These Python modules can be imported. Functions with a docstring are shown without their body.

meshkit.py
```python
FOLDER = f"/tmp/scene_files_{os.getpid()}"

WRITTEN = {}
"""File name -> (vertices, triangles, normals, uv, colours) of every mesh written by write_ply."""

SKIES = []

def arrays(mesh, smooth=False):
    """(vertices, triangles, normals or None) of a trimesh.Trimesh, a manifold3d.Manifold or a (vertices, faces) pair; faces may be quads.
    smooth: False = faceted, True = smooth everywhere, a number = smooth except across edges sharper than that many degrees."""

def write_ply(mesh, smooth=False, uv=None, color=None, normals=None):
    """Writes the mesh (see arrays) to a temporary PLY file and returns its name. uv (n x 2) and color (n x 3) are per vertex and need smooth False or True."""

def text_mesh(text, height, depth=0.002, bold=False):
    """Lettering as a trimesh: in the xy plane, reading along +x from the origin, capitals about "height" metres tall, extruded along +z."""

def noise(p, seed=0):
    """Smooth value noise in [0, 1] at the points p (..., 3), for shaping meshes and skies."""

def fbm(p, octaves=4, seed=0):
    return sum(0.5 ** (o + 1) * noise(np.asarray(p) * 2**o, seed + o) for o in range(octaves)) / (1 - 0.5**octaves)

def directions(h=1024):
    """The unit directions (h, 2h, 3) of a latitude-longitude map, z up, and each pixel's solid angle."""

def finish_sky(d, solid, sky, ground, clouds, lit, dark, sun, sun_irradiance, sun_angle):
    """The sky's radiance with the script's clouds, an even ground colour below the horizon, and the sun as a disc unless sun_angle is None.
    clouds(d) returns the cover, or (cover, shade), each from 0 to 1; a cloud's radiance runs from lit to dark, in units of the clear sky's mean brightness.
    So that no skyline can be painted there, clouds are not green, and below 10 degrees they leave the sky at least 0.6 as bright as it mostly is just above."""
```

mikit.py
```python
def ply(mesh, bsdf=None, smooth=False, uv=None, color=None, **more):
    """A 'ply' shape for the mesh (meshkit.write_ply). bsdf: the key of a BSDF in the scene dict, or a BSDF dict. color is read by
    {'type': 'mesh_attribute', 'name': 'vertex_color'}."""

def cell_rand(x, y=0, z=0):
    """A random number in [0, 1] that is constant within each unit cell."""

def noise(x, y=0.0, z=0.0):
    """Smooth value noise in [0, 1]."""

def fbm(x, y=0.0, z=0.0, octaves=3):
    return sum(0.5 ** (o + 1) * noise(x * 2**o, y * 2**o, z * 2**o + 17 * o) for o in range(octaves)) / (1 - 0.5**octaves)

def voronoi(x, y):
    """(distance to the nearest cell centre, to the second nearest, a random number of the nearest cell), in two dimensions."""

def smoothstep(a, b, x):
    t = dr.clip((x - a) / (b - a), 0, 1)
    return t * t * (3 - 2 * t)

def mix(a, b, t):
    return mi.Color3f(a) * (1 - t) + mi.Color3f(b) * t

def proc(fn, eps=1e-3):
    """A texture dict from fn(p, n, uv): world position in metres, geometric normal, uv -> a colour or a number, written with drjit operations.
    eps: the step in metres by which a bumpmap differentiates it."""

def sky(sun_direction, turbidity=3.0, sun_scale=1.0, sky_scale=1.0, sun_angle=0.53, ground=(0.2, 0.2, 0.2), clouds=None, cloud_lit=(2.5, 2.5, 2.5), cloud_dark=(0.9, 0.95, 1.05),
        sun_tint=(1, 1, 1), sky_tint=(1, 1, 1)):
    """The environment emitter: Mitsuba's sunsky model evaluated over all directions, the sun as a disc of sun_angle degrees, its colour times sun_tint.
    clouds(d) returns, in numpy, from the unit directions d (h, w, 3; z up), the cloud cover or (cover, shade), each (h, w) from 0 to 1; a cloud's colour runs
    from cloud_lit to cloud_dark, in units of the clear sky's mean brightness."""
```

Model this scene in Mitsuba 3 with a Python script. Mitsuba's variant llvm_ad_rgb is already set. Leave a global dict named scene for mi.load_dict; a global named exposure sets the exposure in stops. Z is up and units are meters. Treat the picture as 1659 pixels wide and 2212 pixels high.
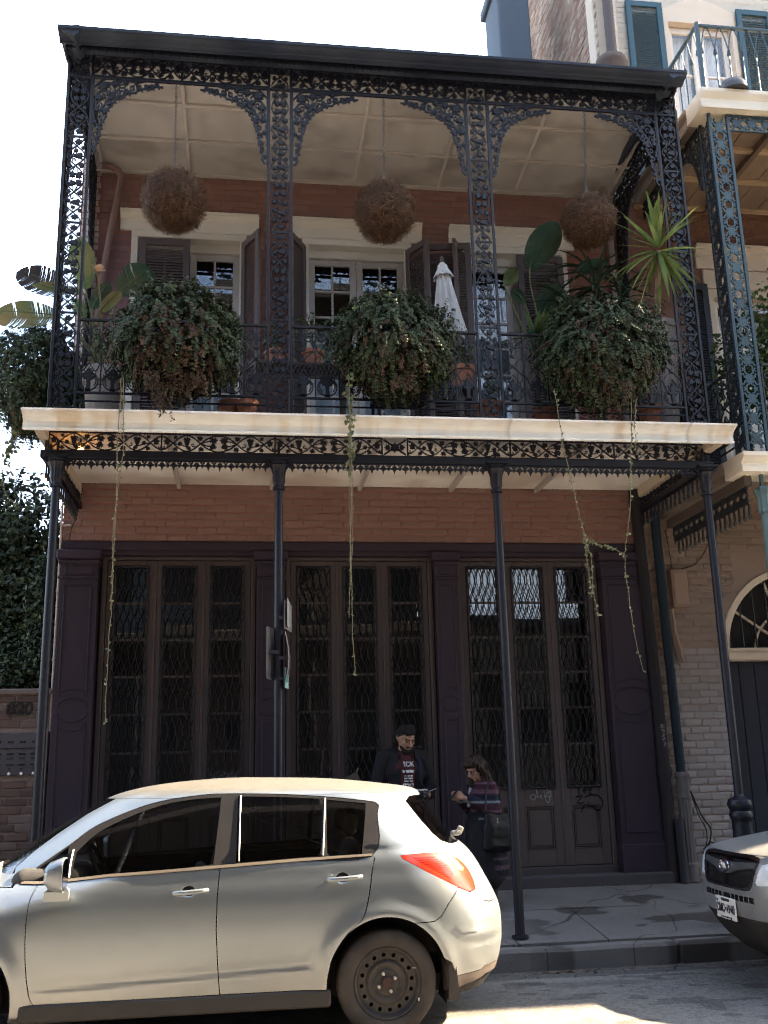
import math, random
import numpy as np, trimesh, mitsuba as mi, mikit, meshkit
import manifold3d as m3
import drjit as dr
from shapely.geometry import Polygon, LineString, Point, MultiPolygon, box as sbox
from shapely.ops import unary_union
from shapely import affinity
T = mi.ScalarTransform4f
rng = np.random.default_rng(7)
random.seed(7)
PI = math.pi

# ---------------------------------------------------------------- camera, sky, exposure
scene, labels = {'type': 'scene'}, {}
_yaw, _pit, _rol = -0.1397, 0.2465, 0.0244
def _R():
    cy, sy, cp, sp, cr, sr = math.cos(_yaw), math.sin(_yaw), math.cos(_pit), math.sin(_pit), math.cos(_rol), math.sin(_rol)
    return np.array([[cy,-sy,0],[sy,cy,0],[0,0,1]]) @ np.array([[1,0,0],[0,cp,-sp],[0,sp,cp]]) @ np.array([[cr,0,sr],[0,1,0],[-sr,0,cr]])
CAM = np.array([-1.282, -8.719, 1.617])
_r = _R()
scene['view'] = {'type': 'perspective', 'fov': math.degrees(2*math.atan(829.5/2151.86)), 'fov_axis': 'x', 'near_clip': 0.05, 'far_clip': 3000.0,
                   'to_world': T().look_at(origin=CAM.tolist(), target=(CAM+_r[:,1]).tolist(), up=_r[:,2].tolist())}
exposure = 4.65
def _cl(d):
    n = meshkit.fbm(d*np.array([2.2,2.2,5.]), 5, 3)
    return np.clip(.35+.9*(n-.5), 0, 1), np.clip((meshkit.fbm(d*np.array([3,3,7.]), 4, 9)-.5)*1.2+.25, 0, 1)
scene['sky'] = mikit.sky((1.0, 0.125, 0.78), turbidity=5.0, sun_scale=1.7, sun_angle=0.7, sun_tint=(1.0, 0.97, 0.91), clouds=_cl, cloud_lit=(1.35,1.35,1.32), cloud_dark=(.75,.78,.82))

# ---------------------------------------------------------------- helpers
_used = set()
def ukey(k):
    if k not in _used: _used.add(k); return k
    i = 1
    while f'{k}_{i:03d}' in _used: i += 1
    k = f'{k}_{i:03d}'; _used.add(k); return k
def thing(name, label, cat, group=None, kind=None):
    k = ukey(name); d = {'label': label, 'category': cat}
    if group: d['group'] = group
    if kind: d['kind'] = kind
    labels[k] = d
    return k
def VF(mesh):
    if hasattr(mesh, 'to_mesh'):
        m = mesh.to_mesh(); return np.asarray(m.vert_properties[:, :3], float), np.asarray(m.tri_verts, int)
    if isinstance(mesh, MB): return mesh.vf()
    if isinstance(mesh, (tuple, list)):
        v, f = np.asarray(mesh[0], float), np.asarray(mesh[1], int)
        if f.shape[1] == 4: f = np.vstack([f[:, [0,1,2]], f[:, [0,2,3]]])
        return v, f
    return np.asarray(mesh.vertices), np.asarray(mesh.faces)
PA, PB = [], []
class Col:
    """a vertex colouring: fn(v) gives brightness k and share t of the second colour; stored in uv, looked up in the palette"""
    def __init__(s, base, tint, fn):
        PA.append(tuple(np.asarray(base, float))); PB.append(tuple(np.asarray(base if tint is None else tint, float))); s.i = len(PA)-1; s.fn = fn
    def uv(s, v):
        k, t = s.fn(np.asarray(v, float)); n = len(v)
        return np.stack([np.broadcast_to(k, (n,)), s.i+.05+.9*np.clip(np.broadcast_to(t, (n,)), 0, 1)], 1)
def cnoise(base, amp=.25, sc=3., seed=0, oct=3, tint=None):
    def fn(v):
        k = 1+amp*2*(meshkit.fbm(v*sc, oct, seed)-.5)
        return k, (np.clip((meshkit.fbm(v*sc*.45+9, 3, seed+5)-.42)*4, 0, 1)*.7 if tint is not None else 0.)
    return Col(base, tint, fn)
_const = {}
def plydict(mesh, bsdf, smooth=False, col=None):
    v, f = VF(mesh)
    if col is not None:
        if smooth not in (False, True):
            v, f, _ = meshkit.arrays((v, f), smooth); smooth = True
        if not isinstance(col, Col): col = _const.setdefault(tuple(col), None) or _const.__setitem__(tuple(col), Col(col, None, lambda v: (1., 0.))) or _const[tuple(col)]
        return mikit.ply((v, f), bsdf, smooth, uv=col.uv(v))
    return mikit.ply((v, f), bsdf, smooth)
def put(k, mesh, bsdf, smooth=False, col=None, tw=None, kind=None, label=None, d=None):
    k = k if (k in labels and k not in scene and '__' not in k) else ukey(k)
    e = dict(d) if d is not None else plydict(mesh, bsdf, smooth, col)
    if tw is not None: e['to_world'] = tw
    scene[k] = e
    if kind or label:
        labels.setdefault(k, {})
        if kind: labels[k]['kind'] = kind
        if label: labels[k]['label'] = label
    return k
def rotz(a):
    c, s = math.cos(a), math.sin(a); return np.array([[c,-s,0],[s,c,0],[0,0,1.]])
def roty(a):
    c, s = math.cos(a), math.sin(a); return np.array([[c,0,s],[0,1,0],[-s,0,c]])
def rotx(a):
    c, s = math.cos(a), math.sin(a); return np.array([[1,0,0],[0,c,-s],[0,s,c]])
class MB:
    def __init__(s): s.V, s.F, s.n = [], [], 0
    def add(s, v, f):
        v = np.asarray(v, float); f = np.asarray(f, int)
        if f.shape[1] == 4: f = np.vstack([f[:, [0,1,2]], f[:, [0,2,3]]])
        s.V.append(v); s.F.append(f+s.n); s.n += len(v); return s
    def mesh(s, m, R=None, t=None):
        v, f = VF(m)
        if R is not None: v = v @ R.T
        if t is not None: v = v + np.asarray(t)
        return s.add(v, f)
    def box(s, x0, x1, y0, y1, z0, z1, b=0.0):
        if b:
            return s.add(*cbox(x0, x1, y0, y1, z0, z1, b))
        v = [(x,y,z) for x in (x0,x1) for y in (y0,y1) for z in (z0,z1)]
        return s.add(v, [[0,1,3,2],[4,6,7,5],[0,4,5,1],[2,3,7,6],[0,2,6,4],[1,5,7,3]])
    def tube(s, pts, r, n=8, cap=True):
        return s.add(*tube(pts, r, n, cap))
    def lathe(s, prof, c=(0,0,0), n=20, flute=0, fa=0.):
        return s.add(*lathe(prof, c, n, flute, fa))
    def vf(s): return np.vstack(s.V), np.vstack(s.F)
def cbox(x0, x1, y0, y1, z0, z1, b):
    lo, hi = np.array([x0,y0,z0], float), np.array([x1,y1,z1], float)
    b = min(b, *(abs(hi-lo)/2.001))
    pts = []
    for k in range(3):
        for sx in (0,1):
            for sy in (0,1):
                for sz in (0,1):
                    p = np.where([sx,sy,sz], hi-b, lo+b)
                    p[k] = (hi if (sx,sy,sz)[k] else lo)[k]
                    pts.append(p)
    return VF(m3.Manifold.hull_points(np.array(pts)))
def tube(pts, r, n=8, cap=True):
    P = np.asarray(pts, float); m = len(P)
    r = np.broadcast_to(np.asarray(r, float), (m,))
    t = np.gradient(P, axis=0); t /= np.linalg.norm(t, axis=1, keepdims=True)+1e-12
    ref = np.array([0,0,1.]) if abs(t[0][2]) < .9 else np.array([1.,0,0])
    u = np.cross(t[0], ref); u /= np.linalg.norm(u); U = [u]
    for i in range(1, m):
        u = U[-1]-t[i]*np.dot(U[-1], t[i]); U.append(u/(np.linalg.norm(u)+1e-12))
    U = np.array(U); W = np.cross(t, U); a = np.arange(n)*2*PI/n
    V = (P[:,None]+r[:,None,None]*(np.cos(a)[None,:,None]*U[:,None]+np.sin(a)[None,:,None]*W[:,None])).reshape(-1,3)
    i, j = np.meshgrid(np.arange(m-1), np.arange(n), indexing='ij'); j2 = (j+1) % n
    F = np.stack([i*n+j, i*n+j2, (i+1)*n+j2, (i+1)*n+j], -1).reshape(-1,4)
    F = np.vstack([F[:,[0,1,2]], F[:,[0,2,3]]])
    if cap:
        V = np.vstack([V, P[:1], P[-1:]]); jj = np.arange(n); k = (jj+1) % n
        F = np.vstack([F, np.stack([k, jj, np.full(n, m*n)], 1), np.stack([(m-1)*n+jj, (m-1)*n+k, np.full(n, m*n+1)], 1)])
    return V, F
def lathe(prof, c=(0,0,0), n=20, flute=0, fa=0.):
    P = np.array([p[:2] for p in prof], float); m = len(P); a = np.arange(n)*2*PI/n
    k = 1+fa*np.cos(a*flute) if flute else np.ones(n)
    fl = np.array([1. if len(p) < 3 or p[2] else 0. for p in prof]) if flute else np.zeros(m)
    rr = P[:,:1]*(1+(k[None]-1)*fl[:,None])
    V = np.stack([rr*np.cos(a), rr*np.sin(a), np.broadcast_to(P[:,1:2], rr.shape)], -1).reshape(-1,3)+np.asarray(c)
    i, j = np.meshgrid(np.arange(m-1), np.arange(n), indexing='ij'); j2 = (j+1) % n
    F = np.stack([i*n+j, i*n+j2, (i+1)*n+j2, (i+1)*n+j], -1).reshape(-1,4)
    return V, np.vstack([F[:,[0,1,2]], F[:,[0,2,3]]])
def polys(g):
    if g.is_empty: return []
    return [p for p in getattr(g, 'geoms', [g]) if p.geom_type == 'Polygon' and p.area > 1e-7]
def extr(g, d, simp=0.0):
    """a shapely shape in (x, z), extruded along y from -d/2 to d/2"""
    if simp: g = g.simplify(simp)
    ms = [trimesh.creation.extrude_polygon(p, d, engine='earcut') for p in polys(g)]
    m = trimesh.util.concatenate(ms); v = np.array(m.vertices)
    return np.stack([v[:,0], d/2-v[:,2], v[:,1]], 1), np.array(m.faces)
def prof_x(prof, x0, x1, mx0=0.0, mx1=0.0):
    """closed (y, z) profile swept along x; mx: mitre at the ends: x shifts by mx * (ymax - y)"""
    P = np.asarray(prof, float); n = len(P); ym = P[:,0].max()
    V = np.vstack([np.stack([x0+mx0*(ym-P[:,0]), P[:,0], P[:,1]], 1), np.stack([x1-mx1*(ym-P[:,0]), P[:,0], P[:,1]], 1)])
    i = np.arange(n); j = (i+1) % n
    F = [np.stack([i, j, j+n], 1), np.stack([i, j+n, i+n], 1)]
    tri = trimesh.creation.triangulate_polygon(Polygon(P), engine='earcut')
    tv, tf = tri
    idx = np.array([np.argmin(((P-q)**2).sum(1)) for q in tv])
    F += [idx[tf], idx[tf][:, ::-1]+n]
    m = trimesh.Trimesh(V, np.vstack(F), process=False); trimesh.repair.fix_normals(m)
    return np.array(m.vertices), np.array(m.faces)
def sweep_x(prof, x0, x1, n=60):
    """closed (y, z) profile swept along x in n segments, each profile edge finely cut, so that vertex colours have room"""
    P = np.array(LineString(list(prof)+[prof[0]]).segmentize(.03).coords)[:-1]; m = len(P); xs = np.linspace(x0, x1, n+1)
    V = np.concatenate([np.stack([np.full(m, x), P[:,0], P[:,1]], 1) for x in xs]); i, j = np.meshgrid(np.arange(n), np.arange(m), indexing='ij'); k = (j+1) % m
    F = np.stack([i*m+j, i*m+k, (i+1)*m+k, (i+1)*m+j], -1).reshape(-1,4); F = np.vstack([F[:,[0,1,2]], F[:,[0,2,3]]])
    t = trimesh.creation.triangulate_polygon(Polygon(P), engine='earcut'); idx = np.array([np.argmin(((P-q)**2).sum(1)) for q in t[0]])
    mm = trimesh.Trimesh(V, np.vstack([F, idx[t[1]], idx[t[1]][:, ::-1]+n*m]), process=False); trimesh.repair.fix_normals(mm); return np.array(mm.vertices), np.array(mm.faces)
def curve(pts, n=12):
    """Catmull-Rom through 2-D or 3-D points"""
    P = np.asarray(pts, float); P = np.vstack([2*P[0]-P[1], P, 2*P[-1]-P[-2]]); out = []
    for i in range(1, len(P)-2):
        t = np.linspace(0, 1, n, endpoint=False)[:, None]; a, b, c, d = P[i-1:i+3]
        out.append(.5*((2*b)+(-a+c)*t+(2*a-5*b+4*c-d)*t*t+(-a+3*b-3*c+d)*t**3))
    return np.vstack(out+[P[-2:-1]])
def at(x=0, y=0, z=0, rz=0, s=None):
    t = T().translate([float(x), float(y), float(z)])
    if rz: t = t @ T().rotate([0,0,1], float(rz))
    if s is not None: t = t @ T().scale(s)
    return t

# ---------------------------------------------------------------- materials
PALT = []
def _palette(p, n, uv):
    if not PALT:
        a = np.array([PA, PB], np.float32); PALT.extend([[mi.Float(np.ascontiguousarray(a[i,:,c])) for c in range(3)] for i in range(2)])
    i = dr.floor(uv.y); t = dr.clip((uv.y-i-.05)/.9, 0, 1); q = mi.UInt32(dr.clip(i, 0, len(PA)-1))
    c = [dr.lerp(dr.gather(mi.Float, PALT[0][k], q), dr.gather(mi.Float, PALT[1][k], q), t)*uv.x for k in range(3)]
    return mi.Color3f(*[dr.clip(x, .003, .95) for x in c])
PAL = mikit.proc(_palette)
def prin(col=None, rough=.6, metal=0., spec=.5, **k):
    c = PAL if col is None else col if isinstance(col, dict) else {'type': 'rgb', 'value': list(map(float, col))}
    return {'type': 'principled', 'base_color': c, 'roughness': rough if isinstance(rough, dict) else float(rough), 'metallic': float(metal), 'specular': float(spec), **k}
def two(b): return {'type': 'twosided', 'bsdf': b}
def bump(b, tex, scale=1.0): return {'type': 'bumpmap', 'nested': tex, 'scale': float(scale), 'bsdf': b}
mix, fbm, noise, smooth_, cell_rand = mikit.mix, mikit.fbm, mikit.noise, mikit.smoothstep, mikit.cell_rand
def N(name, b): scene[name] = b; return name
N('m_matte', two(prin(None, .85, spec=.25)))
N('m_satin', two(prin(None, .55, spec=.25)))
N('m_gloss', two(prin(None, .2, spec=.5)))
N('m_paint_wall', two(bump(prin(None, .8, spec=.25), mikit.proc(lambda p, n, uv: .022*fbm(p.x*5, p.y*5, p.z*17, 4)))))
N('m_iron', two(bump(prin((.008, .009, .016), .42, spec=.35), mikit.proc(lambda p, n, uv: .0012*noise(p.x*160, p.y*160, p.z*160)))))
N('m_iron_green', two(prin(None, .5, spec=.5)))
N('m_pane', {'type': 'thindielectric', 'int_ior': 1.52})
N('m_pane_old', {'type': 'thindielectric', 'int_ior': 1.55, 'specular_transmittance': {'type': 'rgb', 'value': [.6,.62,.62]}})
N('m_black', two(prin((.008,.008,.009), .7, spec=.3)))
N('m_chrome', {'type': 'twosided', 'bsdf': {'type': 'roughconductor', 'material': 'Cr', 'alpha': .06}})
N('m_leaf', two(prin(None, .6, spec=.2)))
N('m_leaf_thin', {'type': 'principledthin', 'base_color': PAL, 'roughness': .5, 'diff_trans': .7, 'spec_tint': 0.0, 'eta': 1.4})
# ---------------------------------------------------------------- ground
G = 1.82           # wall plane; the gallery posts stand at y = 0; the kerb at y = -0.34
def swz(y): return .13+(y+.34)*.108
def asphalt(p, n, uv):
    a = fbm(p.x*1.3, p.y*1.3, 0, 4); s = noise(p.x*130, p.y*130); g = fbm(p.x*34+5, p.y*34, 0., 2)
    k = .72+.40*a+.45*(s-.5)+.5*(g-.5)
    oil = smooth_(.60, .72, fbm(p.x*.9+3, p.y*2.2, 5., 3))
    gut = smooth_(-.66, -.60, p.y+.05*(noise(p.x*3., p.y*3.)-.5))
    d1, d2, r = mikit.voronoi(p.x*2.6+.5*noise(p.x*5, p.y*5), p.y*4.2+.5*noise(p.x*5+9, p.y*5)); cr = smooth_(.05, .015, d2-d1)*gut
    spot = smooth_(.72, .78, noise(p.x*5.5, p.y*9.5))*.45
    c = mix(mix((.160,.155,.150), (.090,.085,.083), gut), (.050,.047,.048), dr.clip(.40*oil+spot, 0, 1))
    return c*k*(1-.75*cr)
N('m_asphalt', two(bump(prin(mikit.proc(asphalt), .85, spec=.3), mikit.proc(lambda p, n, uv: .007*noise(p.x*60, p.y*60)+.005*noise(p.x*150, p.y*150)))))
gx = np.concatenate([[-900,-200,-60,-25], np.linspace(-12, 14, 53), [25,60,200,900]]); gy = np.array([-900,-200,-60,-14.,-9,-6,-4,-3,-2.2,-1.6,-1.1,-.7,-.33])
def gz(x, y): return np.where(y > -2.2, -.0-.03*np.clip((y+2.2)/1.87, 0, 1), 0.0)
X, Y = np.meshgrid(gx, gy, indexing='ij'); i, j = np.meshgrid(np.arange(len(gx)-1), np.arange(len(gy)-1), indexing='ij'); nY = len(gy)
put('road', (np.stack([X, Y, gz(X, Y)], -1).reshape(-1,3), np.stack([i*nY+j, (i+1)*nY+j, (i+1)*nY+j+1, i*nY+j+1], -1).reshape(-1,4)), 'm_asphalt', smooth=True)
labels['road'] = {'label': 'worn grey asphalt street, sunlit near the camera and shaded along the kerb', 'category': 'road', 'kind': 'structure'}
labels['sidewalk'] = {'label': 'grey slab pavement with kerb between the parked cars and the house', 'category': 'sidewalk', 'kind': 'structure'}
def slabs(p, n, uv):
    a = fbm(p.x*2.1, p.y*2.1, p.z*6, 4); s = noise(p.x*120, p.y*120, p.z*120)
    wet = smooth_(.56, .62, fbm(p.x*1.5+4.3, p.y*2.6+1, 2., 4))*smooth_(.9, 1.6, p.x+.2*a)
    d1, d2, r = mikit.voronoi(p.x*.75+.3*noise(p.x*3, p.y*3), p.y*.75+.3*noise(p.x*3+5, p.y*3)); cr = smooth_(.012, .004, d2-d1)*smooth_(.45, .55, noise(p.x*.8+2, p.y*.8))
    return (1-.6*cr)*mix((.115,.110,.112), (.04,.036,.036), dr.clip(wet*.9, 0, 1))*(.62+.6*a+.25*(s-.5))
N('m_slab', two(bump(prin(mikit.proc(slabs), .8, spec=.3), mikit.proc(lambda p, n, uv: .004*fbm(p.x*14, p.y*14, p.z*14, 3)+.0025*noise(p.x*120, p.y*120, p.z*120)))))
put('sidewalk__bed', MB().add([(-40,-.30,.06),(40,-.30,.06),(40,G+.3,swz(G+.3)-.03),(-40,G+.3,swz(G+.3)-.03),(-40,-.30,-.1),(40,-.30,-.1)], [[0,1,2,3],[0,4,5,1]]), 'm_black')
def slab(x0, x1, y0, y1, t=.06):
    g = .006; j = lambda: rng.uniform(-.004, .004)
    v = [(x0+g,y0+g,swz(y0)+j()), (x1-g,y0+g,swz(y0)+j()), (x1-g,y1-g,swz(y1)+j()), (x0+g,y1-g,swz(y1)+j())]
    v += [(a,b,c-t) for a,b,c in v]
    f = [[0,1,2,3],[0,4,5,1],[1,5,6,2],[2,6,7,3],[3,7,4,0]]
    put('sidewalk__slab', (v, f), 'm_slab')
ys = [-.16,.86,G+.2]; xs0 = [-40,-12,-9,-6,-3.4,-1.55,.22,1.72,3.3,5.2,7.4,10,13,40]
for r in range(2):
    xx = [x+(.7*r if -10 < x < 12 else 0) for x in xs0]
    for a, b in zip(xx[:-1], xx[1:]): slab(a, b, ys[r], ys[r+1])
kx = [-40,-14,-9,-6.3,-4,-1.9,.35,2.25,4.6,7,9.6,13,40]
for a, b in zip(kx[:-1], kx[1:]):
    v, f = cbox(a+.004, b-.004, -.34, -.164, -.14, .131+rng.uniform(-.006,.004), .022)
    if -5 < a < 5:
        m = trimesh.Trimesh(v, f).subdivide().subdivide(); v, f = np.array(m.vertices), np.array(m.faces)
        v = v+(meshkit.fbm(v*np.array([3,9,9]), 3)-.5)[:, None]*.02
    put('sidewalk__kerb_stone', (v, f), 'm_slab', smooth=30)
# ---------------------------------------------------------------- bricks
def brick_variants(L, H, D, col, amp, n=8, bev=.006, seed=1, hue=None):
    r = np.random.default_rng(seed); out = []
    for k in range(n):
        b = bev*r.uniform(.7, 1.5); j = lambda s=.003: r.uniform(-s, s)
        y1 = -D*r.uniform(.65, 1.25)
        outer = [(-L/2+j(), 0, -H/2+j()), (L/2+j(), 0, -H/2+j()), (L/2+j(), 0, H/2+j()), (-L/2+j(), 0, H/2+j())]
        mid = [(a*(1-.4*b/L), y1*.55, c*(1-.6*b/H)) for a, _, c in outer]
        inner = [(a-np.sign(a)*b*1.3, y1+j(.0015), c-np.sign(c)*b*r.uniform(.8,1.6)) for a, _, c in outer]
        ctr = [(0, y1+j(.002), 0)]
        v = outer+mid+inner+ctr; f = []
        for o in (0, 4):
            for i in range(4): q = (i+1) % 4; f += [[o+i, o+q, o+4+q], [o+i, o+4+q, o+4+i]]
        for i in range(4): f.append([8+i, 8+(i+1) % 4, 12])
        c = np.asarray(col)*(1+amp*r.uniform(-1, 1))
        if hue is not None: c = c*(1-(t := r.uniform(0,1)**2))+np.asarray(hue)*t
        cc = cnoise(c, amp*.8, 14., seed+k)
        out.append((v, f, cc))
    return out
def brick_wall(holder, x0, x1, z0, z1, y, col, holes=(), H=.068, L=.2, J=.010, D=.009, amp=.12, seed=1, hue=None, mortar=None, near=(0,0), bsdf='m_paint_wall', bev=.006, rx=None, bond=.5, limit=300):
    """courses of bricks proud of the plane; rx(dict) turns the plane; the nearest ones become parts"""
    r = np.random.default_rng(seed)
    var = [plydict((v, f), bsdf, 40, c) for v, f, c in brick_variants(L, H, D, col, amp, 10, bev, seed, hue)]
    lst = []; nrow = int((z1-z0)/(H+J)+.5); sz = (z1-z0)/nrow/(H+J)
    for k in range(nrow):
        zc = z0+(k+.5)*(z1-z0)/nrow; x = x0-(bond*(L+J) if k % 2 else 0)-r.uniform(0, .03)
        while x < x1:
            w = (L+J)*r.uniform(.94, 1.06); a, b = max(x, x0), min(x+w, x1); x += w
            segs = [(a, b)]
            for (hx0, hx1, hz0, hz1) in holes:
                if hz0-.02 < zc < hz1+.02:
                    segs = [s for q in segs for s in ((q[0], min(q[1], hx0)), (max(q[0], hx1), q[1])) if s[1]-s[0] > 0.0]
            for a2, b2 in segs:
                if b2-a2 > .035: lst.append(((a2+b2)/2, zc+r.uniform(-.003,.003), (b2-a2-J)/L, r.integers(10), r.normal(0,.5)))
    lst.sort(key=lambda q: (q[0]-near[0])**2+(q[1]-near[1])**2*1.6)
    base = (lambda x, z: T().translate([x, y, z])) if rx is None else rx
    for q in lst[:limit]:
        put(holder+'__brick', None, None, d=var[q[3]], tw=base(q[0], q[1]) @ T().rotate([0,1,0], float(q[4])) @ T().scale([q[2], 1, sz]))
    if len(lst) > limit:
        m = MB(); C = []; vs = brick_variants(L, H, D, col, amp, 10, bev, seed, hue)
        for q in lst[limit:]:
            v, f, c = vs[q[3]]; M4 = np.array((base(q[0], q[1]) @ T().scale([q[2], 1, sz])).matrix)
            w = np.asarray(v) @ M4[:3,:3].T+M4[:3,3]; m.add(w, f); C.append(c.uv(w))
        v, f = m.vf(); k = ukey(holder+'__brickwork'); scene[k] = mikit.ply((v, f), bsdf, False, uv=np.vstack(C)); labels[k] = {'kind': 'stuff'}
# ---------------------------------------------------------------- the town house
H = thing('townhouse', 'two-storey salmon brick town house with dark pilasters and tall folding shop doors', 'house')
SAL, SALD = (.205,.124,.110), (.25,.11,.085)
TAUPE = (.105,.083,.083); PURP = (.026,.016,.029); WHITE = (.70,.67,.61); DOORC = (.066,.051,.051)
m = MB()   # wall core with openings left free: pieces butt end to end
for x0, x1, z0, z1 in ((-3.21,3.11,3.93,4.72),(-3.21,-2.63,4.72,7.57),(-1.33,-.69,4.72,7.57),(.60,1.19,4.72,7.57),(2.5,3.11,4.72,7.57),(-3.21,3.11,7.57,8.7)):
    m.box(x0, x1, G+.004, G+.3, z0, z1)
put(H+'__wall', m, 'm_paint_wall', col=cnoise(SALD, .2, 3.))
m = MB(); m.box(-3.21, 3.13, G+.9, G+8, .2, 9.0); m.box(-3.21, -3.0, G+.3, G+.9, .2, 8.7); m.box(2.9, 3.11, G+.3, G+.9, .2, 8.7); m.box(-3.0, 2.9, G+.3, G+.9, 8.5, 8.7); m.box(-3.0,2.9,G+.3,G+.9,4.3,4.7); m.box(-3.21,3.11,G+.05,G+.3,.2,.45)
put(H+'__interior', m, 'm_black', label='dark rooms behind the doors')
brick_wall(H, -3.2, 3.1, 3.95, 4.60, G+.003, SAL, seed=3, near=(0,4.2), amp=.05, D=.008, bev=.010, H=.070, L=.205, J=.007)
BW = (.50,.44,.42)
brick_wall(H, -2.98, 3.1, 7.57, 8.33, G+.003, (.25,.148,.130), holes=[(-2.76,-1.19,7.5,7.8),(-.81,.73,7.5,7.8),(1.06,2.6,7.5,7.8)], seed=5, near=(0,8.1), amp=.08, D=.004, bev=.006, limit=240)
brick_wall(H, -3.2, -2.995, 4.72, 8.5, G+.002, BW, seed=6, near=(-3.1,7.), amp=.10, D=.008, L=.2, limit=60)
brick_wall(H, -2.98, -2.63, 4.72, 7.55, G+.003, (.21,.12,.125), seed=8, near=(-2.8,7.), amp=.08, D=.004, limit=40)
for a, b in ((-1.33,-.69),(.60,1.19)): brick_wall(H, a, b, 4.72, 7.56, G+.003, (.25,.148,.130), seed=9, near=((a+b)/2,7.), amp=.08, D=.004, limit=40)
# roof slab of the house and chimney
m = MB(); m.add([(-3.25,G+.25,8.7),(3.13,G+.25,8.7),(3.13,G+4,10.4),(-3.25,G+4,10.4),(-3.25,G+8,8.9),(3.13,G+8,8.9)], [[0,1,2,3],[3,2,5,4]])
m.add([(-3.25,G+.25,8.7),(-3.25,G+4,10.4),(-3.25,G+8,8.9),(3.13,G+.25,8.7),(3.13,G+4,10.4),(3.13,G+8,8.9)], [[0,1,2],[3,5,4]])
put(H+'__roof', m, 'm_matte', col=cnoise((.09,.09,.10), .2))
m = MB(); m.box(2.16, 2.62, 2.9, 3.6, 8.9, 12.6, .02); m.box(2.10, 2.68, 2.84, 3.66, 12.35, 12.5, .02)
put(H+'__roof__chimney', m, 'm_matte', col=cnoise((.10,.125,.155), .3, 2.5, tint=(.065,.08,.10)), label='blue-grey rendered chimney')
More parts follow.
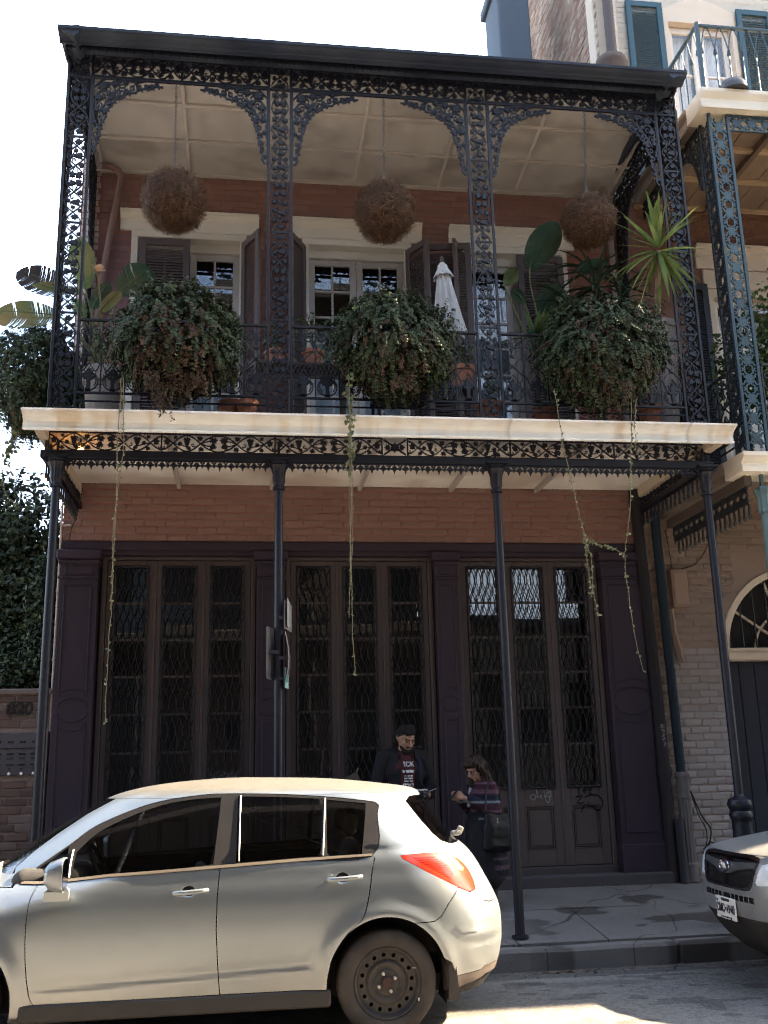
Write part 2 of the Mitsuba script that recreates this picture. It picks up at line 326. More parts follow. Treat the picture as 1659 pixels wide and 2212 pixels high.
# lintel entablatures of the upper windows
def lintel(holder, x0, x1, z0, z1, y, col):
    h = z1-z0
    pr = [(y+.05,z0),(y-.03,z0),(y-.03,z0+h*.62),(y-.045,z0+h*.66),(y-.05,z0+h*.72),(y-.085,z0+h*.86),(y-.11,z0+h*.90),(y-.11,z1),(y+.05,z1)]
    put(holder+'__lintel', prof_x(pr, x0, x1, .0, .0), 'm_matte', col=col)
WC = cnoise(WHITE, .12, 4., tint=(.58,.53,.46))
WB = cnoise((.50,.47,.45), .14, 4.)
wins = [(-2.63,-1.33),(-.69,.60),(1.19,2.5)]
for (a, b), (l0, l1) in zip(wins, ((-2.76,-1.19),(-.81,.73),(1.06,2.6))): lintel(H, l0, l1, 7.585, 7.81, G, WC)
def sash_leaf(holder, x0, x1, z0, z1, y, cols, rows, zg0, st=.085, bar=.024, col=WB, base=None):
    """glazed door leaf: frame and bars in one part, panes each their own; base: solid panel below zg0"""
    m = MB(); t = .02
    m.box(x0, x0+st, y-t, y+t, z0, z1, .004); m.box(x1-st, x1, y-t, y+t, z0, z1, .004)
    m.box(x0+st, x1-st, y-t, y+t, z1-st, z1, .004); m.box(x0+st, x1-st, y-t, y+t, z0, zg0, .004)
    gx0, gx1, gz1 = x0+st, x1-st, z1-st
    for c in range(1, cols): q = gx0+(gx1-gx0)*c/cols; m.box(q-bar/2, q+bar/2, y-.016, y+.016, zg0, gz1)
    for r in range(1, rows): q = zg0+(gz1-zg0)*r/rows; m.box(gx0, gx1, y-.014, y+.014, q-bar/2, q+bar/2)
    put(holder+'__frame', m, 'm_satin', col=col)
    for c in range(cols):
        for r in range(rows):
            a, b = gx0+(gx1-gx0)*c/cols, gx0+(gx1-gx0)*(c+1)/cols; lo, hi = zg0+(gz1-zg0)*r/rows, zg0+(gz1-zg0)*(r+1)/rows
            j = rng.uniform(-.0025,.0025,2)
            put(holder+'__pane', ([(a,y+j[0],lo),(b,y-j[0],lo),(b,y-j[0]+j[1],hi),(a,y+j[0]+j[1],hi)], [[0,1,2,3]]), 'm_pane')
def louver(holder, w, z0, z1, tw, col, mat='m_satin', mid=(.42,), st=.075, pitch=.035, name='__shutter'):
    """louvred shutter leaf, hinged at local x=0, in the local xz plane"""
    k = ukey(holder+name); m = MB(); t = .018; zs = [z0+.09]+[z0+(z1-z0)*q for q in mid]+[z1-.07]
    m.box(0, st, -t, t, z0, z1, .003); m.box(w-st, w, -t, t, z0, z1, .003)
    m.box(st, w-st, -t, t, z0, z0+.10, .003); m.box(st, w-st, -t, t, z1-.08, z1, .003)
    for q in zs[1:-1]: m.box(st, w-st, -t, t, q-.045, q+.045, .003)
    d = plydict(m, mat, False, col); d['to_world'] = tw; scene[k] = d
    s = plydict(MB().add(*cbox(st, w-st, -.0225, .0225, -.004, .004, .002)), mat, False, col)
    for lo, hi in zip(zs[:-1], zs[1:]):
        n = int((hi-lo-.10)/pitch)
        for q in range(n):
            put(k+'__slat', None, None, d=s, tw=tw @ T().translate([0,0,lo+.05+(q+.6)*(hi-lo-.10)/n]) @ T().rotate([1,0,0], 52.0))
    return k
TAU = cnoise(TAUPE, .1, 5.)
for wi, (a, b) in enumerate(wins):
    w = H+f'__window'; k = ukey(w)
    m = MB()
    m.box(a, a+.075, G-.03, G+.12, 4.72, 7.50, .006); m.box(b-.075, b, G-.03, G+.12, 4.72, 7.50, .006); m.box(a, b, G-.032, G+.12, 7.50, 7.583, .006)
    m.box(a+.075, b-.075, G+.10, G+.18, 7.40, 7.50, .004)
    m.box(a+.075, a+.08, G+.12, G+.2, 4.72, 7.42); m.box(b-.08, b-.075, G+.12, G+.2, 4.72, 7.42)
    put(k+'__casing', m, 'm_matte', col=WC)
    mid = (a+b)/2
    for x0, x1 in ((a+.08, mid-.003), (mid+.003, b-.08)):
        sash_leaf(k, x0, x1, 4.74, 7.395, G+.155, 2, 6, 5.35, st=.075)
    put(k+'__curtain', MB().box(a+.1, b-.1, G+.42, G+.43, 4.74, 6.62), 'm_matte', col=cnoise((.30,.38,.45), .25, 5.))
Zs = (4.76, 7.47)
sh = lambda x, y, a: T().translate([x, y, 0]) @ T().rotate([0,0,1], a)
louver(H, .565, *Zs, sh(-2.535, G-.045, 0), TAU)                     # first window: left leaf closed
louver(H, .40, *Zs, sh(-1.375, G-.03, -62.), TAU); louver(H, .40, *Zs, sh(-.66, G-.03, -118.), TAU)
louver(H, .40, *Zs, sh(.535, G-.03, -60.), TAU); louver(H, .56, *Zs, sh(.70, G-.20, -8.), TAU)
louver(H, .40, *Zs, sh(1.22, G-.03, -118.), TAU); louver(H, .565, *Zs, sh(1.87, G-.045, 0), TAU)
# ground floor: white soffit board, head beam, pilasters, doors, step
PU = cnoise(PURP, .3, 7., tint=(.040,.030,.042)); DC = cnoise(DOORC, .28, 7., tint=(.085,.070,.068))
m = MB(); m.box(-3.02, 3.04, G-.025, G+.002, 4.60, 4.68, .004); put(H+'__soffit_board', m, 'm_matte', col=WC)
m = MB(); m.box(-3.22, 3.12, G-.035, G+.28, 3.845, 3.945, .01); m.box(-3.2, 3.1, G+.0, G+.28, 3.80, 3.845)
put(H+'__head_beam', m, 'm_satin', col=PU)
def pilaster(x0, x1, y, rounds=True):
    k = ukey(H+'__pilaster'); m = MB(); c = (x0+x1)/2; w = x1-x0
    m.box(x0, x1, y, G+.28, .42, 3.80, .006)
    m.box(x0-.03, x1+.03, y-.05, G+.25, 3.74, 3.84, .012); m.box(x0-.015, x1+.015, y-.028, G+.25, 3.69, 3.74, .012); m.box(x0-.012, x1+.012, y-.022, G+.25, 3.535, 3.565, .008)
    m.box(x0-.012, x1+.012, y-.03, G+.25, .42, .735, .012)
    put(k+'__shaft', m, 'm_satin', col=PU)
    m = MB(); z0, z1 = .86, 3.46; e = .055 if w > .3 else .045
    def ring(a, b, lo, hi): m.box(a, a+.014, y-.012, y, lo, hi, .004); m.box(b-.014, b, y-.012, y, lo, hi, .004)
    ring(x0+e, x1-e, z0, 2.08); ring(x0+e, x1-e, 2.33, z1); m.box(x0+e, x1-e, y-.012, y, z0-.014, z0, .004); m.box(x0+e, x1-e, y-.012, y, z1, z1+.014, .004)
    R = (w-2*e)/2
    for s in (1,-1):
        pts = [(c+R*1.02*math.cos(t), y-.004, 2.205+s*(.03+R*.62*math.sin(t))) for t in np.linspace(0, PI, 17)]
        m.tube(pts, .009, 6)
        pts = [(c+R*math.cos(t), y-.004, (2.08 if s < 0 else 2.33)+(-s)*R*.6*math.sin(t)*-1) for t in np.linspace(0, PI, 15)]
        m.tube([(p[0], p[1], p[2]-s*.0) for p in pts], .006, 6)
    m.box(x0+e, x1-e, y-.010, y, 3.585, 3.67, .006)
    put(k+'__panel_moulding', m, 'm_satin', 40, col=PU)
for x0, x1, y in ((-3.21,-2.82,G-.06),(-1.185,-.885,G-.035),(.738,.988,G-.035),(2.615,3.10,G-.06)): pilaster(x0, x1, y)
m = MB(); m.box(-3.2, 3.12, G-.16, G+.05, .15, .455, .015); put(H+'__step', m, 'm_matte', col=cnoise((.05,.045,.052), .3, 4.))
m = MB(); m.box(-2.8, 2.6, G+.05, G+.3, .40, .525, .008); put(H+'__threshold', m, 'm_matte', col=cnoise((.05,.043,.045), .3, 4.))
def grille(w, h, n):
    """folding lattice gate: uprights and crossing laths, local xz from 0"""
    m = MB(); p = h/n; c = 5; dx = w/c
    for i in range(c+1):
        for ph in (0, 1):
            if (i == 0 and ph) or (i == c and not ph): pass
            pts = []
            for q in range(n*8+1):
                t = q/8*PI; pts.append((np.clip(i*dx+(dx*.5*math.sin(t) if ph == 0 else -dx*.5*math.sin(t)), 0, w), .004*(1 if ph else -1), h*q/(n*8)))
            m.add(*tube(pts, .0058, 4, False))
    for x in (0, w): m.box(x-.006, x+.006, -.008, .008, 0, h)
    for z in (0, h): m.box(-.006, w+.006, -.008, .008, z-.007, z+.007)
    return m
leafs = {}
bays = [(-2.80,-1.195),(-.875,.728),(.998,2.605)]
g_d = None
for bi, (a, b) in enumerate(bays):
    m = MB(); y = G+.13
    m.box(a, a+.05, y-.05, y+.06, .525, 3.80, .006); m.box(b-.05, b, y-.05, y+.06, .525, 3.80, .006); m.box(a+.05, b-.05, y-.052, y+.06, 3.765, 3.80, .004)
    put(H+'__door_frame', m, 'm_satin', col=DC)
    w = (b-a-.10)/3
    for q in range(3):
        k = ukey(H+'__door'); x0 = a+.05+q*w+.004; x1 = a+.05+(q+1)*w-.004; st = .092
        m = MB(); t = .022; z0, z1, zg0, zg1 = .53, 3.76, 1.335, 3.69
        m.box(x0, x0+st, y-t, y+t, z0, z1, .005); m.box(x1-st, x1, y-t, y+t, z0, z1, .005)
        m.box(x0+st, x1-st, y-t, y+t, zg1, z1, .005); m.box(x0+st, x1-st, y-t, y+t, zg0-.2, zg0, .005); m.box(x0+st, x1-st, y-t, y+t, z0, z0+.17, .005)
        for r in range(1, 6): zz = zg1-r*.384; m.box(x0+st, x1-st, y-.004, y+.018, zz-.012, zz+.012)
        if q: m.box(x0-.012, x0+.012, y-t-.012, y-t, z0, z1, .004)
        put(k+'__frame', m, 'm_satin', col=DC)
        m = MB(); m.box(x0+st, x1-st, y-.006, y+.015, z0+.17, zg0-.2); m.box(x0+st+.035, x1-st-.035, y-.016, y-.006, z0+.205, zg0-.235, .008)
        put(k+'__panel', m, 'm_satin', col=DC)
        m = MB()
        for e in (0,.02):
            X0, X1, Z0, Z1 = x0+st-.002+e, x1-st+.002-e, z0+.168+e, zg0-.198-e
            m.box(X0, X0+.010, y-t-.006, y-.006, Z0, Z1, .003); m.box(X1-.010, X1, y-t-.006, y-.006, Z0, Z1, .003); m.box(X0+.01, X1-.01, y-t-.006, y-.006, Z0, Z0+.010, .003); m.box(X0+.01, X1-.01, y-t-.006, y-.006, Z1-.010, Z1, .003)
        put(k+'__moulding', m, 'm_satin', col=DC)
        zr = [zg0]+[zg1-r*.384 for r in range(5,0,-1)]+[zg1]
        for lo, hi in zip(zr[:-1], zr[1:]):
            j = rng.uniform(-.003,.003,2)
            put(k+'__pane', ([(x0+st,y+.012+j[0],lo),(x1-st,y+.012-j[0],lo),(x1-st,y+.012-j[0]+j[1],hi),(x0+st,y+.012+j[0]+j[1],hi)], [[0,1,2,3]]), 'm_pane_old')
        if g_d is None: g_d = plydict(grille(x1-x0-2*st+.055, zg1-zg0+.02, 9), 'm_iron', True)
        put(k+'__grille', None, None, d=g_d, tw=at(x0+st-.028, y-t-.012, zg0-.015))
        leafs[(bi, q)] = (k, x0, x1, y-t)
# ---------------------------------------------------------------- cast iron ornament, drawn in (x, z) and cast in depth
def ribbon(pts, w, n=10): return LineString(curve(pts, n)).buffer(w/2, quad_segs=3)
def gleaf(x, z, s, a):
    """five-lobed grape leaf"""
    P = [(0,-.15),(.30,-.42),(.34,-.12),(.62,-.10),(.42,.14),(.50,.48),(.20,.42),(0,.78),(-.20,.42),(-.50,.48),(-.42,.14),(-.62,-.10),(-.34,-.12),(-.30,-.42)]
    return affinity.translate(affinity.rotate(affinity.scale(Polygon(P), s, s, origin=(0,0)), a, origin=(0,0)), x, z)
def grapes(x, z, s, a=180):
    g = unary_union([Point(q*s, r*s).buffer(.17*s, quad_segs=2) for q, r in ((-.26,0),(0,.05),(.26,0),(-.16,.26),(.16,.26),(0,.30),(-.1,.5),(.1,.5),(0,.72))])
    return affinity.translate(affinity.rotate(g, a, origin=(0,0)), x, z)
def spiral(x, z, r0, r1, a0, turns, w, n=22):
    t = np.linspace(0, 1, n); a = a0+turns*2*PI*t; r = r0+(r1-r0)*t
    return LineString(np.stack([x+r*np.cos(a), z+r*np.sin(a)], 1)).buffer(w/2, quad_segs=3)
def relief(stems, blobs, d=.016, simp=.0009):
    """stems thinner, leaves and fruit standing proud"""
    m = MB(); m.add(*extr(unary_union(stems), d, simp))
    for b in blobs:
        v, f = extr(b.simplify(simp), d*1.7); c = np.array(b.centroid.coords[0])
        far = np.abs(v[:,1]) > 0; s = .86
        v2 = v.copy(); v2[:,0] = np.where(v[:,1] < 0, c[0]+(v[:,0]-c[0])*s, v[:,0]); v2[:,2] = np.where(v[:,1] < 0, c[1]+(v[:,2]-c[1])*s, v[:,2])
        m.add(v2, f)
    return m
def vine(L, h, w=.013, flip=1, reps=1):
    """grape vine running along x, of length L and height h about z=0: two stems that cross, leaves, hanging fruit, tendrils"""
    q = h*.46; s = h*.34
    f = lambda pts: [(a*L, b*q) for a, b in pts]
    A = [(0,-.8),(.04,-.62),(.10,0),(.155,.62),(.22,.97),(.285,.62),(.34,0),(.41,-.66),(.5,-.97),(.59,-.66),(.66,0),(.715,.62),(.78,.97),(.845,.62),(.90,0),(.96,-.62),(1,-.8)]
    S = [ribbon(f(A), w, 6), ribbon(f([(a, -b) for a, b in A]), w, 6)]
    B = []
    for m in (1, -1):
        X = lambda a: (a if m > 0 else 1-a)*L
        B += [grapes(X(.22), .52*q, s*1.35), gleaf(X(.455), .50*q, s*1.05, 170*m), gleaf(X(.45), -.42*q, s*1.0, 20*m), gleaf(X(.335), .70*q, s*.8, 180), gleaf(X(.345), -.72*q, s*.75, 0),
              gleaf(X(.055), .15*q, s*.95, 75*m), gleaf(X(.12), -.74*q, s*.62, 10), gleaf(X(.12), .76*q, s*.55, 190), gleaf(X(.235), -.62*q, s*.62, -30*m), gleaf(X(.155), -.05*q, s*.6, -80*m)]
        S += [spiral(X(.275), -.15*q, .02*h, .12*h, 0 if m > 0 else PI, .9*m, w*.65, 12), spiral(X(.02), -.45*q, .02*h, .10*h, 2, -.8*m, w*.65, 12), ribbon([(X(.22), q), (X(.225), .6*q), (X(.22), .4*q)], w*.7, 4),
              ribbon([(X(.10), 0), (X(.17), -.2*q), (X(.24), -.5*q)], w*.6, 4), ribbon([(X(.34), 0), (X(.40), .25*q), (X(.46), .45*q)], w*.7, 4), ribbon([(X(.36), -.1*q), (X(.41), -.3*q), (X(.45), -.4*q)], w*.6, 4)]
    return S, B
def panel(L, h, w=.013, reps=1, edge=.012):
    S, B = vine(L, h, w, reps=reps)
    S = S+[sbox(0, h/2-edge/2, L, h/2+edge/2), sbox(0, -h/2-edge/2, L, -h/2+edge/2), sbox(-edge/2, -h/2, edge/2, h/2), sbox(L-edge/2, -h/2, L+edge/2, h/2)]
    return relief(S, B)
def bracket(W_, H_):
    """spandrel of an arch: corner at (0,0), running to +x and down -z, scrolls and leaves between the rails and the arch"""
    S, B = [], []; w = .015
    C_ = curve([(.035,-1),(.09,-.82),(.13,-.64),(.185,-.48),(.26,-.355),(.37,-.265),(.51,-.195),(.68,-.135),(.85,-.10),(1,-.065)], 8); tt_ = np.linspace(0, PI/2, len(C_))
    E = lambda t, k=1.0: (W_*float(np.interp(t, tt_, C_[:,0]))*k, H_*float(np.interp(t, tt_, C_[:,1]))*k)
    ts = np.linspace(.0, PI/2, 26)
    S.append(ribbon([(E(t)[0]+.010*math.sin(i*1.9)+.004, E(t)[1]+.010*math.cos(i*1.9)) for i, t in enumerate(ts)], w, 4))
    S += [sbox(-.006, -H_, .010, 0), sbox(0, -.012, W_, .004)]
    for i, t in enumerate(np.linspace(.06, PI/2-.06, 17)):
        x, z = E(t); d = min(x, -z)+.001; r = .022+.018*math.sin(t*2)**2
        S.append(spiral(x-r*.75*math.sin(t*.9+.35), z+r*1.0, .008, r, i*1.7, 1.05*(1 if i % 2 else -1), w*.8, 12))
        S.append(Point(x+.014*math.cos(t), z-.014*math.sin(t)).buffer(.011, quad_segs=2))
        if i % 2: B.append(gleaf(x*.93, z*.93, .034+.012*math.sin(2*t), -140+t*90))
    big = [(.085,-.085,.095,-135),(.20,-.06,.07,-100),(.055,-.22,.07,-170),(.30,-.045,.05,-90),(.04,-.36,.05,180),(.15,-.17,.055,-130),(.40,-.035,.04,-80),(.03,-.50,.04,170)]
    B += [gleaf(*q) for q in big]
    S += [spiral(.15, -.125, .014, .075, 0, 1.35, w*.85), spiral(.095, -.20, .012, .060, 2, -1.3, w*.85), spiral(.27, -.075, .010, .048, 1, 1.3, w*.8), spiral(.05, -.31, .010, .045, 1, -1.3, w*.8),
          ribbon([(.0,-.42),(.035,-.33),(.03,-.22),(.09,-.13),(.18,-.055),(.30,-.02),(.42,-.03),(.52,0)], w), ribbon([(.0,-.12),(.07,-.04),(.13,0)], w), ribbon([(.0,-.60),(.025,-.5),(.01,-.40)], w*.8), ribbon([(.20,0),(.25,-.10),(.20,-.17),(.13,-.27),(.06,-.40)], w*.8)]
    B += [grapes(.19, -.21, .06, 135)]
    return relief(S, B, .018)
def rail_unit(w, h):
    S, B = [], []; c = w/2; t = .011
    S += [sbox(-t*.6, 0, t*.6, h), sbox(w-t*.6, 0, w+t*.6, h)]
    R = w*.40
    S += [spiral(c-.004, .115, R, R*.82, -1.9, -.80, t), spiral(c+.004, .115, R, R*.82, PI+1.9, .80, t)]
    S += [spiral(c-R*.5, .20, .01, .035, 0, 1, t*.7), spiral(c+R*.5, .20, .01, .035, PI, -1, t*.7)]
    B += [Polygon([(c-.028,.02),(c+.028,.02),(c+.018,.05),(c+.02,.13),(c+.045,.135),(c+.06,.165),(c+.03,.16),(c+.025,.19),(c+.04,.20),(c,.26),(c-.04,.20),(c-.025,.19),(c-.03,.16),(c-.06,.165),(c-.045,.135),(c-.02,.13),(c-.018,.05)])]
    S += [ribbon([(.012,h*.40),(c*.75,h*.50),(w-.03,h*.66),(w-.012,h*.74)], t*.8), ribbon([(w-.012,h*.40),(w-c*.75,h*.50),(.03,h*.66),(.012,h*.74)], t*.8), ribbon([(.012,h*.40),(.05,h*.30),(c,.29)], t*.8), ribbon([(w-.012,h*.40),(w-.05,h*.30),(c,.29)], t*.8)]
    B += [gleaf(c, h*.53, .035, 0), gleaf(c, h*.70, .04, 180)]
    S += [spiral(c-.055, h*.86, .012, .052, 0, 1.25, t*.8), spiral(c+.055, h*.86, .012, .052, PI, -1.25, t*.8), ribbon([(c,h*.98),(c,h*.86),(c,h*.74)], t)]
    B += [Polygon([(c-.02,h*.80),(c,h*.72),(c+.02,h*.80),(c,h*.87)])]
    return S, B
def rail_panel(L, h):
    n = max(1, round(L/.215)); u = L/n; S, B = [], []
    for i in range(n):
        s, b = rail_unit(u, h); S += [affinity.translate(q, i*u, 0) for q in s]; B += [affinity.translate(q, i*u, 0) for q in b]
    m = relief(S, B, .014); m.box(0, L, -.018, .018, h, h+.022, .004); m.box(0, L, -.012, .012, -.010, .010, .002); m.box(0, L, -.010, .010, -.085, -.072, .002)
    return m
def fringe(L, h, kind=0, pitch=.1):
    n = max(1, round(L/pitch)); u = L/n; S = [sbox(0, -.012, L, .006)]; B = []
    for i in range(n):
        c = (i+.5)*u; q = u/.1
        if kind == 0:     # bells with a drop, joined by bars
            S += [sbox(c-.045*q, -.028, c-.030*q, 0), sbox(c+.030*q, -.028, c+.045*q, 0), sbox(c-.05*q, -.050, c+.05*q, -.040), sbox(c-.006, -.05, c+.006, 0)]
            B += [Polygon([(c-.016*q,-.02),(c+.016*q,-.02),(c+.030*q,-.052),(c+.012*q,-.058),(c,-h),(c-.012*q,-.058),(c-.030*q,-.052)]), Polygon([(c-.058*q,-.022),(c-.040*q,-.03),(c-.040*q,-.055),(c-.05*q,-.068),(c-.062*q,-.055)])]
            S += [sbox(c-.05*q, -.05, c-.042*q, -.02)]
        elif kind == 1:   # vine leaves in a row
            B += [gleaf(c, -.035, .070*q, 180), Point(c-.5*u, -.055).buffer(.013, quad_segs=2)]; S += [sbox(c-.003, -h, c+.003, 0), sbox(c-u*.5-.003, -.05, c-u*.5+.003, 0), sbox(c-u*.5, -.036, c+u*.5, -.028)]
        else:             # long pointed drops under arches
            S += [ribbon([(c-u/2,-h*.2),(c-u*.30,-h*.02),(c,-h*.02),(c+u*.30,-h*.02),(c+u/2,-h*.2)], .012), sbox(c-u*.5-.012, -h*.78, c-u*.5+.012, -h*.1)]
            B += [Polygon([(c-u*.5-.02,-h*.72),(c-u*.5+.02,-h*.72),(c-u*.5,-h)])]
    return relief(S, B, .014)
K = thing('iron_gallery', 'black cast-iron gallery with grapevine panels carrying the fern-hung balcony', 'gallery')
labels[K]['group'] = 'iron galleries'; del labels[K]['group']
PX = [(-3.06,-2.835),(-1.117,-.897),(.896,1.117),(2.95,3.172)]
ZD, ZF = 4.61, 8.45
IRON = 'm_iron'
# lower columns
def column(x, pedestal):
    k = ukey(K+'__column'); m = MB(); z0 = swz(0)
    if pedestal:
        m.lathe([(.0,z0),(.13,z0),(.13,z0+.12),(.11,z0+.16),(.092,z0+.20),(.088,1.02,1),(.088,1.05),(.100,1.07),(.104,1.10),(.09,1.13),(.104,1.16),(.112,1.19),(.10,1.225),(.05,1.25),(.04,1.27),(0,1.27)], (x,0,0), 20)
    else: m.lathe([(0,z0),(.07,z0),(.07,z0+.02),(.045,z0+.03)], (x,0,0), 16)
    m.lathe([(.041,z0),(.040,2.6),(.036,4.0),(.036,4.07)], (x,0,0), 18)
    put(k+'__shaft', m, IRON, 40)
    m = MB().lathe([(.036,4.02),(.052,4.03),(.054,4.05),(.045,4.06),(.043,4.075),(.050,4.085),(.052,4.10,1),(.056,4.18,1),(.068,4.225,1),(.075,4.235),(.080,4.25),(.070,4.262),(.085,4.275),(.085,4.29),(0,4.29)], (x,0,0), 32, 8, .07)
    m.box(x-.10, x+.10, -.10, .10, 4.288, 4.312, .004); m.box(x-.012, x+.012, -.012, .012, 4.31, 4.46)
    for s in (-1,1): m.mesh(extr(Polygon([(0,0),(.085,0),(.07,-.03),(.03,-.06),(.0,-.16)]), .05), np.diag([s,1,1]), (x+s*.04, 0, 4.30))
    put(k+'__capital', m, IRON, 40)
CXS = [-2.955, -1.010, 1.008, 3.075]
for x, p in zip(CXS, (False, False, False, True)): column(x, p)
# lower beam, frieze and fringe, front and both ends
def span(name, builder, x0, x1, y0=0.0, z=0.0, d=None):
    return put(K+name, None, None, d=d if d is not None else plydict(builder, IRON), tw=at(x0, y0, z))
pm = {}
def cached(kind, L, *a):
    q = (kind, round(L, 3), a)
    if q not in pm:
        pm[q] = plydict({'panel': panel, 'rail': rail_panel, 'fringe': fringe}[kind](L, *a), IRON)
    return pm[q]
m = MB(); m.box(-3.10, 3.16, -.035, .035, 4.292, 4.362, .005)
for x in (-3.06, 3.13): m.box(x-.035, x+.035, .035, G, 4.292, 4.362, .005)
put(K+'__beam', m, IRON)
fx = [-3.04,-2.06,-1.045,-.06,.18,1.16,2.18,3.13]
for a, b in zip(fx[:-1], fx[1:]):
    if b-a < .5:
        S = [ribbon([(-.1,-.07),(0,0),(.1,.07)], .014), ribbon([(-.1,.07),(0,0),(.1,-.07)], .014), sbox(-.126,-.09,-.114,.09), sbox(.114,-.09,.126,.09)]
        B = [gleaf(0, .0, .07, 0), gleaf(0, 0, .07, 180), gleaf(-.06, 0, .05, 90), gleaf(.06, 0, .05, -90)]
        put(K+'__frieze_panel', relief(S, B), IRON, tw=at((a+b)/2, 0, 4.452))
    else: put(K+'__frieze_panel', None, None, d=cached('panel', 1.0, .172, .010), tw=at(a, 0, 4.452, 0, [(b-a)/1.0, 1, 1]))
for x in (-3.06, 3.13):
    for q in (.0, .91): put(K+'__frieze_panel', None, None, d=cached('panel', 1.0, .172, .010), tw=at(x, q, 4.452, 90, [.91, 1, 1]))
fl = [(-2.92,-1.08),(-.94,.94),(1.08,3.0)]
for a, b in fl: put(K+'__fringe', None, None, d=cached('fringe', 1.88, .098, 0, .105), tw=at(a, 0, 4.290, 0, [(b-a)/1.88, 1, 1]))
for x in (-3.06, 3.13): put(K+'__fringe', None, None, d=cached('fringe', 1.7, .16, 2, .105), tw=at(x, .08, 4.290, 90))
# balcony deck, moulded fascia, soffit with ribs
FC = cnoise((.80,.72,.58), .10, 3., tint=(.62,.50,.36))
def fascia_f(v):
    n = meshkit.fbm(v*np.array([5,4,14.]), 4, 3); d = np.clip((v[:,2]-4.48)/.12, 0, 1)
    s = np.clip((meshkit.fbm(v*np.array([9,1,1.5]), 3, 11)-.52)*6, 0, 1)*np.clip((meshkit.fbm(v*np.array([1.1,1,1]),2,4)-.35)*3,0,1)
    q = np.abs(((v[:,0]+4.1) % 1.72)-.86); jn = np.clip((q-.835)/.02, 0, 1); dr_ = np.clip((meshkit.fbm(v*np.array([22,1,.6]), 3, 21)-.56)*7, 0, 1)*np.clip((4.60-v[:,2])/.05, 0, 1)*.5
    return (1.05-.16*n)*(1-.35*jn*(v[:,1] < -.3)), np.clip(d*(.2+.5*n)+s*.8+dr_, 0, 1)
fascia_c = Col((.82,.85,.85), (.62,.54,.44), fascia_f)
pr = [(-.26,4.462),(-.330,4.450),(-.335,4.466),(-.312,4.472),(-.312,4.530),(-.322,4.537),(-.332,4.552),(-.360,4.573),(-.390,4.585),(-.400,4.592),(-.42,4.594),(-.42,4.612),(-.26,4.612)]
def fine(vf, n=3, L=.06):
    m = trimesh.Trimesh(*vf, process=False); v, f = trimesh.remesh.subdivide_to_size(m.vertices, m.faces, L, max_iter=12); return v, f
xe0, xe1 = -3.20, 3.24
put(K+'__deck_fascia', sweep_x(pr, xe0, xe1, 240), 'm_matte', 30, col=fascia_c, label='cream moulded balcony edge stained with rust')
for s, xe in ((-1, xe0), (1, xe1)):
    v, f = prof_x(pr, 0, 2.02); v = np.stack([xe-s*(v[:,1]+.42), -.27+v[:,0]*1.035, v[:,2]], 1)
    put(K+'__deck_fascia', (v, f), 'm_matte', 30, col=cnoise((.42,.36,.29), .25, 5.))
m = MB(); m.box(xe0+.13, xe1-.13, -.27, G, 4.585, 4.610)
put(K+'__deck', m, 'm_matte', col=cnoise((.22,.19,.165), .2, 5.))
SC = cnoise((.72,.69,.64), .14, 4., tint=(.40,.32,.26))
JC = cnoise((.36,.32,.29), .2, 4.)
for x in (-2.02,-1.03,-.07,.95,1.93): put(K+'__joist', MB().box(x-.022, x+.022, .04, G-.03, 4.522, 4.577, .004), 'm_matte', col=JC)
put(K+'__soffit', fine(MB().box(xe0+.13, xe1-.13, -.27, G-.02, 4.575, 4.583).vf(), L=.15), 'm_matte', col=SC)
# upper lattice posts
def post_face(w, h):
    S, B = [], []; e = .026
    n = 4; ph = (h-.16)/n
    for i in range(n):
        s, b = vine(ph-.03, w-2*e+.014, .0105, reps=1)
        for lst, out in ((s, S), (b, B)):
            for g in lst:
                g = affinity.affine_transform(g, [0, 1, 1, 0, w/2, 0.16+i*ph+.02]); out.append(g)
        S.append(sbox(e, 0.16+i*ph-.008, w-e, 0.16+i*ph+.012))
    return relief(S, B, .014), e
pf, e_ = post_face(.222, ZF-ZD)
pfd = plydict(pf, IRON); 
def post(x0, x1, faces):
    k = ukey(K+'__post'); m = MB()
    for x in (x0, x1): m.box(x-.013, x+.013, -.013, .013, ZD, ZF+.05, .003)
    if 'L' in faces or 'R' in faces: m.box((x0 if 'L' in faces else x1)-.013, (x0 if 'L' in faces else x1)+.013, .207, .233, ZD, ZF+.05, .003)
    put(k+'__rails', m, IRON)
    put(k+'__vine_panel', None, None, d=pfd, tw=at(x0, 0, ZD, 0, [(x1-x0)/.222, 1, 1]))
    if 'L' in faces: put(k+'__vine_panel', None, None, d=pfd, tw=at(x0, 0, ZD, 90))
    if 'R' in faces: put(k+'__vine_panel', None, None, d=pfd, tw=at(x1, 0, ZD, 90))
for (a, b), f in zip(PX, ('L','','','R')): post(a, b, f)
# half posts against the wall
for x in (-3.06, 3.172):
    k = ukey(K+'__post'); m = MB()
    for y in (G-.21, G-.02): m.box(x-.013, x+.013, y-.013, y+.013, ZD, ZF, .003)
    put(k+'__rails', m, IRON); put(k+'__vine_panel', None, None, d=pfd, tw=at(x, G-.225, ZD, 90, [.95,1,1]))
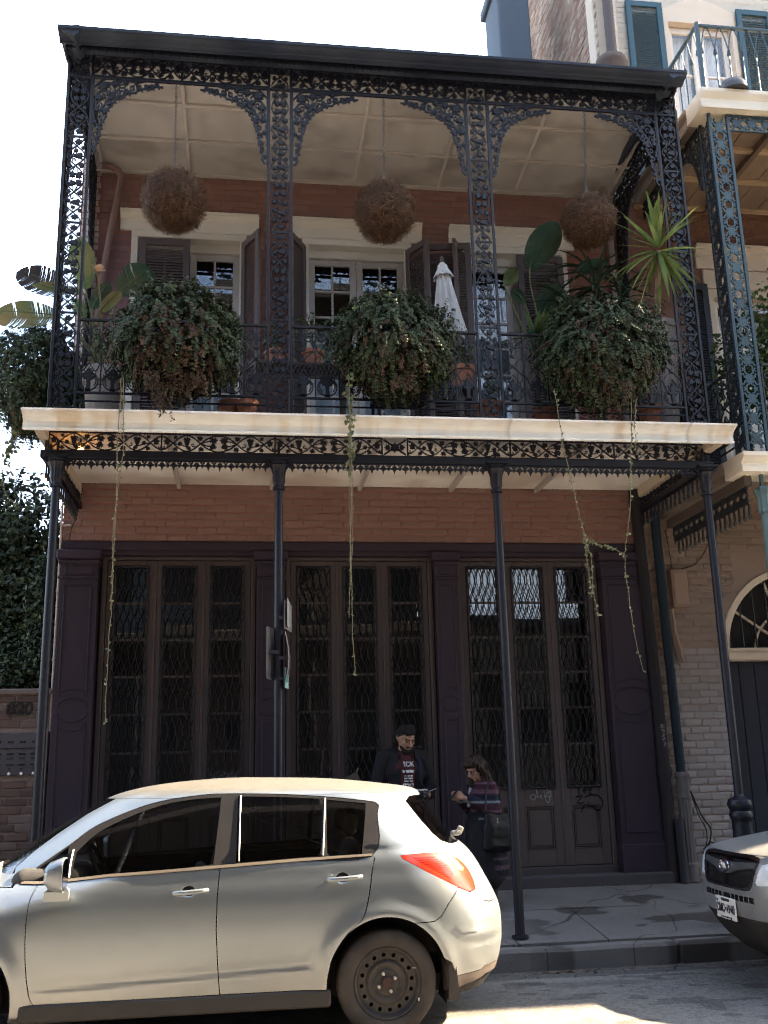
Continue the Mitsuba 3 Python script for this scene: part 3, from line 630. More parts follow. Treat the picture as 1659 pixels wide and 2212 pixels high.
# upper frieze, brackets, railing
FH = .228
for (a0, a1), (b0, b1) in zip(PX[:-1], PX[1:]):
    mid = (a1+b0)/2; L = (b0-a1)/2
    for x in (a1, mid): put(K+'__frieze_panel', None, None, d=cached('panel', .90, FH, .013), tw=at(x+.004, 0, 8.336, 0, [(L-.008)/.90, 1, 1]))
    put(K+'__railing', None, None, d=cached('rail', 1.77, .70), tw=at(a1, 0, 4.915, 0, [(b0-a1)/1.77, 1, 1]))
bd = plydict(bracket(.66, .86), IRON)
for i, (a, b) in enumerate(PX):
    if i < 3: put(K+'__bracket', None, None, d=bd, tw=at(b+.012, 0, 8.205))
    if i > 0: put(K+'__bracket', None, None, d=bd, tw=at(a-.012, 0, 8.205, 0, [-1, 1, 1]))
m = MB(); m.box(-3.06, 3.172, -.014, .014, 8.190, 8.212, .003); m.box(-3.06, 3.172, -.014, .014, 8.449, 8.461, .003); put(K+'__frieze_rail', m, IRON)
for x, s in ((-3.06,-1), (3.172,1)):
    for q in (.235, .92): put(K+'__frieze_panel', None, None, d=cached('panel', .90, FH, .013), tw=at(x, q, 8.336, 90, [.675/.9, 1, 1]))
    put(K+'__bracket', None, None, d=bd, tw=at(x, .24, 8.205, 90, [.9,1,1])); put(K+'__bracket', None, None, d=bd, tw=at(x, 1.60, 8.205, -90, [.9,1,1]))
    put(K+'__railing', None, None, d=cached('rail', 1.77, .70), tw=at(x, .235, 4.915, 90, [1.36/1.77, 1, 1]))
    m = MB(); m.box(x-.014, x+.014, .2, G, 8.190, 8.212, .003); put(K+'__frieze_rail', m, IRON)
# roof: painted beam, leaf fringe, iron cornice, ceiling with battens
BC = cnoise((.40,.34,.30), .2, 4.)
m = MB(); m.box(-3.08, 3.19, -.03, .10, 8.461, 8.525, .006); 
for x in (-3.03, 3.14): m.box(x-.05, x+.05, .10, G, 8.461, 8.525, .006)
put(K+'__eaves_beam', m, 'm_matte', col=BC)
for a, b in ((-3.07,-1.0),(-1.0,1.06),(1.06,3.12)): put(K+'__eaves_fringe', None, None, d=cached('fringe', 2.07, .075, 1, .088), tw=at(a, -.17, 8.448, 0, [(b-a)/2.07, 1, 1]))
for x in (-3.075, 3.125): put(K+'__eaves_fringe', None, None, d=cached('fringe', 1.9, .075, 1, .088), tw=at(x, -.15, 8.448, 90))
pr = [(.1,8.450),(-.185,8.450),(-.185,8.420),(-.225,8.385),(-.240,8.385),(-.245,8.398),(-.268,8.402),(-.278,8.412),(-.315,8.418),(-.345,8.430),(-.355,8.442),(-.375,8.446),(-.38,8.470),(.1,8.535)]
N('m_zinc', two(prin(None, .6, spec=.2)))
ZC = cnoise((.022,.030,.052), .4, 5., tint=(.05,.062,.085))
put(K+'__roof_cornice', sweep_x(pr, -3.115, 3.165, 50), 'm_zinc', 30, col=ZC, label='blue-black iron gutter cornice with chipped paint')
for s, xe in ((-1, -3.115), (1, 3.165)):
    v, f = prof_x([(max(q, -.38), z) for q, z in pr[1:-1]]+[(-.185, 8.50)], -.36, G+.1); v = np.stack([xe-s*(v[:,1]+.38), v[:,0], v[:,2]-.002], 1); put(K+'__roof_cornice', (v, f), 'm_zinc', 30, col=ZC)
def ceil_f(v):
    a = meshkit.fbm(v*np.array([2.2,3,1.]), 4, 5); b = meshkit.fbm(v*np.array([9,2.5,1.]), 3, 8)
    return .82+.36*b, np.clip((a-.50)*5, 0, 1)*.8
ceil_c = Col((.45,.43,.42), (.24,.215,.20), ceil_f)
v, f = fine(([(-3.08,-.02,8.512),(3.15,-.02,8.512),(3.15,G+.01,8.335),(-3.08,G+.01,8.335)], np.array([[0,1,2],[0,2,3]])), L=.12)
put(K+'__ceiling', (v, f), 'm_matte', col=ceil_c, label='stained off-white gallery ceiling')
m = MB()
zc = lambda y: 8.512-(y+.02)*.0967
for y, w in ((.10,.03),(.66,.022),(1.22,.022),(G-.03,.03)): m.box(-3.08, 3.15, y-w, y+w, zc(y)-.024, zc(y)+.004, .004)
for x in (-2.98,-2.0,-1.0,-.06,.95,1.9,3.08):
    m.add([(x-.016,.0,zc(0)-.024),(x+.016,.0,zc(0)-.024),(x+.016,G,zc(G)-.024),(x-.016,G,zc(G)-.024),(x-.016,.0,zc(0)+.004),(x+.016,.0,zc(0)+.004),(x+.016,G,zc(G)+.004),(x-.016,G,zc(G)+.004)], [[0,3,2,1],[4,5,6,7],[0,1,5,4],[1,2,6,5],[2,3,7,6],[3,0,4,7]])
put(K+'__ceiling_batten', m, 'm_matte', col=cnoise((.46,.43,.41), .2, 6.))
v = [(-3.115,-.36,8.476),(3.165,-.36,8.476),(3.165,G+.3,8.90),(-3.115,G+.3,8.90)]
put(K+'__roof', MB().add(v, [[0,1,2,3]]).add([(a,b,c-.03) for a,b,c in v], [[0,3,2,1]]), 'm_matte', col=cnoise((.06,.065,.08), .3))
# ---------------------------------------------------------------- the neighbouring building
NB = thing('apartment_house', 'three-storey painted brick house with teal shutters next door to the salmon one', 'house')
TAN, NX0, NX1 = (.235,.18,.15), 3.13, 17.0
TEAL = cnoise((.035,.085,.115), .2, 4.)
WNB = cnoise((.62,.55,.46), .12, 4., tint=(.52,.42,.32))
def multi(holder, name, rects, y0, y1, mat, col):
    m = MB()
    for x0, x1, z0, z1 in rects: m.box(x0, x1, y0, y1, z0, z1)
    return put(holder+name, m, mat, col=col)
ACX, AR, ATR = 4.92, .92, 2.74     # arched entrance: centre, radius, transom
doors_x = [(ACX-AR, ACX+AR), (8.2,9.8), (11.8,13.4)]
# ground-floor wall with the arched opening
wall = sbox(3.13, .1, NX1, 4.25)
arch = sbox(ACX-AR, 0, ACX+AR, ATR).union(Point(ACX, ATR).buffer(AR, quad_segs=16).intersection(sbox(0, ATR, 20, 9)))
wall = wall.difference(arch)
for a, b in doors_x[1:]: wall = wall.difference(sbox(a, 0, b, 3.3))
v, f = extr(wall, .30); put(NB+'__wall', (v+[0, G+.155, 0], f), 'm_paint_wall', col=cnoise(TAN, .16, 2., tint=(.25,.20,.18)))
nwin = [(4.27,5.27),(6.9,7.9),(9.5,10.5),(12.1,13.1),(14.7,15.7)]
for z0, z1, lo, hi, col in ((4.25,8.3,4.4,7.18,(.17,.09,.065)), (8.3,14.2,8.45,11.22,(.50,.44,.36))):
    w = sbox(3.13, z0, NX1, z1)
    for a, b in nwin: w = w.difference(sbox(a+(-.2 if z0 > 8 else 0), lo, b+(-.2 if z0 > 8 else 0), hi))
    v, f = extr(w, .30); put(NB+'__wall', (v+[0, G+.155, 0], f), 'm_paint_wall', col=cnoise(col, .12, 2.))
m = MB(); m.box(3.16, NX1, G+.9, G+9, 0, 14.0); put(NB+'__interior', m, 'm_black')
hl_ = [(ACX-AR-.02, ACX+AR+.02, 0, ATR+.6), (ACX-.72, ACX+.72, ATR, ATR+1.12)]
brick_wall(NB, 3.14, 7.0, .3, 2.77, G+.002, (.29,.262,.255), holes=hl_, seed=21, near=(3.6,1.8), amp=.06, D=.008, hue=(.22,.19,.18), bev=.008, limit=170)
brick_wall(NB, 3.14, 7.0, 2.77, 4.2, G+.002, TAN, holes=hl_, seed=25, near=(3.8,3.4), amp=.07, D=.009, hue=(.18,.15,.14), bev=.008, limit=130)
brick_wall(NB, 3.14, 7.0, 7.25, 8.25, G+.002, (.17,.09,.065), holes=[(4.05,5.5,7.1,7.75),(6.7,8.1,7.1,7.75)], seed=22, near=(4.2,8), amp=.08, D=.007, limit=90)
brick_wall(NB, 3.14, 6.2, 9.6, 11.4, G+.002, (.52,.46,.38), holes=[(3.56,5.52,8.,11.5)], seed=23, near=(3.4,10.8), amp=.05, D=.004, bev=.005, limit=110)
# exposed side wall above the roof of the salmon house: old brick, sloping gable
sv = lambda x, z: T().translate([3.13, G+.02+x, z]) @ T().rotate([0,0,1], -90.)
m = MB(); m.add([(3.131,G+.01,8.6),(3.131,G+6.5,8.6),(3.131,G+6.5,9.6),(3.131,G+2.6,14.0),(3.131,G+.01,14.0)], [[0,2,1],[0,3,2],[0,4,3]]); put(NB+'__gable_wall', m, 'm_matte', col=cnoise((.30,.25,.21), .25, 3.))
def gable(holder):
    r = np.random.default_rng(31); vs = brick_variants(.2, .058, .014, (.22,.145,.11), .45, 12, .004, 33, (.42,.37,.31))
    var = [plydict((v, f), 'm_matte', 40, c) for v, f, c in vs]; lst = []
    for k in range(70):
        z = 9.0+k*.0735
        for x in np.arange(-.1*(k % 2)+.1, 6, .212):
            top = 14.0 if x < 2.6 else 14.0-(x-2.6)*1.13
            if z < top-.05: lst.append((x+r.uniform(-.006,.006), z))
    lst.sort(key=lambda q: (q[0]-.9)**2+(q[1]-10.9)**2*2)
    for q in lst[:300]: put(holder+'__brick', None, None, d=var[r.integers(12)], tw=sv(*q))
    m = MB(); C = []
    for q in lst[300:]:
        v, f, c = vs[r.integers(12)]; M4 = np.array(sv(*q).matrix); w = np.asarray(v) @ M4[:3,:3].T+M4[:3,3]; m.add(w, f); C.append(c.uv(w))
    k = ukey(holder+'__brickwork'); scene[k] = mikit.ply(m.vf(), 'm_matte', False, uv=np.vstack(C)); labels[k] = {'kind': 'stuff'}
gable(NB)
m = MB(); m.box(3.10, 3.42, G-.02, G+.2, 9.0, 14.0, .01); put(NB+'__corner_strip', m, 'm_paint_wall', col=cnoise((.54,.47,.38), .1, 3.))
# windows of the two upper floors
for lv, (z0, z1, tz) in enumerate(((4.4,7.15,7.05),(8.45,11.2,11.0))):
    for wi, (a, b) in enumerate(nwin[:3]):
        if lv: a, b = a-.2, b-.2
        k = ukey(NB+'__window'); m = MB()
        m.box(a, a+.06, G-.02, G+.14, z0, z1); m.box(b-.06, b, G-.02, G+.14, z0, z1)
        if lv:
            ar = Polygon([(a, z1-.02)]+[(a+(b-a)*t, z1-.02+.20*math.sin(PI*t)) for t in np.linspace(0,1,15)]+[(b, z1-.02),(b, z1-.20),(a, z1-.20)])
            v, f = extr(ar, .18); m.add(v+[0, G+.07, 0], f)
        else: m.box(a, b, G-.02, G+.14, z1-.10, z1)
        put(k+'__casing', m, 'm_matte', col=WNB)
        mid = (a+b)/2
        for x0, x1 in ((a+.062, mid-.003), (mid+.003, b-.062)): sash_leaf(k, x0, x1, z0+.02, z1-(.21 if lv else .105), G+.10, 1, 3, z0+.55, st=.085, bar=.03, col=cnoise((.62,.57,.50), .08, 4.))
        for s, x0 in ((0, a+.12), (1, mid+.06)):
            xs = np.linspace(x0, x0+.30, 25); zz = np.array([z0+.3, z1-.25])
            V = np.array([(x, G+.22+.018*math.sin(i*1.9), z) for z in zz for i, x in enumerate(xs)]); n = len(xs)
            put(k+'__curtain', (V, [[i, i+1, n+i+1, n+i] for i in range(n-1)]), 'm_matte', True, col=cnoise((.55,.55,.52), .15, 3.))
        if not lv: lintel(NB, a-.12, b+.12, 7.42, 7.72, G, WNB); m = MB(); m.box(a-.05, b+.05, G-.03, G+.01, 7.16, 7.41, .01); put(k+'__head_panel', m, 'm_matte', col=WNB)
        sx = .5 if lv else .30
        louver(NB, sx, z0+.02, z1+.05, sh(a-sx-.02, G-.04, 0), TEAL if lv else cnoise((.030,.036,.045), .2, 4.), mid=(.52,), pitch=.034)
        louver(NB, sx, z0+.02, z1+.05, sh(b+.02, G-.04, 0), TEAL if lv else cnoise((.030,.036,.045), .2, 4.), mid=(.52,), pitch=.034)
# the arched entrance: reveal, fanlight with iron bars, transom and dark door
k = ukey(NB+'__entrance'); t = np.linspace(0, PI, 33)
o = Polygon([(ACX+(AR+.02)*math.cos(a), ATR+(AR+.02)*math.sin(a)) for a in t]); i_ = Polygon([(ACX+(AR-.05)*math.cos(a), ATR+.0+(AR-.05)*math.sin(a)) for a in t]+[(ACX-AR+.05, ATR-.1),(ACX+AR-.05, ATR-.1)])
v, f = extr(o.difference(i_), .24); put(k+'__arch_reveal', (v+[0, G+.10, 0], f), 'm_matte', 30, col=WNB)
m = MB(); m.box(ACX-AR, ACX+AR, G-.05, G+.2, ATR-.115, ATR, .012); m.box(ACX-AR, ACX+AR, G-.08, G+.2, ATR-.02, ATR+.02, .008); put(k+'__transom', m, 'm_matte', col=WNB)
m = MB()
for a in (.62, 1.25, PI/2+.32, PI-.62): m.add(*tube([(ACX, G+.2, ATR+.02), (ACX+(AR-.05)*math.cos(a), G+.2, ATR+(AR-.05)*math.sin(a))], .016, 6))
m.tube([(ACX+.45*math.cos(a), G+.2, ATR+.45*math.sin(a)) for a in t], .014, 6)
put(k+'__fanlight_bars', m, 'm_matte', 40, col=WNB)
v, f = extr(i_, .006); put(k+'__pane', (v+[0, G+.225, 0], f), 'm_black')
for x in np.arange(ACX-AR+.10, ACX+AR-.05, .16):
    h = math.sqrt(max(.0, (AR-.04)**2-(x-ACX)**2)); put(k+'__iron_bar', MB().tube([(x, G+.06, ATR), (x, G+.06, ATR+h)], .010, 6), 'm_iron', 40)
for j in range(10):
    w = 2*AR/10; x = ACX-AR+j*w; put(k+'__door_board', MB().box(x+.003, x+w-.003, G+.09, G+.13, .30, ATR-.115, .006), 'm_satin', col=cnoise((.020,.022,.034), .3, 5.))
for a, b in doors_x[1:]:
    put(NB+'__side_door', MB().box(a, b, G+.1, G+.16, .3, 3.3), 'm_satin', col=(.03,.05,.06))
# ---------------------------------------------------------------- its iron gallery
NG = thing('iron_gallery', 'teal cast-iron gallery with quatrefoil posts in front of the house next door', 'gallery')
GREEN = cnoise((.020,.046,.064), .35, 3., tint=(.035,.075,.092)); DKG = cnoise((.018,.024,.030), .3, 3.)
NYF = -.05; NXL = 3.42
def cusp(w, h, n):
    """quatrefoil lattice: crossing bars with small cusps"""
    S = []; u = h/n
    for i in range(n):
        z = i*u
        for s in (1,-1):
            A, B = (0, z), (w, z+u)
            if s < 0: A, B = (w, z), (0, z+u)
            d = np.array([B[0]-A[0], B[1]-A[1]]); L = np.hypot(*d); d /= L; p = np.array([-d[1], d[0]])
            c = [np.array(A)+d*L*t+p*w*o for t, o in ((0,.13),(.13,.20),(.20,.07),(.33,.14),(.5,.02),(.67,.14),(.80,.07),(.87,.20),(1,.13))]
            S.append(LineString(c).buffer(.0075, quad_segs=2)); S.append(LineString([2*(np.array(A)+d*L*t)-q for q, t in zip(c, (0,.13,.20,.33,.5,.67,.80,.87,1))]).buffer(.0075, quad_segs=2))
            S.append(LineString([np.array(A)+d*L*.33, np.array(A)+d*L*.67]).buffer(.012, quad_segs=2))
    return unary_union(S).intersection(sbox(-.01, 0, w+.01, h))
cu = plydict(extr(cusp(.18, 3.66, 18), .018), 'm_iron_green', 40, GREEN); cud = plydict(extr(cusp(.18, 3.66, 18), .018), 'm_iron_green', 40, DKG)
for x in (3.52, 7.0, 10.4, 13.8):
    p = ukey(NG+'__post')
    for q in (x, x+.205): put(p+'__rail', MB().box(q-.016, q+.016, NYF-.016, NYF+.016, 4.42, 8.22, .003), 'm_iron_green', col=GREEN)
    put(p+'__quatrefoil_panel', None, None, d=cu, tw=at(x+.012, NYF, 4.50))
    if x < 4:
        put(p+'__rail', MB().box(x-.016, x+.016, NYF+.19, NYF+.22, 4.42, 8.22, .003), 'm_iron_green', col=DKG)
        put(p+'__quatrefoil_panel', None, None, d=cud, tw=at(x, NYF+.012, 4.50, 90))
fr = lambda L, h: unary_union([affinity.affine_transform(cusp(h, L, max(2, round(L/h))), [0,1,1,0,0,0]), sbox(0,-.012,L,.006), sbox(0,h-.006,L,h+.012)])
for (a, b) in ((3.74,7.0),(7.2,10.4),(10.6,13.8)): put(NG+'__frieze_panel', extr(fr(b-a, .17), .018), 'm_iron_green', 40, col=GREEN, tw=at(a, NYF, 8.04))
def nslab(z0, z1, x0, over, name, col):
    pr = [(.2,z0),(NYF-over*.72,z0),(NYF-over*.72,z0+.05),(NYF-over*.66,z0+.06),(NYF-over*.66,z1-.10),(NYF-over*.85,z1-.07),(NYF-over,z1-.04),(NYF-over,z1),(.2,z1)]
    put(NG+name, sweep_x(pr, x0-over+.12, NX1, 90), 'm_matte', 30, col=col)
    v, f = prof_x(pr, .2, G); v = np.stack([x0+.12-(.2-v[:,1])+(.2-NYF)-.02, v[:,0], v[:,2]], 1)
    put(NG+name, (v, f), 'm_matte', 30, col=cnoise((.22,.18,.15), .3, 4.))
def nf(v):
    return 1.05-.2*meshkit.fbm(v*np.array([4,4,14.]), 4, 7), np.clip((meshkit.fbm(v*np.array([5,1,2.]), 3, 12)-.48)*3, 0, 1)*.7
NF = Col((.78,.72,.60), (.50,.38,.27), nf)
nslab(4.23, 4.415, NXL, .16, '__deck_fascia', NF); nslab(8.23, 8.44, NXL, .14, '__top_fascia', NF)
SOF = Col((.26,.19,.14), (.19,.13,.10), lambda v: (.7+.6*meshkit.fbm(v*np.array([3,1.2,3.]), 4, 2), np.clip((meshkit.fbm(v*np.array([1.3,2,1.]), 3, 4)-.4)*4, 0, 1)))
for j, x in enumerate(np.arange(NXL, 8.2, .16)):
    put(NG+'__soffit_board', MB().box(x+.003, x+.157, .15, G, 8.245+.006*(j % 2), 8.27), 'm_matte', col=SOF)
    if x > NXL: put(NG+'__deck_board', MB().box(x+.003, x+.157, .15, G, 4.25+.004*(j % 2), 4.28), 'm_matte', col=SOF)
m = MB(); m.box(NXL, NX1, .15, G, 8.27, 8.40); m.box(8.2, NX1, .15, G, 8.245, 8.272); m.box(NXL, NX1, .15, G, 4.28, 4.40); m.box(8.2, NX1, .15, G, 4.255, 4.282); put(NG+'__deck', m, 'm_matte', col=(.25,.2,.17))
for x in (4.35, 5.6, 6.85): put(NG+'__joist', MB().box(x-.03, x+.03, .05, G-.03, 8.17, 8.243), 'm_matte', col=cnoise((.16,.11,.085), .3, 4.))
for y in (.55, 1.15, G-.05): put(NG+'__ceiling_batten', MB().box(NXL, 9, y-.03, y+.03, 8.205, 8.243), 'm_matte', col=cnoise((.46,.33,.22), .2, 4.))
# spandrel brackets at the corner, seen edge on from the left
bg = plydict(bracket(.75, .72), 'm_iron_green', 40, DKG)
put(NG+'__bracket', None, None, d=bg, tw=at(3.52, .22, 8.20, 90)); put(NG+'__frieze_panel', extr(fr(1.55, .17), .018), 'm_iron_green', 40, col=DKG, tw=at(3.52, .22, 8.05, 90))
# lower columns and the pierced end frieze with its pendants
for x in (3.62, 7.1, 10.5, 13.9):
    p = ukey(NG+'__column'); m = MB().lathe([(.05,swz(0)),(.05,2.4),(.044,3.80),(.044,3.86)], (x,NYF,0), 18); put(p+'__shaft', m, 'm_iron_green', 40, col=cnoise((.06,.115,.125), .35, 5., tint=(.10,.16,.165)))
    m = MB().lathe([(.044,3.83),(.058,3.845),(.060,3.87),(.050,3.885),(.056,3.90,1),(.060,4.0,1),(.070,4.035,1),(.078,4.05),(.082,4.075),(.0,4.075)], (x,NYF,0), 32, 8, .09); m.box(x-.06, x+.06, NYF-.06, NYF+.06, 4.075, 4.10, .004); m.box(x-.015, x+.015, NYF-.015, NYF+.015, 4.1, 4.24)
    put(p+'__capital', m, 'm_iron_green', 40, col=cnoise((.06,.105,.115), .35, 9., tint=(.11,.17,.175)))
def oval(L, h):
    S = [sbox(0,-.012,L,.012), sbox(0,h-.012,L,h+.012)]; n = round(L/.13)
    g = sbox(0,0,L,h)
    for i in range(n):
        c = (i+.5)*L/n; g = g.difference(affinity.scale(Point(c,h/2).buffer(.048), 1, .62)); 
        g = g.difference(Polygon([(c-L/n*.5-.03,h-.02),(c-L/n*.5+.03,h-.02),(c-L/n*.5,h*.66)])).difference(Polygon([(c-L/n*.5-.03,.02),(c-L/n*.5+.03,.02),(c-L/n*.5,h*.34)]))
    return unary_union(S+[g])
put(NG+'__end_frieze', extr(oval(1.72, .13), .02), 'm_iron_green', 40, col=DKG, tw=at(3.50, .02, 3.985, 90)); put(NG+'__end_fringe', None, None, d=plydict(fringe(1.72, .165, 2, .10), 'm_iron_green', 40, DKG), tw=at(3.50, .02, 3.965, 90))
put(NG+'__end_beam', MB().box(3.46, 3.54, -.02, G, 4.13, 4.23, .005), 'm_matte', col=cnoise((.10,.08,.07), .3, 4.))
put(NG+'__front_frieze', extr(oval(3.3, .13), .02), 'm_iron_green', 40, col=DKG, tw=at(3.70, NYF, 4.09))
# third-floor balcony rail: wrought bars with gothic arches and collars
def brail(name, L, tw, n):
    m = MB(); m.box(0, L, -.02, .02, .82, .85, .004); m.box(0, L, -.012, .012, .03, .05, .003); u = L/n
    for i in range(n+1): m.tube([(i*u, 0, .04), (i*u, 0, .55)], .0085, 6); m.mesh(trimesh.creation.icosphere(1, .024), None, (i*u, 0, .50)); m.mesh(trimesh.creation.icosphere(1, .018), None, (i*u, 0, .54))
    for i in range(n):
        for s in (0,1): m.tube([((i+s)*u+(1-2*s)*u*(t*.5), 0, .55+.27*math.sin(t*PI/2)) for t in np.linspace(0,1,7)], .007, 5)
        m.tube([((i+.0)*u, 0, .55), (i*u, 0, .56)], .009, 5)
    put(NG+name, m, 'm_iron_green', 40, col=GREEN, tw=tw)
for (a, b) in ((3.50,6.6),(6.66,9.8),(9.86,13)): brail('__balcony_rail', b-a, at(a, -.10, 8.44), round((b-a)/.155))
brail('__balcony_rail', 1.86, at(3.47, -.07, 8.44, 90), 12)
put(NG+'__balcony_post', MB().box(3.455, 3.495, -.12, -.08, 8.44, 9.315, .004), 'm_iron_green', col=GREEN)
# railing of the second-floor balcony next door
put(NG+'__railing', None, None, d=plydict(rail_panel(3.2, .7), 'm_iron_green', 40, DKG), tw=at(3.76, NYF, 4.66)); put(NG+'__railing', None, None, d=plydict(rail_panel(1.6, .7), 'm_iron_green', 40, DKG), tw=at(3.52, .2, 4.66, 90))
# ---------------------------------------------------------------- left: garden wall and its bell panel
W_ = thing('garden_wall', 'old brick garden wall with house number 820 at the left edge', 'wall')
put(W_+'__core', MB().box(-12, -3.235, G-.045, G+.2, .1, 2.36), 'm_matte', col=cnoise((.17,.135,.12), .25, 4.))
brick_wall(W_, -8, -3.235, .3, 2.36, G-.047, (.075,.048,.042), seed=41, near=(-3.4,1.6), amp=.3, D=.010, J=.012, H=.072, L=.21, hue=(.145,.122,.108), bsdf='m_matte', holes=[(-4.4,-3.235,1.56,2.02)], limit=260)
put(W_+'__coping', MB().box(-12, -3.22, G-.08, G+.24, 2.36, 2.42, .012), 'm_matte', col=cnoise((.15,.12,.11), .3, 5.))
def text(s, h, depth, tw, k, mat, col, bold=True):
    m = meshkit.text_mesh(s, h, depth, bold); v = np.array(m.vertices); c = (v.min(0)+v.max(0))/2; v[:,:2] -= c[:2]
    put(k, (np.stack([v[:,0], -v[:,2], v[:,1]], 1), np.array(m.faces)), mat, col=col, tw=tw)
for x, ch in zip((-3.60,-3.515,-3.43), '820'): text(ch, .115, .02, at(x, G-.058, 2.225), W_+'__house_number', 'm_satin', (.012,.012,.014))
BP = thing('bell_panel', 'dark metal bell and letter-slot panel with white push buttons on the garden wall', 'bell panel')
put(BP+'__plate', MB().box(-4.32, -3.29, G-.075, G-.045, 1.58, 1.99, .006), 'm_satin', col=cnoise((.055,.05,.058), .3, 8., tint=(.09,.09,.105)))
put(BP+'__top_strip', MB().box(-4.32, -3.29, G-.083, G-.075, 1.835, 1.842), 'm_black')
for i in range(9):
    x = -3.345-i*.115
    for dx in (-.016,.016): put(BP+'__screw_ring', MB().lathe([(.006,0),(.012,.002),(.012,.006),(.0,.008)], (0,0,0), 8), 'm_black', tw=T().translate([x+dx, G-.075, 1.90]) @ T().rotate([1,0,0], 90.))
    put(BP+'__name_slot', MB().box(x-.034, x+.034, G-.081, G-.075, 1.775, 1.795, .003), 'm_black')
    put(BP+'__speaker_hole', MB().box(x-.030, x+.030, G-.080, G-.075, 1.735, 1.758, .004), 'm_satin', col=(.03,.028,.03))
    put(BP+'__letter_slot', MB().box(x-.036, x+.036, G-.081, G-.075, 1.675, 1.690, .003), 'm_black')
    put(BP+'__lock', MB().lathe([(0,0),(.010,0),(.010,.006),(0,.006)], (0,0,0), 10), 'm_black', tw=T().translate([x, G-.075, 1.645]) @ T().rotate([1,0,0], 90.))
    put(BP+'__push_button', MB().lathe([(0,.012),(.010,.010),(.015,.004),(.015,0)], (0,0,0), 12), 'm_gloss', 40, col=(.75,.72,.66), tw=T().translate([x, G-.075, 1.597]) @ T().rotate([1,0,0], 90.))
# ---------------------------------------------------------------- the other side of the street, seen in the glass
def block(label, x0, x1, y, h, col, wins, roof=True):
    k = thing('brick_house' if 'brick' in label else 'plastered_house', label, 'house'); n = max(2, round((x1-x0)/2.6)); u = (x1-x0)/n; m = MB(); zs = [0, 1.0] ; rows = []
    for r in range(wins): rows.append((1.0+3.7*r, 3.5+3.7*r))
    lv = [0]+[q for a in rows for q in a]+[h]
    for a, b in zip(lv[0::2], lv[1::2]): m.box(x0, x1, y-8, y, a, b)
    for (a, b) in rows:
        for i in range(n+1): m.box(max(x0, x0+i*u-.65), min(x1, x0+i*u+.65), y-8, y, a, b)
    put(k+'__wall', m, 'm_matte', col=cnoise(col, .2, 1.))
    for (a, b) in rows:
        for i in range(n): put(k+'__window', MB().box(x0+i*u+.65, x0+(i+1)*u-.65, y-8, y-.15, a, b), 'm_gloss', col=(.03,.035,.04))
    put(k+'__roof', MB().box(x0-.1, x1+.1, y-8.2, y+.35, h, h+.2), 'm_matte', col=(.06,.06,.065))
block('tall grey plastered house across the street', -34, -13.2, -11.6, 13.2, (.09,.085,.085), 3)
block('plain dark brick house across the street', -13, 3.3, -11.6, 13.5, (.055,.045,.042), 3)
block('low pale plastered cottage across the street', 3.6, 9.4, -12.2, 4.9, (.12,.115,.105), 1)
block('long brick house across the street beyond the cottage', 9.6, 34, -11.6, 13.2, (.08,.06,.055), 3)
def far_gallery(label, x0, x1):
    k = thing('iron_gallery', label, 'gallery')
    for z in (4.3, 8.3, 12.2): put(k+'__deck', MB().box(x0, x1, -11.59, -8.95, z, z+.22, .02), 'm_matte', col=(.045,.04,.038))
    for i, x in enumerate(np.linspace(x0+.2, x1-.2, max(3, round((x1-x0)/2.6)))): put(k+'__column', MB().tube([(x,-9.05,-.0),(x,-9.05,12.2)], .05, 8), 'm_iron', 40)
    put(k+'__railing', MB().box(x0, x1, -9.06, -9.03, 5.3, 5.35).box(x0, x1, -9.06, -9.03, 4.6, 4.64), 'm_iron')
far_gallery('dark iron gallery on the brick house across the street', -13, 3.3); far_gallery('dark iron gallery on the grey house across the street', -34, -13.2); far_gallery('dark iron gallery on the long brick house across the street', 9.6, 34)
# ---------------------------------------------------------------- the silver hatchback: a body of level sections, cut into panels
from scipy.spatial import Delaunay
from scipy.interpolate import PchipInterpolator as PCH
CY = -1.342
_w = PCH([.14,.20,.30,.45,.62,.78,.88,.95,1.0,1.08,1.2,1.32,1.40,1.44,1.47,1.50,1.525,1.541], [.76,.795,.820,.840,.848,.842,.828,.812,.802,.775,.727,.672,.632,.605,.565,.48,.33,.02])
_xr = PCH([.14,.2,.3,.4,.5,.6,.68,.75,.81,.88,.93,1.03,1.10,1.2,1.3,1.39,1.43,1.455,1.475,1.495,1.522,1.541], [.30,.36,.425,.455,.470,.470,.458,.430,.400,.362,.335,.265,.185,.10,.02,-.045,-.075,-.16,-.30,-.46,-.75,-1.30])
_xf = PCH([.14,.3,.45,.6,.75,.85,.91,.95,.985,1.02,1.06,1.22,1.373,1.44,1.485,1.52,1.541], [-3.6,-3.74,-3.77,-3.74,-3.62,-3.42,-3.25,-3.10,-2.98,-2.92,-2.86,-2.60,-2.33,-2.19,-2.02,-1.76,-1.42])
_ZS = np.unique(np.concatenate([np.linspace(.14, 1.0, 60), np.linspace(1.0, 1.42, 40), np.linspace(1.42, 1.541, 40)]))
WXR, WXF, WZ, WR = -.41, -3.01, .31, .31
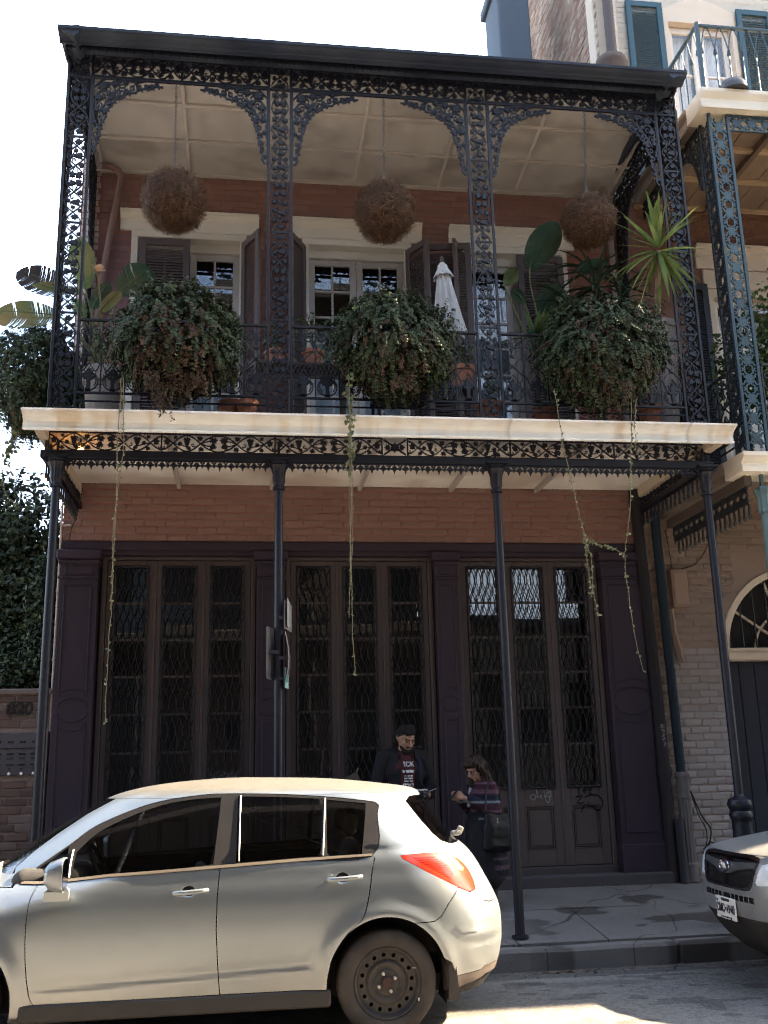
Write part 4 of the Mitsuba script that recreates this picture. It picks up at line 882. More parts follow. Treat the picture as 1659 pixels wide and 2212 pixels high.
def _side_y(x, z):
    """flares and creases, added to the half width"""
    o = 0*x
    for cx in (WXR, WXF):
        r = np.hypot(x-cx, (z-WZ)*1.0); o = o+.020*np.exp(-((r-.40)/.055)**2)*(z > .2)
    zc = .375+.062*(x+2.5)/1.65; k = np.clip((x+2.62)/.2, 0, 1)*np.clip((-.82-x)/.1, 0, 1)
    o = o-.013*k*np.exp(-np.clip((zc-z)/.012, 0, None)**2*(z < zc))*np.exp(-np.clip((z-zc)/.045, 0, None)**1.4)
    o = o-.007*np.exp(-((z-(1.0+.045*(x+2.4)))/.03)**2)*np.clip((z < 1.1)*1., 0, 1)
    rb = np.clip((x-.05)/.12, 0, 1); o = o+.012*rb*(np.exp(-((z-.555)/.028)**2)-.9*np.exp(-((z-.508)/.010)**2)+.3*np.exp(-((z-.40)/.03)**2)-.5*np.exp(-((z-.335)/.010)**2))
    return o
def _tab():
    X, Yv, D = [], [], []
    for z in _ZS:
        w, xr, xf = float(_w(z)), float(_xr(z)), float(_xf(z)); L = xr-xf
        lb, lf = min(.62, .42*L), min(1.15, .5*L); xb, xa = xr-lb, xf+lf; n, nf = 2.35, 2.1
        t = np.linspace(0, 1, 90)
        th = t*PI/2; c, s = np.cos(th), np.sin(th)
        rx, ry = xb+lb*s**(2/n), w*c**(2/n); fx, fy = xa-lf*s**(2/nf), w*c**(2/nf)
        x = np.concatenate([fx[::-1], np.linspace(xa, xb, 60)[1:-1], rx]); y = np.concatenate([fy[::-1], np.full(58, w), ry])
        y = y+_side_y(x, np.full_like(x, z))*np.clip(y/max(w,.01)*2-.4, 0, 1)
        dd = np.concatenate([[0], np.cumsum(np.hypot(np.diff(x), np.diff(y)))]); i0 = np.argmin(np.abs(x+1.2)+(y < .01)*9) ; d0 = np.interp(-1.2, x[np.argsort(x)], dd[np.argsort(x)])
        X.append(x); Yv.append(y); D.append(dd-d0-1.2)
    return np.array(X), np.array(Yv), np.array(D)
_TX, _TY, _TD = _tab()
def S_(d, z):
    """point on the near side of the car from developed length d (equal to x on the flank) and height z"""
    d, z = np.asarray(d, float), np.asarray(z, float)
    k = np.clip(np.searchsorted(_ZS, z)-1, 0, len(_ZS)-2); f = np.clip((z-_ZS[k])/(_ZS[k+1]-_ZS[k]), 0, 1); out = np.zeros((len(d), 3))
    for q in np.unique(k):
        m = k == q
        P = [np.stack([np.interp(d[m], _TD[r], _TX[r]), np.interp(d[m], _TD[r], _TY[r])], 1) for r in (q, q+1)]
        p = P[0]*(1-f[m])[:,None]+P[1]*f[m][:,None]; out[m,0] = p[:,0]; out[m,1] = CY-p[:,1]; out[m,2] = z[m]
    return out
def dmax(z): return np.interp(z, _ZS, _TD[:,-1])
def dmin(z): return np.interp(z, _ZS, _TD[:,0])
def S_n(d, z, H=.02):
    h = np.clip((1.545-z)*.35, .002, H); a = S_(d+H, z)-S_(d-H, z); b = S_(d, np.minimum(z+h, 1.5405))-S_(d, z-h); n = np.cross(a, b); L = np.linalg.norm(n, axis=1, keepdims=True); return np.where(L > 1e-12, n/np.maximum(L,1e-12), [0,-1,0])
#PANELS
from shapely import make_valid
def PG(pts):
    g = make_valid(Polygon(pts)); ps = polys(g) if g.geom_type != 'GeometryCollection' else [q for x in g.geoms for q in polys(x)]
    return ps[0] if len(ps) == 1 else unary_union(ps)
def smooth_poly(pts, n=4, it=0):
    return PG(pts)
def arc(cx, cz, r, a0, a1, n=24): return [(cx+r*math.cos(a), cz+r*math.sin(a)) for a in np.linspace(a0, a1, n)]
def skin(poly, step=.028, off=0., flange=.010, S=None, Sn=None):
    """triangulate a polygon of the (d, z) plane and lay it on the body, edges rolled inward; (v, f, normals)"""
    S = S or S_; Sn = Sn or S_n; V, F, NN, n0 = [], [], [], 0
    for p in polys(poly):
        rings = [np.array(r.segmentize(step*.7).coords)[:-1] for r in [p.exterior, *p.interiors]]
        bx = p.bounds; gx_, gz_ = np.meshgrid(np.arange(bx[0], bx[2], step), np.arange(bx[1], bx[3], step*.8)); g = np.stack([gx_.ravel(), gz_.ravel()], 1)
        from shapely import contains_xy
        g = g[contains_xy(p.buffer(-step*.45), g[:,0], g[:,1])]
        P = np.vstack(rings+[g]); t = Delaunay(P*np.array([1, 1.0])).simplices
        c = P[t].mean(1); t = t[contains_xy(p, c[:,0], c[:,1])]
        v, nn = S(P[:,0], P[:,1]), Sn(P[:,0], P[:,1]); v = v+nn*off
        V.append(v); F.append(t+n0); NN.append(nn); k = n0; n0 += len(v)
        for r in rings:
            m = len(r); vi = v[k-n0+len(v):][:m] if False else v[(k-(n0-len(v))):(k-(n0-len(v)))+m]; ni = nn[(k-(n0-len(v))):(k-(n0-len(v)))+m]
            a = np.arange(m); b = (a+1) % m; V.append(np.vstack([vi, vi-ni*flange])); F.append(np.vstack([np.stack([a, b, b+m], 1), np.stack([a, b+m, a+m], 1)])+n0); NN.append(np.vstack([ni, ni])); n0 += 2*m; k += m
    return np.vstack(V), np.vstack(F), np.vstack(NN)
def putn(k, vfn, bsdf, col, tw=None):
    v, f, n = vfn; k = ukey(k); d = {'type': 'ply', 'filename': meshkit.write_ply((v, f), False, col.uv(v) if col else None, None, normals=n), 'face_normals': False, 'bsdf': {'type': 'ref', 'id': bsdf}}
    if tw is not None: d['to_world'] = tw
    scene[k] = d; return k
MIR = T().translate([0, 2*CY, 0]) @ T().scale([1,-1,1])
N('m_carpaint', two(prin(None, .30, .65, .5, clearcoat=1.0, clearcoat_gloss=.96)))
N('m_tint', {'type': 'thindielectric', 'int_ior': 1.55, 'specular_transmittance': {'type': 'rgb', 'value': [.50,.51,.50]}})
N('m_lamp_red', two(prin(None, .15, spec=.4, clearcoat=.5, clearcoat_gloss=.97)))
N('m_rubber', two(prin(None, .75, spec=.3)))
def dust(v):
    n = meshkit.fbm(v*np.array([3,3,6.]), 4, 2); low = np.clip((.62-v[:,2])/.35, 0, 1); top = np.clip((v[:,2]-1.43)/.06, 0, 1)
    return .96+.08*n, np.clip(.03+low*(.15+.45*n)+top*(.35+.5*n), 0, .9)
SILVER = Col((.225,.255,.275), (.28,.26,.225), dust)
BLK = Col((.018,.018,.02), (.10,.085,.07), lambda v: (1., np.clip((.5-v[:,2])*.8, 0, .5)+.12*meshkit.fbm(v*8, 3, 3)))
C1 = thing('parked_car', 'dusty silver hatchback with bare black steel wheels parked at the kerb', 'car')
DLO = [(-2.694,.954),(-2.66,.946),(-2.535,.945),(-2.355,.957),(-2.101,.979),(-1.433,1.008),(-.963,1.029),(-.482,1.046),(-.428,1.291),(-.413,1.341),(-.425,1.362),(-.469,1.377),(-.773,1.415),(-1.075,1.438),(-1.386,1.449),(-1.583,1.443),(-1.832,1.412),(-2.034,1.360),(-2.280,1.265),(-2.423,1.162),(-2.580,1.056),(-2.69,.972)]
dlo = PG(curve(DLO[:2]+DLO[2:], 4)[:-1]).buffer(0)
GAP = [(-.466,1.036),(-.486,.953),(-.513,.807),(-.555,.69),(-.643,.614),(-.729,.496),(-.769,.371),(-.775,.295)]
ARR = .383; archR = Point(WXR, .31).buffer(ARR, quad_segs=20); archF = Point(WXF, .31).buffer(ARR, quad_segs=20)
FG = [(-2.535,.945),(-2.553,.87),(-2.558,.784),(-2.556,.636),(-2.545,.50),(-2.525,.36),(-2.498,.292)]
HANDLES = ((-1.706,-1.509,.884),(-.764,-.563,.926)); cups = [PG([((a+b)/2-.012+.048*math.cos(t), z+.002+.034*math.sin(t)) for t in np.linspace(0, 2*PI, 29)[:-1]]) for a, b, z in HANDLES]
fdoor = PG([*curve(FG, 5), (-1.426,.297),(-1.440,.45),(-1.452,.664),(-1.450,.841),(-1.432,1.06),(-2.0,1.05),(-2.5,.99)]).difference(dlo).difference(cups[0])
rdoor = PG([(-1.420,.297),(-1.434,.45),(-1.446,.664),(-1.444,.841),(-1.426,1.06),(-.9,1.08),(-.482,1.046),*curve([(a-.007, b) for a, b in GAP], 5)]).difference(dlo).difference(cups[1])
gate = [(-.262,1.425),(-.199,1.367),(-.106,1.245),(-.027,1.152),(.041,1.107),(.023,1.076),(.015,1.038)]
lamp = PG(curve([(-.300,1.041),(-.2,1.045),(-.121,1.047),(.019,1.036),(.082,1.019),(.15,.995),(.198,.96),(.235,.909),(.250,.855)], 4).tolist()+[(.245,.825),(.229,.810),(.165,.806),(.078,.840),(.001,.877),(-.14,.947),(-.290,1.027)]).buffer(0)
quarter = PG([*curve(GAP, 5)[::-1].tolist(), (-.482,1.046),(-.428,1.291),(-.413,1.341),(-.40,1.425), *gate, (.019,1.036),(.3,.99),(.3,.80),(.165,.806),(.078,.840),(-.007,.757),(-.066,.680),(-.107,.657),(-.234,.653),(-.30,.60),(-.755,.292)]).difference(lamp.buffer(.004)).difference(archR).difference(dlo).difference(PG([*gate, (.019,1.036),(.4,1.0),(.5,1.425)]))
D9 = 2.0
bump_ = PG([(-.238,.647),(-.107,.651),(-.062,.674),(-.002,.751),(.080,.833),(.165,.800),(.229,.803),(.262,.80),(.31,.735),(.40,.72),(D9,.72),(D9,.335),(.30,.355),(.25,.337),(.040,.329),(.03,.34),(.0,.41),(-.30,.60)]).difference(archR)
valance = PG([(.040,.324),(.25,.332),(.30,.350),(D9,.330),(D9,.27),(.32,.30),(.247,.280),(.045,.254)])
body_rail = PG([(-2.70,.96),(-2.78,1.0),(-2.80,1.03),(-2.72,1.12),(-2.60,1.22),(-2.42,1.34),(-2.24,1.425),(-.402,1.425),(-.415,1.341),(-.43,1.345),(-.48,1.36),(-1.0,1.40),(-2.0,1.33),(-2.5,1.0)]).difference(dlo)
def rng_poly(z0, z1, left=None, right=None, n=14):
    zz = np.linspace(z0, z1, n); a = [(float(left(z)) if left else float(dmin(z)), z) for z in zz]; b = [(float(right(z)) if right else float(dmax(z)), z) for z in zz]
    return PG(a+b[::-1])
body_box = unary_union([rng_poly(a, b, n=3) for a, b in zip(_ZS[:-1], _ZS[1:])])
wsl = PCH([.99,1.03,1.12,1.22,1.34,1.425], [-2.79,-2.81,-2.73,-2.61,-2.43,-2.25])
wind = rng_poly(1.0, 1.425, None, lambda z: wsl(z)-.004)
roof = rng_poly(1.427, 1.5405, n=60).difference(dlo)
hood = rng_poly(.935, .997, None, lambda z: -2.72-.3*(z-.935), n=8)
fender = PG([(-2.56,.2)]+[(-2.72,.2),(-4.4,.2),(-4.4,.93),(-2.70,.93),(-2.70,.96),(-2.66,.944),(-2.541,.944)]+curve([(a-.006, b) for a, b in FG], 5).tolist()).difference(archF).intersection(body_box)
rglass = PG([(-.193,1.365),(-.13,1.398),(D9,1.40),(D9,1.085),(.15,1.085),(.047,1.110),(-.019,1.158),(-.10,1.248)]).intersection(body_box)
tailgate = PG([(-.258,1.423),(-.199,1.362),(-.102,1.243),(-.023,1.150),(.045,1.106),(.027,1.074),(.022,1.038),(.085,1.022),(.153,.998),(.202,.962),(.239,.911),(.255,.855),(.262,.806),(.31,.742),(.40,.727),(D9,.727),(D9,1.423)]).intersection(body_box).difference(rglass)
for nm, pg, mat, col, st in (('front_fender', fender, 'm_carpaint', SILVER, .03), ('front_door', fdoor, 'm_carpaint', SILVER, .03), ('rear_door', rdoor, 'm_carpaint', SILVER, .03), ('quarter_panel', quarter, 'm_carpaint', SILVER, .022),
                         ('rear_bumper', bump_.intersection(body_box), 'm_carpaint', SILVER, .016), ('bumper_valance', valance.intersection(body_box), 'm_rubber', Col((.06,.05,.045), None, lambda v: (1.,0.)), .03), *[('roof_rail', g, 'm_carpaint', SILVER, .022) for g in polys(body_rail) if g.area > .002],
                         ('tailgate', tailgate, 'm_carpaint', SILVER, .022), ('hood', hood, 'm_carpaint', SILVER, .02)):
    sk = skin(pg, st)
    k = putn(C1+'__'+nm, sk, mat, col); putn(C1+'__'+nm, sk, mat, col, MIR)
sk = skin(roof, .016, flange=.004); putn(C1+'__roof', sk, 'm_carpaint', SILVER); putn(C1+'__roof', sk, 'm_carpaint', SILVER, MIR)
for pg, nm, mat in ((wind, 'windscreen', 'm_tint'), (rglass, 'rear_window', 'm_tint')):
    sk = skin(pg, .03, -.004, .0); putn(C1+'__'+nm, sk, mat, None); putn(C1+'__'+nm, sk, mat, None, MIR)
# side windows: black frames around four panes, belt moulding
qg = PG([(-2.655,.966),(-2.508,.966),(-2.372,.976),(-2.419,1.150),(-2.569,1.042)]); fw = PG(curve([(-2.338,.976),(-1.865,1.003),(-1.474,1.033)], 4).tolist()+[(-1.442,1.349),(-1.438,1.426)]+curve([(-1.438,1.426),(-1.626,1.417),(-1.826,1.386),(-2.038,1.320),(-2.239,1.227),(-2.347,1.123)], 4).tolist())
rw = PG([(-1.329,1.430),(-1.05,1.418),(-.781,1.400),(-.810,1.059),(-1.336,1.035)]); rq = PG([(-.757,1.394),(-.501,1.364),(-.548,1.061),(-.771,1.057)])
belt = PG([(-2.66,.947),(-2.535,.946),(-2.355,.958),(-2.101,.980),(-1.433,1.009),(-.963,1.030),(-.484,1.047),(-.482,1.060),(-.963,1.046),(-1.433,1.025),(-2.101,.996),(-2.355,.972),(-2.535,.960),(-2.66,.960)])
frame = dlo.buffer(-.002).difference(unary_union([qg, fw, rw, rq])).difference(belt)
N('m_trim', two(prin(None, .3, spec=.5))); N('m_frame', two(prin(None, .35, spec=.25)))
def flatn(pg):
    c = np.array(pg.centroid.coords[0]); m = S_n(np.maximum(c[:1], -1.3), c[1:]*.5+.6, .10)
    def f(d, z): q = .94*m+.06*S_n(d, z, .10); return q/np.linalg.norm(q, axis=1, keepdims=True)
    return f
for sgn in (None, MIR):
    putn(C1+'__window_frame', skin(frame, .03, -.002, .010, None, flatn(frame)), 'm_frame', BLK, sgn); putn(C1+'__belt_moulding', skin(belt, .03, .006), 'm_rubber', Col((.10,.085,.07), None, lambda v: (.8+.4*meshkit.fbm(v*9,3), 0.)), sgn)
    for pg in (qg, fw, rw, rq): putn(C1+'__side_window', skin(pg, .04, -.006, 0., None, flatn(pg)), 'm_tint', None, sgn)
SL = Col((.62,.61,.58), None, lambda v: (1., 0.))
for a, b in (((-1.318,1.045),(-1.312,1.43)), ((-.795,1.06),(-.768,1.40)), ((-2.352,.98),(-2.372,1.13))):
    t = np.linspace(0, 1, 7); q = S_(a[0]+(b[0]-a[0])*t, a[1]+(b[1]-a[1])*t); nrm = S_n(a[0]+(b[0]-a[0])*t, a[1]+(b[1]-a[1])*t)
    put(C1+'__chrome_strip', MB().tube(q+nrm*.004, .0055, 6), 'm_trim', 40, col=SL)
# tail lamp in lens, amber block and ribs
RED = Col((.50,.020,.006), None, lambda v: (.8+.4*meshkit.fbm(v*np.array([4,4,30.]), 2), 0.)); REDD = Col((.26,.010,.005), None, lambda v: (1.,0.))
for sgn in (None, MIR):
    t = ukey(C1+'__tail_lamp'); putn(t+'__lens', skin(lamp, .018, .001, .012), 'm_lamp_red', RED, sgn)
    inner = PG([(-.22,1.030),(-.02,1.025),(.03,.99),(.055,.915),(.03,.885),(-.06,.935)]); m = MB()
    ribs = [sbox(-.3, z, .3, z+.006).intersection(inner) for z in np.arange(.88, 1.03, .013)]
    putn(t+'__reflector', skin(unary_union(ribs), .03, .0035, .004), 'm_lamp_red', REDD, sgn)
    cl = PG([(.065,1.012),(.12,.985),(.165,.94),(.15,.925),(.09,.94)]); putn(t+'__clear_block', skin(cl, .015, .004, .004), 'm_lamp_red', Col((.70,.24,.08), None, lambda v: (1.,0.)), sgn)
    rf = PG([(.032,.619),(.08,.574),(.20,.574),(.374,.592),(.376,.606),(.328,.625),(.15,.632)])
    putn(C1+'__bumper_pad', skin(rf.intersection(body_box), .015, .006, .008), 'm_carpaint', SILVER, sgn)
# dark hull, floor and rockers
hull = rng_poly(.2, .985, n=40).difference(archR.buffer(.004)).difference(archF.buffer(.004)).intersection(rng_poly(.2, .985, n=40)).buffer(0)
sk = skin(hull, .06, -.014, 0.); putn(C1+'__hull', sk, 'm_black', None); putn(C1+'__hull', sk, 'm_black', None, MIR)
m = MB(); m.box(-3.3, .12, CY-.55, CY+.55, .20, .30); m.box(-2.55, -.78, CY-.80, CY+.80, .185, .292, .02); m.box(-2.9,-.1, CY-.60, CY+.60, .29, .42); m.box(-.75,.02,CY-.52,CY+.52,.42,.95); m.box(-2.66,-2.60,CY-.68,CY+.68,.28,.93)
put(C1+'__floor', m, 'm_black')
for s in (-1, 1): put(C1+'__rocker_panel', MB().box(-2.58, -.757, CY+s*.818-.02, CY+s*.818+.02, .195, .293, .012), 'm_rubber', col=Col((.035,.032,.03), None, lambda v: (.8+.5*meshkit.fbm(v*7,3,2), 0.)))
for cx in (WXR, WXF):
    for s in (-1,1):
        a = np.linspace(-.35, PI+.35, 28); V = np.array([(cx+ARR*math.cos(t), CY+s*y, .31+ARR*math.sin(t)) for y in (.835,.55) for t in a]); n = len(a)
        put(C1+'__wheel_well', (V, [[i,i+1,n+i+1,n+i] for i in range(n-1)]), 'm_black', True)
# wheels
def wheel(holder, cx, cy, s, R=.31):
    k = ukey(holder+'__wheel'); tw = T().translate([cx, cy, R]) @ T().scale(R/.31) @ T().rotate([1,0,0], 90. if s < 0 else -90.)
    # local z points outward
    tp = [(.200,-.01),(.206,.004),(.222,.014),(.25,.018),(.275,.012),(.296,.0),(.306,-.016),(.31,-.04),(.31,-.15),(.30,-.17),(.27,-.185),(.21,-.18)]
    v, f = lathe(tp, (0,0,0), 72); rr = np.hypot(v[:,0], v[:,1]); a = np.arctan2(v[:,1], v[:,0])
    g = 1-.006*((np.sin(a*60) > .35) & (rr > .29) & (v[:,2] < -.005)); v = v*np.array([1,1,1.]); v[:,0] *= g; v[:,1] *= g
    put(k+'__tyre', (v, f), 'm_rubber', 35, col=cnoise((.022,.020,.020), .3, 9., tint=(.05,.043,.038)), tw=tw)
    ST = cnoise((.030,.031,.036), .3, 14., tint=(.055,.047,.042))
    m = MB().lathe([(.206,.0),(.203,.010),(.198,.010),(.194,.002),(.190,-.012),(.186,-.028),(.182,-.034)], (0,0,0), 64)
    put(k+'__rim', m, 'm_satin', 35, col=ST, tw=tw)
    g = Point(0,0).buffer(.1825, quad_segs=24).difference(unary_union([Point(.157*math.cos(t), .157*math.sin(t)).buffer(.0125, quad_segs=4) for t in np.arange(16)*PI/8+.1])).difference(Point(0,0).buffer(.132, quad_segs=20))
    v, f = extr(g, .006); m = MB().add(np.stack([v[:,0], v[:,2], v[:,1]-.034], 1), f)
    m.lathe([(.133,-.034),(.122,-.022),(.112,-.016),(.100,-.020),(.086,-.030),(.078,-.032),(.070,-.026),(.0,-.026)], (0,0,0), 48)
    put(k+'__disc', m, 'm_satin', 35, col=ST, tw=tw)
    put(k+'__hub_cap', MB().lathe([(.033,-.027),(.032,-.006),(.024,.0),(0,.0)], (0,0,0), 24), 'm_matte', 35, col=cnoise((.055,.032,.028), .3, 20.), tw=tw)
    for i in range(4):
        t = i*PI/2+.42; put(k+'__lug_nut', MB().lathe([(.0105,-.027),(.0105,-.008),(.008,-.003),(.0,-.003)], (.055*math.cos(t), .055*math.sin(t), 0), 6), 'm_trim', col=(.42,.38,.33), tw=tw)
    put(k+'__backing', MB().lathe([(.19,-.06),(0,-.06)], (0,0,0), 24), 'm_black', tw=tw)
    put(k+'__valve', MB().tube([(.165,.075,-.03),(.172,.079,.0)], .004, 6), 'm_trim', col=(.5,.48,.45), tw=tw)
    put(k+'__balance_weight', MB().box(.187,.196,-.112,-.090,.004,.012,.002), 'm_trim', col=(.6,.58,.54), tw=tw)
for cx in (WXR, WXF):
    for s in (-1, 1): wheel(C1, cx, CY+s*.822, s)
# handles, mirrors, aerial, wipers, mud flap
for d0, d1, z in HANDLES:
    for s in (-1, 1):
        h = ukey(C1+'__door_handle'); dd = np.linspace(d0, d1, 9); q = S_(dd, np.full(9, z)); q[:,1] -= np.array([.012,.030,.040,.044,.045,.045,.043,.040,.026]); q[:,2] += np.linspace(-.006,.006,9)
        m = MB(); b = [VF(m3.Manifold.sphere(1., 16))[0]*np.array([.012,.012,.0145])+p for p in q]
        for i in range(8): m.mesh(m3.Manifold.hull_points(np.vstack([b[i], b[i+1]])))
        put(h+'__grip', m, 'm_carpaint', 50, col=SILVER, tw=MIR if s > 0 else None)
        c = (d0+d1)/2-.012; cz = z+.002
        putn(h+'__cup', skin(PG([(c+.049*math.cos(t), cz+.035*math.sin(t)) for t in np.linspace(0, 2*PI, 29)[:-1]]), .009, 0., 0., lambda d, zz, c=c, cz=cz: S_(d, zz)+np.stack([0*d, .030*np.clip(1.06-((d-c)/.048)**2-((zz-cz)/.034)**2, 0, 1)**.7, 0*d], 1), lambda d, zz, c=c, cz=cz: (lambda q: q/np.linalg.norm(q, axis=1, keepdims=True))(np.stack([-(d-c)/.048*.55, -np.ones(len(d)), -(zz-cz)/.034*.8], 1))), 'm_carpaint', SILVER, MIR if s > 0 else None)
        if d0 < -1: put(h+'__lock', MB().lathe([(.0,.003),(.008,.002),(.009,0)], (0,0,0), 12), 'm_black', tw=(MIR if s > 0 else T()) @ T().translate([d1-.018, float(q[8][1])-.016, z+.006]) @ T().rotate([1,0,0], 90.))
def rbox(c, h, r, q=(0,0,0), n=20):
    pts = [np.array([sx*(h[0]-r), sy*(h[1]-r), sz*(h[2]-r)]) for sx in (-1,1) for sy in (-1,1) for sz in (-1,1)]
    sp = VF(m3.Manifold.sphere(r, n))[0]; P = np.vstack([sp+p for p in pts]); P = P @ (rotz(q[2]) @ roty(q[1]) @ rotx(q[0])).T+np.asarray(c)
    return m3.Manifold.hull_points(P)
for s in (None, MIR):
    k = ukey(C1+'__mirror')
    P = []
    for dx, w, hgt, zc in ((-.065,.055,.045,1.02),(-.04,.09,.075,1.02),(.03,.105,.098,1.022),(.045,.105,.098,1.022)):
        for t in np.linspace(0, 2*PI, 28)[:-1]:
            c, sn = math.cos(t), math.sin(t); P.append((-2.375+dx, -2.315+w*math.copysign(abs(c)**.7, c)-.0, zc+hgt*math.copysign(abs(sn)**.7, sn)))
    put(k+'__shell', m3.Manifold.hull_points(np.array(P)), 'm_carpaint', 35, col=SILVER, tw=s)
    P = [(-2.328+.001, -2.315+.098*math.copysign(abs(math.cos(t))**.7, math.cos(t)), 1.022+.090*math.copysign(abs(math.sin(t))**.7, math.sin(t))) for t in np.linspace(0,2*PI,28)[:-1]]
    put(k+'__glass', (np.vstack([P, [(-2.326,-2.315,1.022)]]), [[i, (i+1) % 27, 27] for i in range(27)]), 'm_chrome', tw=s)
    P = [(-2.44,-2.33,.93),(-2.30,-2.33,.93),(-2.45,-2.31,.875),(-2.305,-2.31,.875),(-2.42,-2.17,.93),(-2.32,-2.17,.93),(-2.43,-2.17,.885),(-2.32,-2.17,.885),(-2.41,-2.32,.955),(-2.32,-2.32,.955)]
    put(k+'__foot', m3.Manifold.hull_points(np.array(P)), 'm_carpaint', col=SILVER, tw=s)
k = C1+'__roof_aerial'; put(k, MB().mesh(m3.Manifold.hull_points(np.array([(-.60,CY-.02,1.50),(-.60,CY+.02,1.50),(-.46,CY-.02,1.485),(-.46,CY+.02,1.485),(-.49,CY-.008,1.56),(-.49,CY+.008,1.56)]))).tube([(-.495,CY,1.55),(-.48,CY,1.585)], .006, 6), 'm_black', 40)
q = S_(np.array([float(dmax(1.09))-.02]), np.array([1.09]))[0]
m = MB(); m.mesh(rbox((.215,CY,1.115), (.03,.03,.02), .015)); m.tube([(.225,CY,1.13),(.20,CY-.2,1.155),(.185,CY-.36,1.165)], .008, 6); m.mesh(rbox((.245,CY-.02,1.135), (.022,.012,.03), .011, (0,.5,0)))
put(C1+'__rear_wiper', m, 'm_trim', 40, col=(.5,.47,.4))
for yy in (-.55, .05):
    m = MB(); m.tube([(-2.96,CY+yy,.985),(-2.90,CY+yy-.06,1.01),(-2.86,CY+yy-.30,1.035)], .009, 6); m.mesh(rbox((-2.87,CY+yy-.22,1.03), (.010,.22,.012), .009)); m.mesh(rbox((-2.95,CY+yy,.99), (.03,.03,.02), .016, (0,-.6,0)))
    put(C1+'__wiper', m, 'm_trim', 40, col=(.45,.42,.36))
for s in (None, MIR):
    P = np.array([(.000,-2.165,.43),(.055,-2.165,.43),(.005,-2.165,.20),(.075,-2.165,.20),(-.01,-2.02,.43),(.05,-2.02,.43),(.0,-2.02,.20),(.07,-2.02,.20)])+np.array([-.035,0,-.005])
    put(C1+'__mud_flap', m3.Manifold.hull_points(P), 'm_rubber', col=cnoise((.05,.043,.04), .3, 8.), tw=s)
    P = np.array([(-2.63,-2.16,.36),(-2.60,-2.16,.36),(-2.615,-2.16,.19),(-2.57,-2.16,.19),(-2.63,-2.0,.36),(-2.60,-2.0,.36),(-2.615,-2.0,.19),(-2.57,-2.0,.19)]); put(C1+'__mud_flap', m3.Manifold.hull_points(P), 'm_rubber', col=cnoise((.05,.043,.04), .3, 8.), tw=s)
# inside: seats, wheel, dashboard
SEAT = cnoise((.05,.048,.046), .2, 9.)
for y in (-.36, .36):
    k = ukey(C1+'__front_seat'); put(k+'__cushion', rbox((-1.75,CY+y,.55), (.26,.25,.09), .06), 'm_matte', 50, col=SEAT); put(k+'__backrest', rbox((-1.46,CY+y,.87), (.07,.24,.33), .06, (0,.22,0)), 'm_matte', 50, col=SEAT); put(k+'__headrest', rbox((-1.36,CY+y,1.27), (.045,.13,.085), .04, (0,.2,0)), 'm_matte', 50, col=SEAT)
k = C1+'__rear_seat'; put(k+'__cushion', rbox((-.93,CY,.55), (.25,.62,.09), .06), 'm_matte', 50, col=SEAT); put(k+'__backrest', rbox((-.66,CY,.85), (.07,.62,.30), .06, (0,.25,0)), 'm_matte', 50, col=SEAT)
for y in (-.36, .36): put(k+'__headrest', rbox((-.58,CY+y,1.22), (.04,.12,.07), .035, (0,.2,0)), 'm_matte', 50, col=SEAT)
put(C1+'__dashboard', rbox((-2.50,CY,.90), (.22,.66,.13), .09), 'm_matte', 50, col=cnoise((.04,.04,.04), .2, 5.))
put(C1+'__steering_wheel', MB().tube([np.array([-2.20,CY-.36,.98])+roty(-.45) @ np.array([0, .18*math.cos(t), .18*math.sin(t)]) for t in np.linspace(0, 2*PI, 25)], .014, 8).mesh(rbox((-2.22,CY-.36,.98), (.03,.05,.05), .02)), 'm_black', 40)
for s in (-1,1): put(C1+'__headlamp', rbox((-3.55,CY+s*.60,.72), (.14,.16,.08), .07, (0,-.35,s*.5)), 'm_gloss', 50, col=(.55,.56,.56))
# ---------------------------------------------------------------- plants
class LV:
    """many small leaves in one mesh"""
    def __init__(s): s.V, s.F, s.U, s.n = [], [], [], 0
    def add(s, v, f, uv): s.V.append(v); s.F.append(np.asarray(f)+s.n); s.U.append(uv); s.n += len(v)
    def leaflets(s, P, D, N_, L, W, col, k, t):
        """diamond-shaped leaves: base P, direction D, normal N_, (n,) arrays of length, width, brightness, tint"""
        n = len(P)
        if not n: return
        D = D/np.linalg.norm(D, axis=1, keepdims=True); X = np.cross(D, N_); X /= np.linalg.norm(X, axis=1, keepdims=True)+1e-9; Z = np.cross(X, D)
        L, W = np.broadcast_to(L, n)[:,None], np.broadcast_to(W, n)[:,None]
        v = np.stack([P, P+D*L*.42+X*W*.5+Z*W*.12, P+D*L*.42-X*W*.5+Z*W*.12, P+D*L*.80+X*W*.30-Z*L*.10, P+D*L*.80-X*W*.30-Z*L*.10, P+D*L-Z*L*.22], 1).reshape(-1,3)
        o = np.arange(n)[:,None,None]*6; f = (np.array([[0,1,2],[1,3,2],[2,3,4],[3,5,4]])[None]+o).reshape(-1,3)
        uv = np.stack([np.repeat(np.broadcast_to(k, n), 6), np.repeat(col.i+.05+.9*np.clip(np.broadcast_to(t, n), 0, 1), 6)], 1); s.add(v, f, uv)
    def put(s, key, mat='m_leaf', kind='stuff'):
        k = ukey(key); scene[k] = mikit.ply((np.vstack(s.V), np.vstack(s.F)), mat, False, uv=np.vstack(s.U))
        if kind: labels[k] = {'kind': kind}
GREENF = Col((.014,.029,.014), (.085,.10,.05), None); BROWNF = Col((.038,.024,.018), (.10,.07,.045), None); STEM = Col((.07,.055,.03), None, lambda v: (1.,0.))
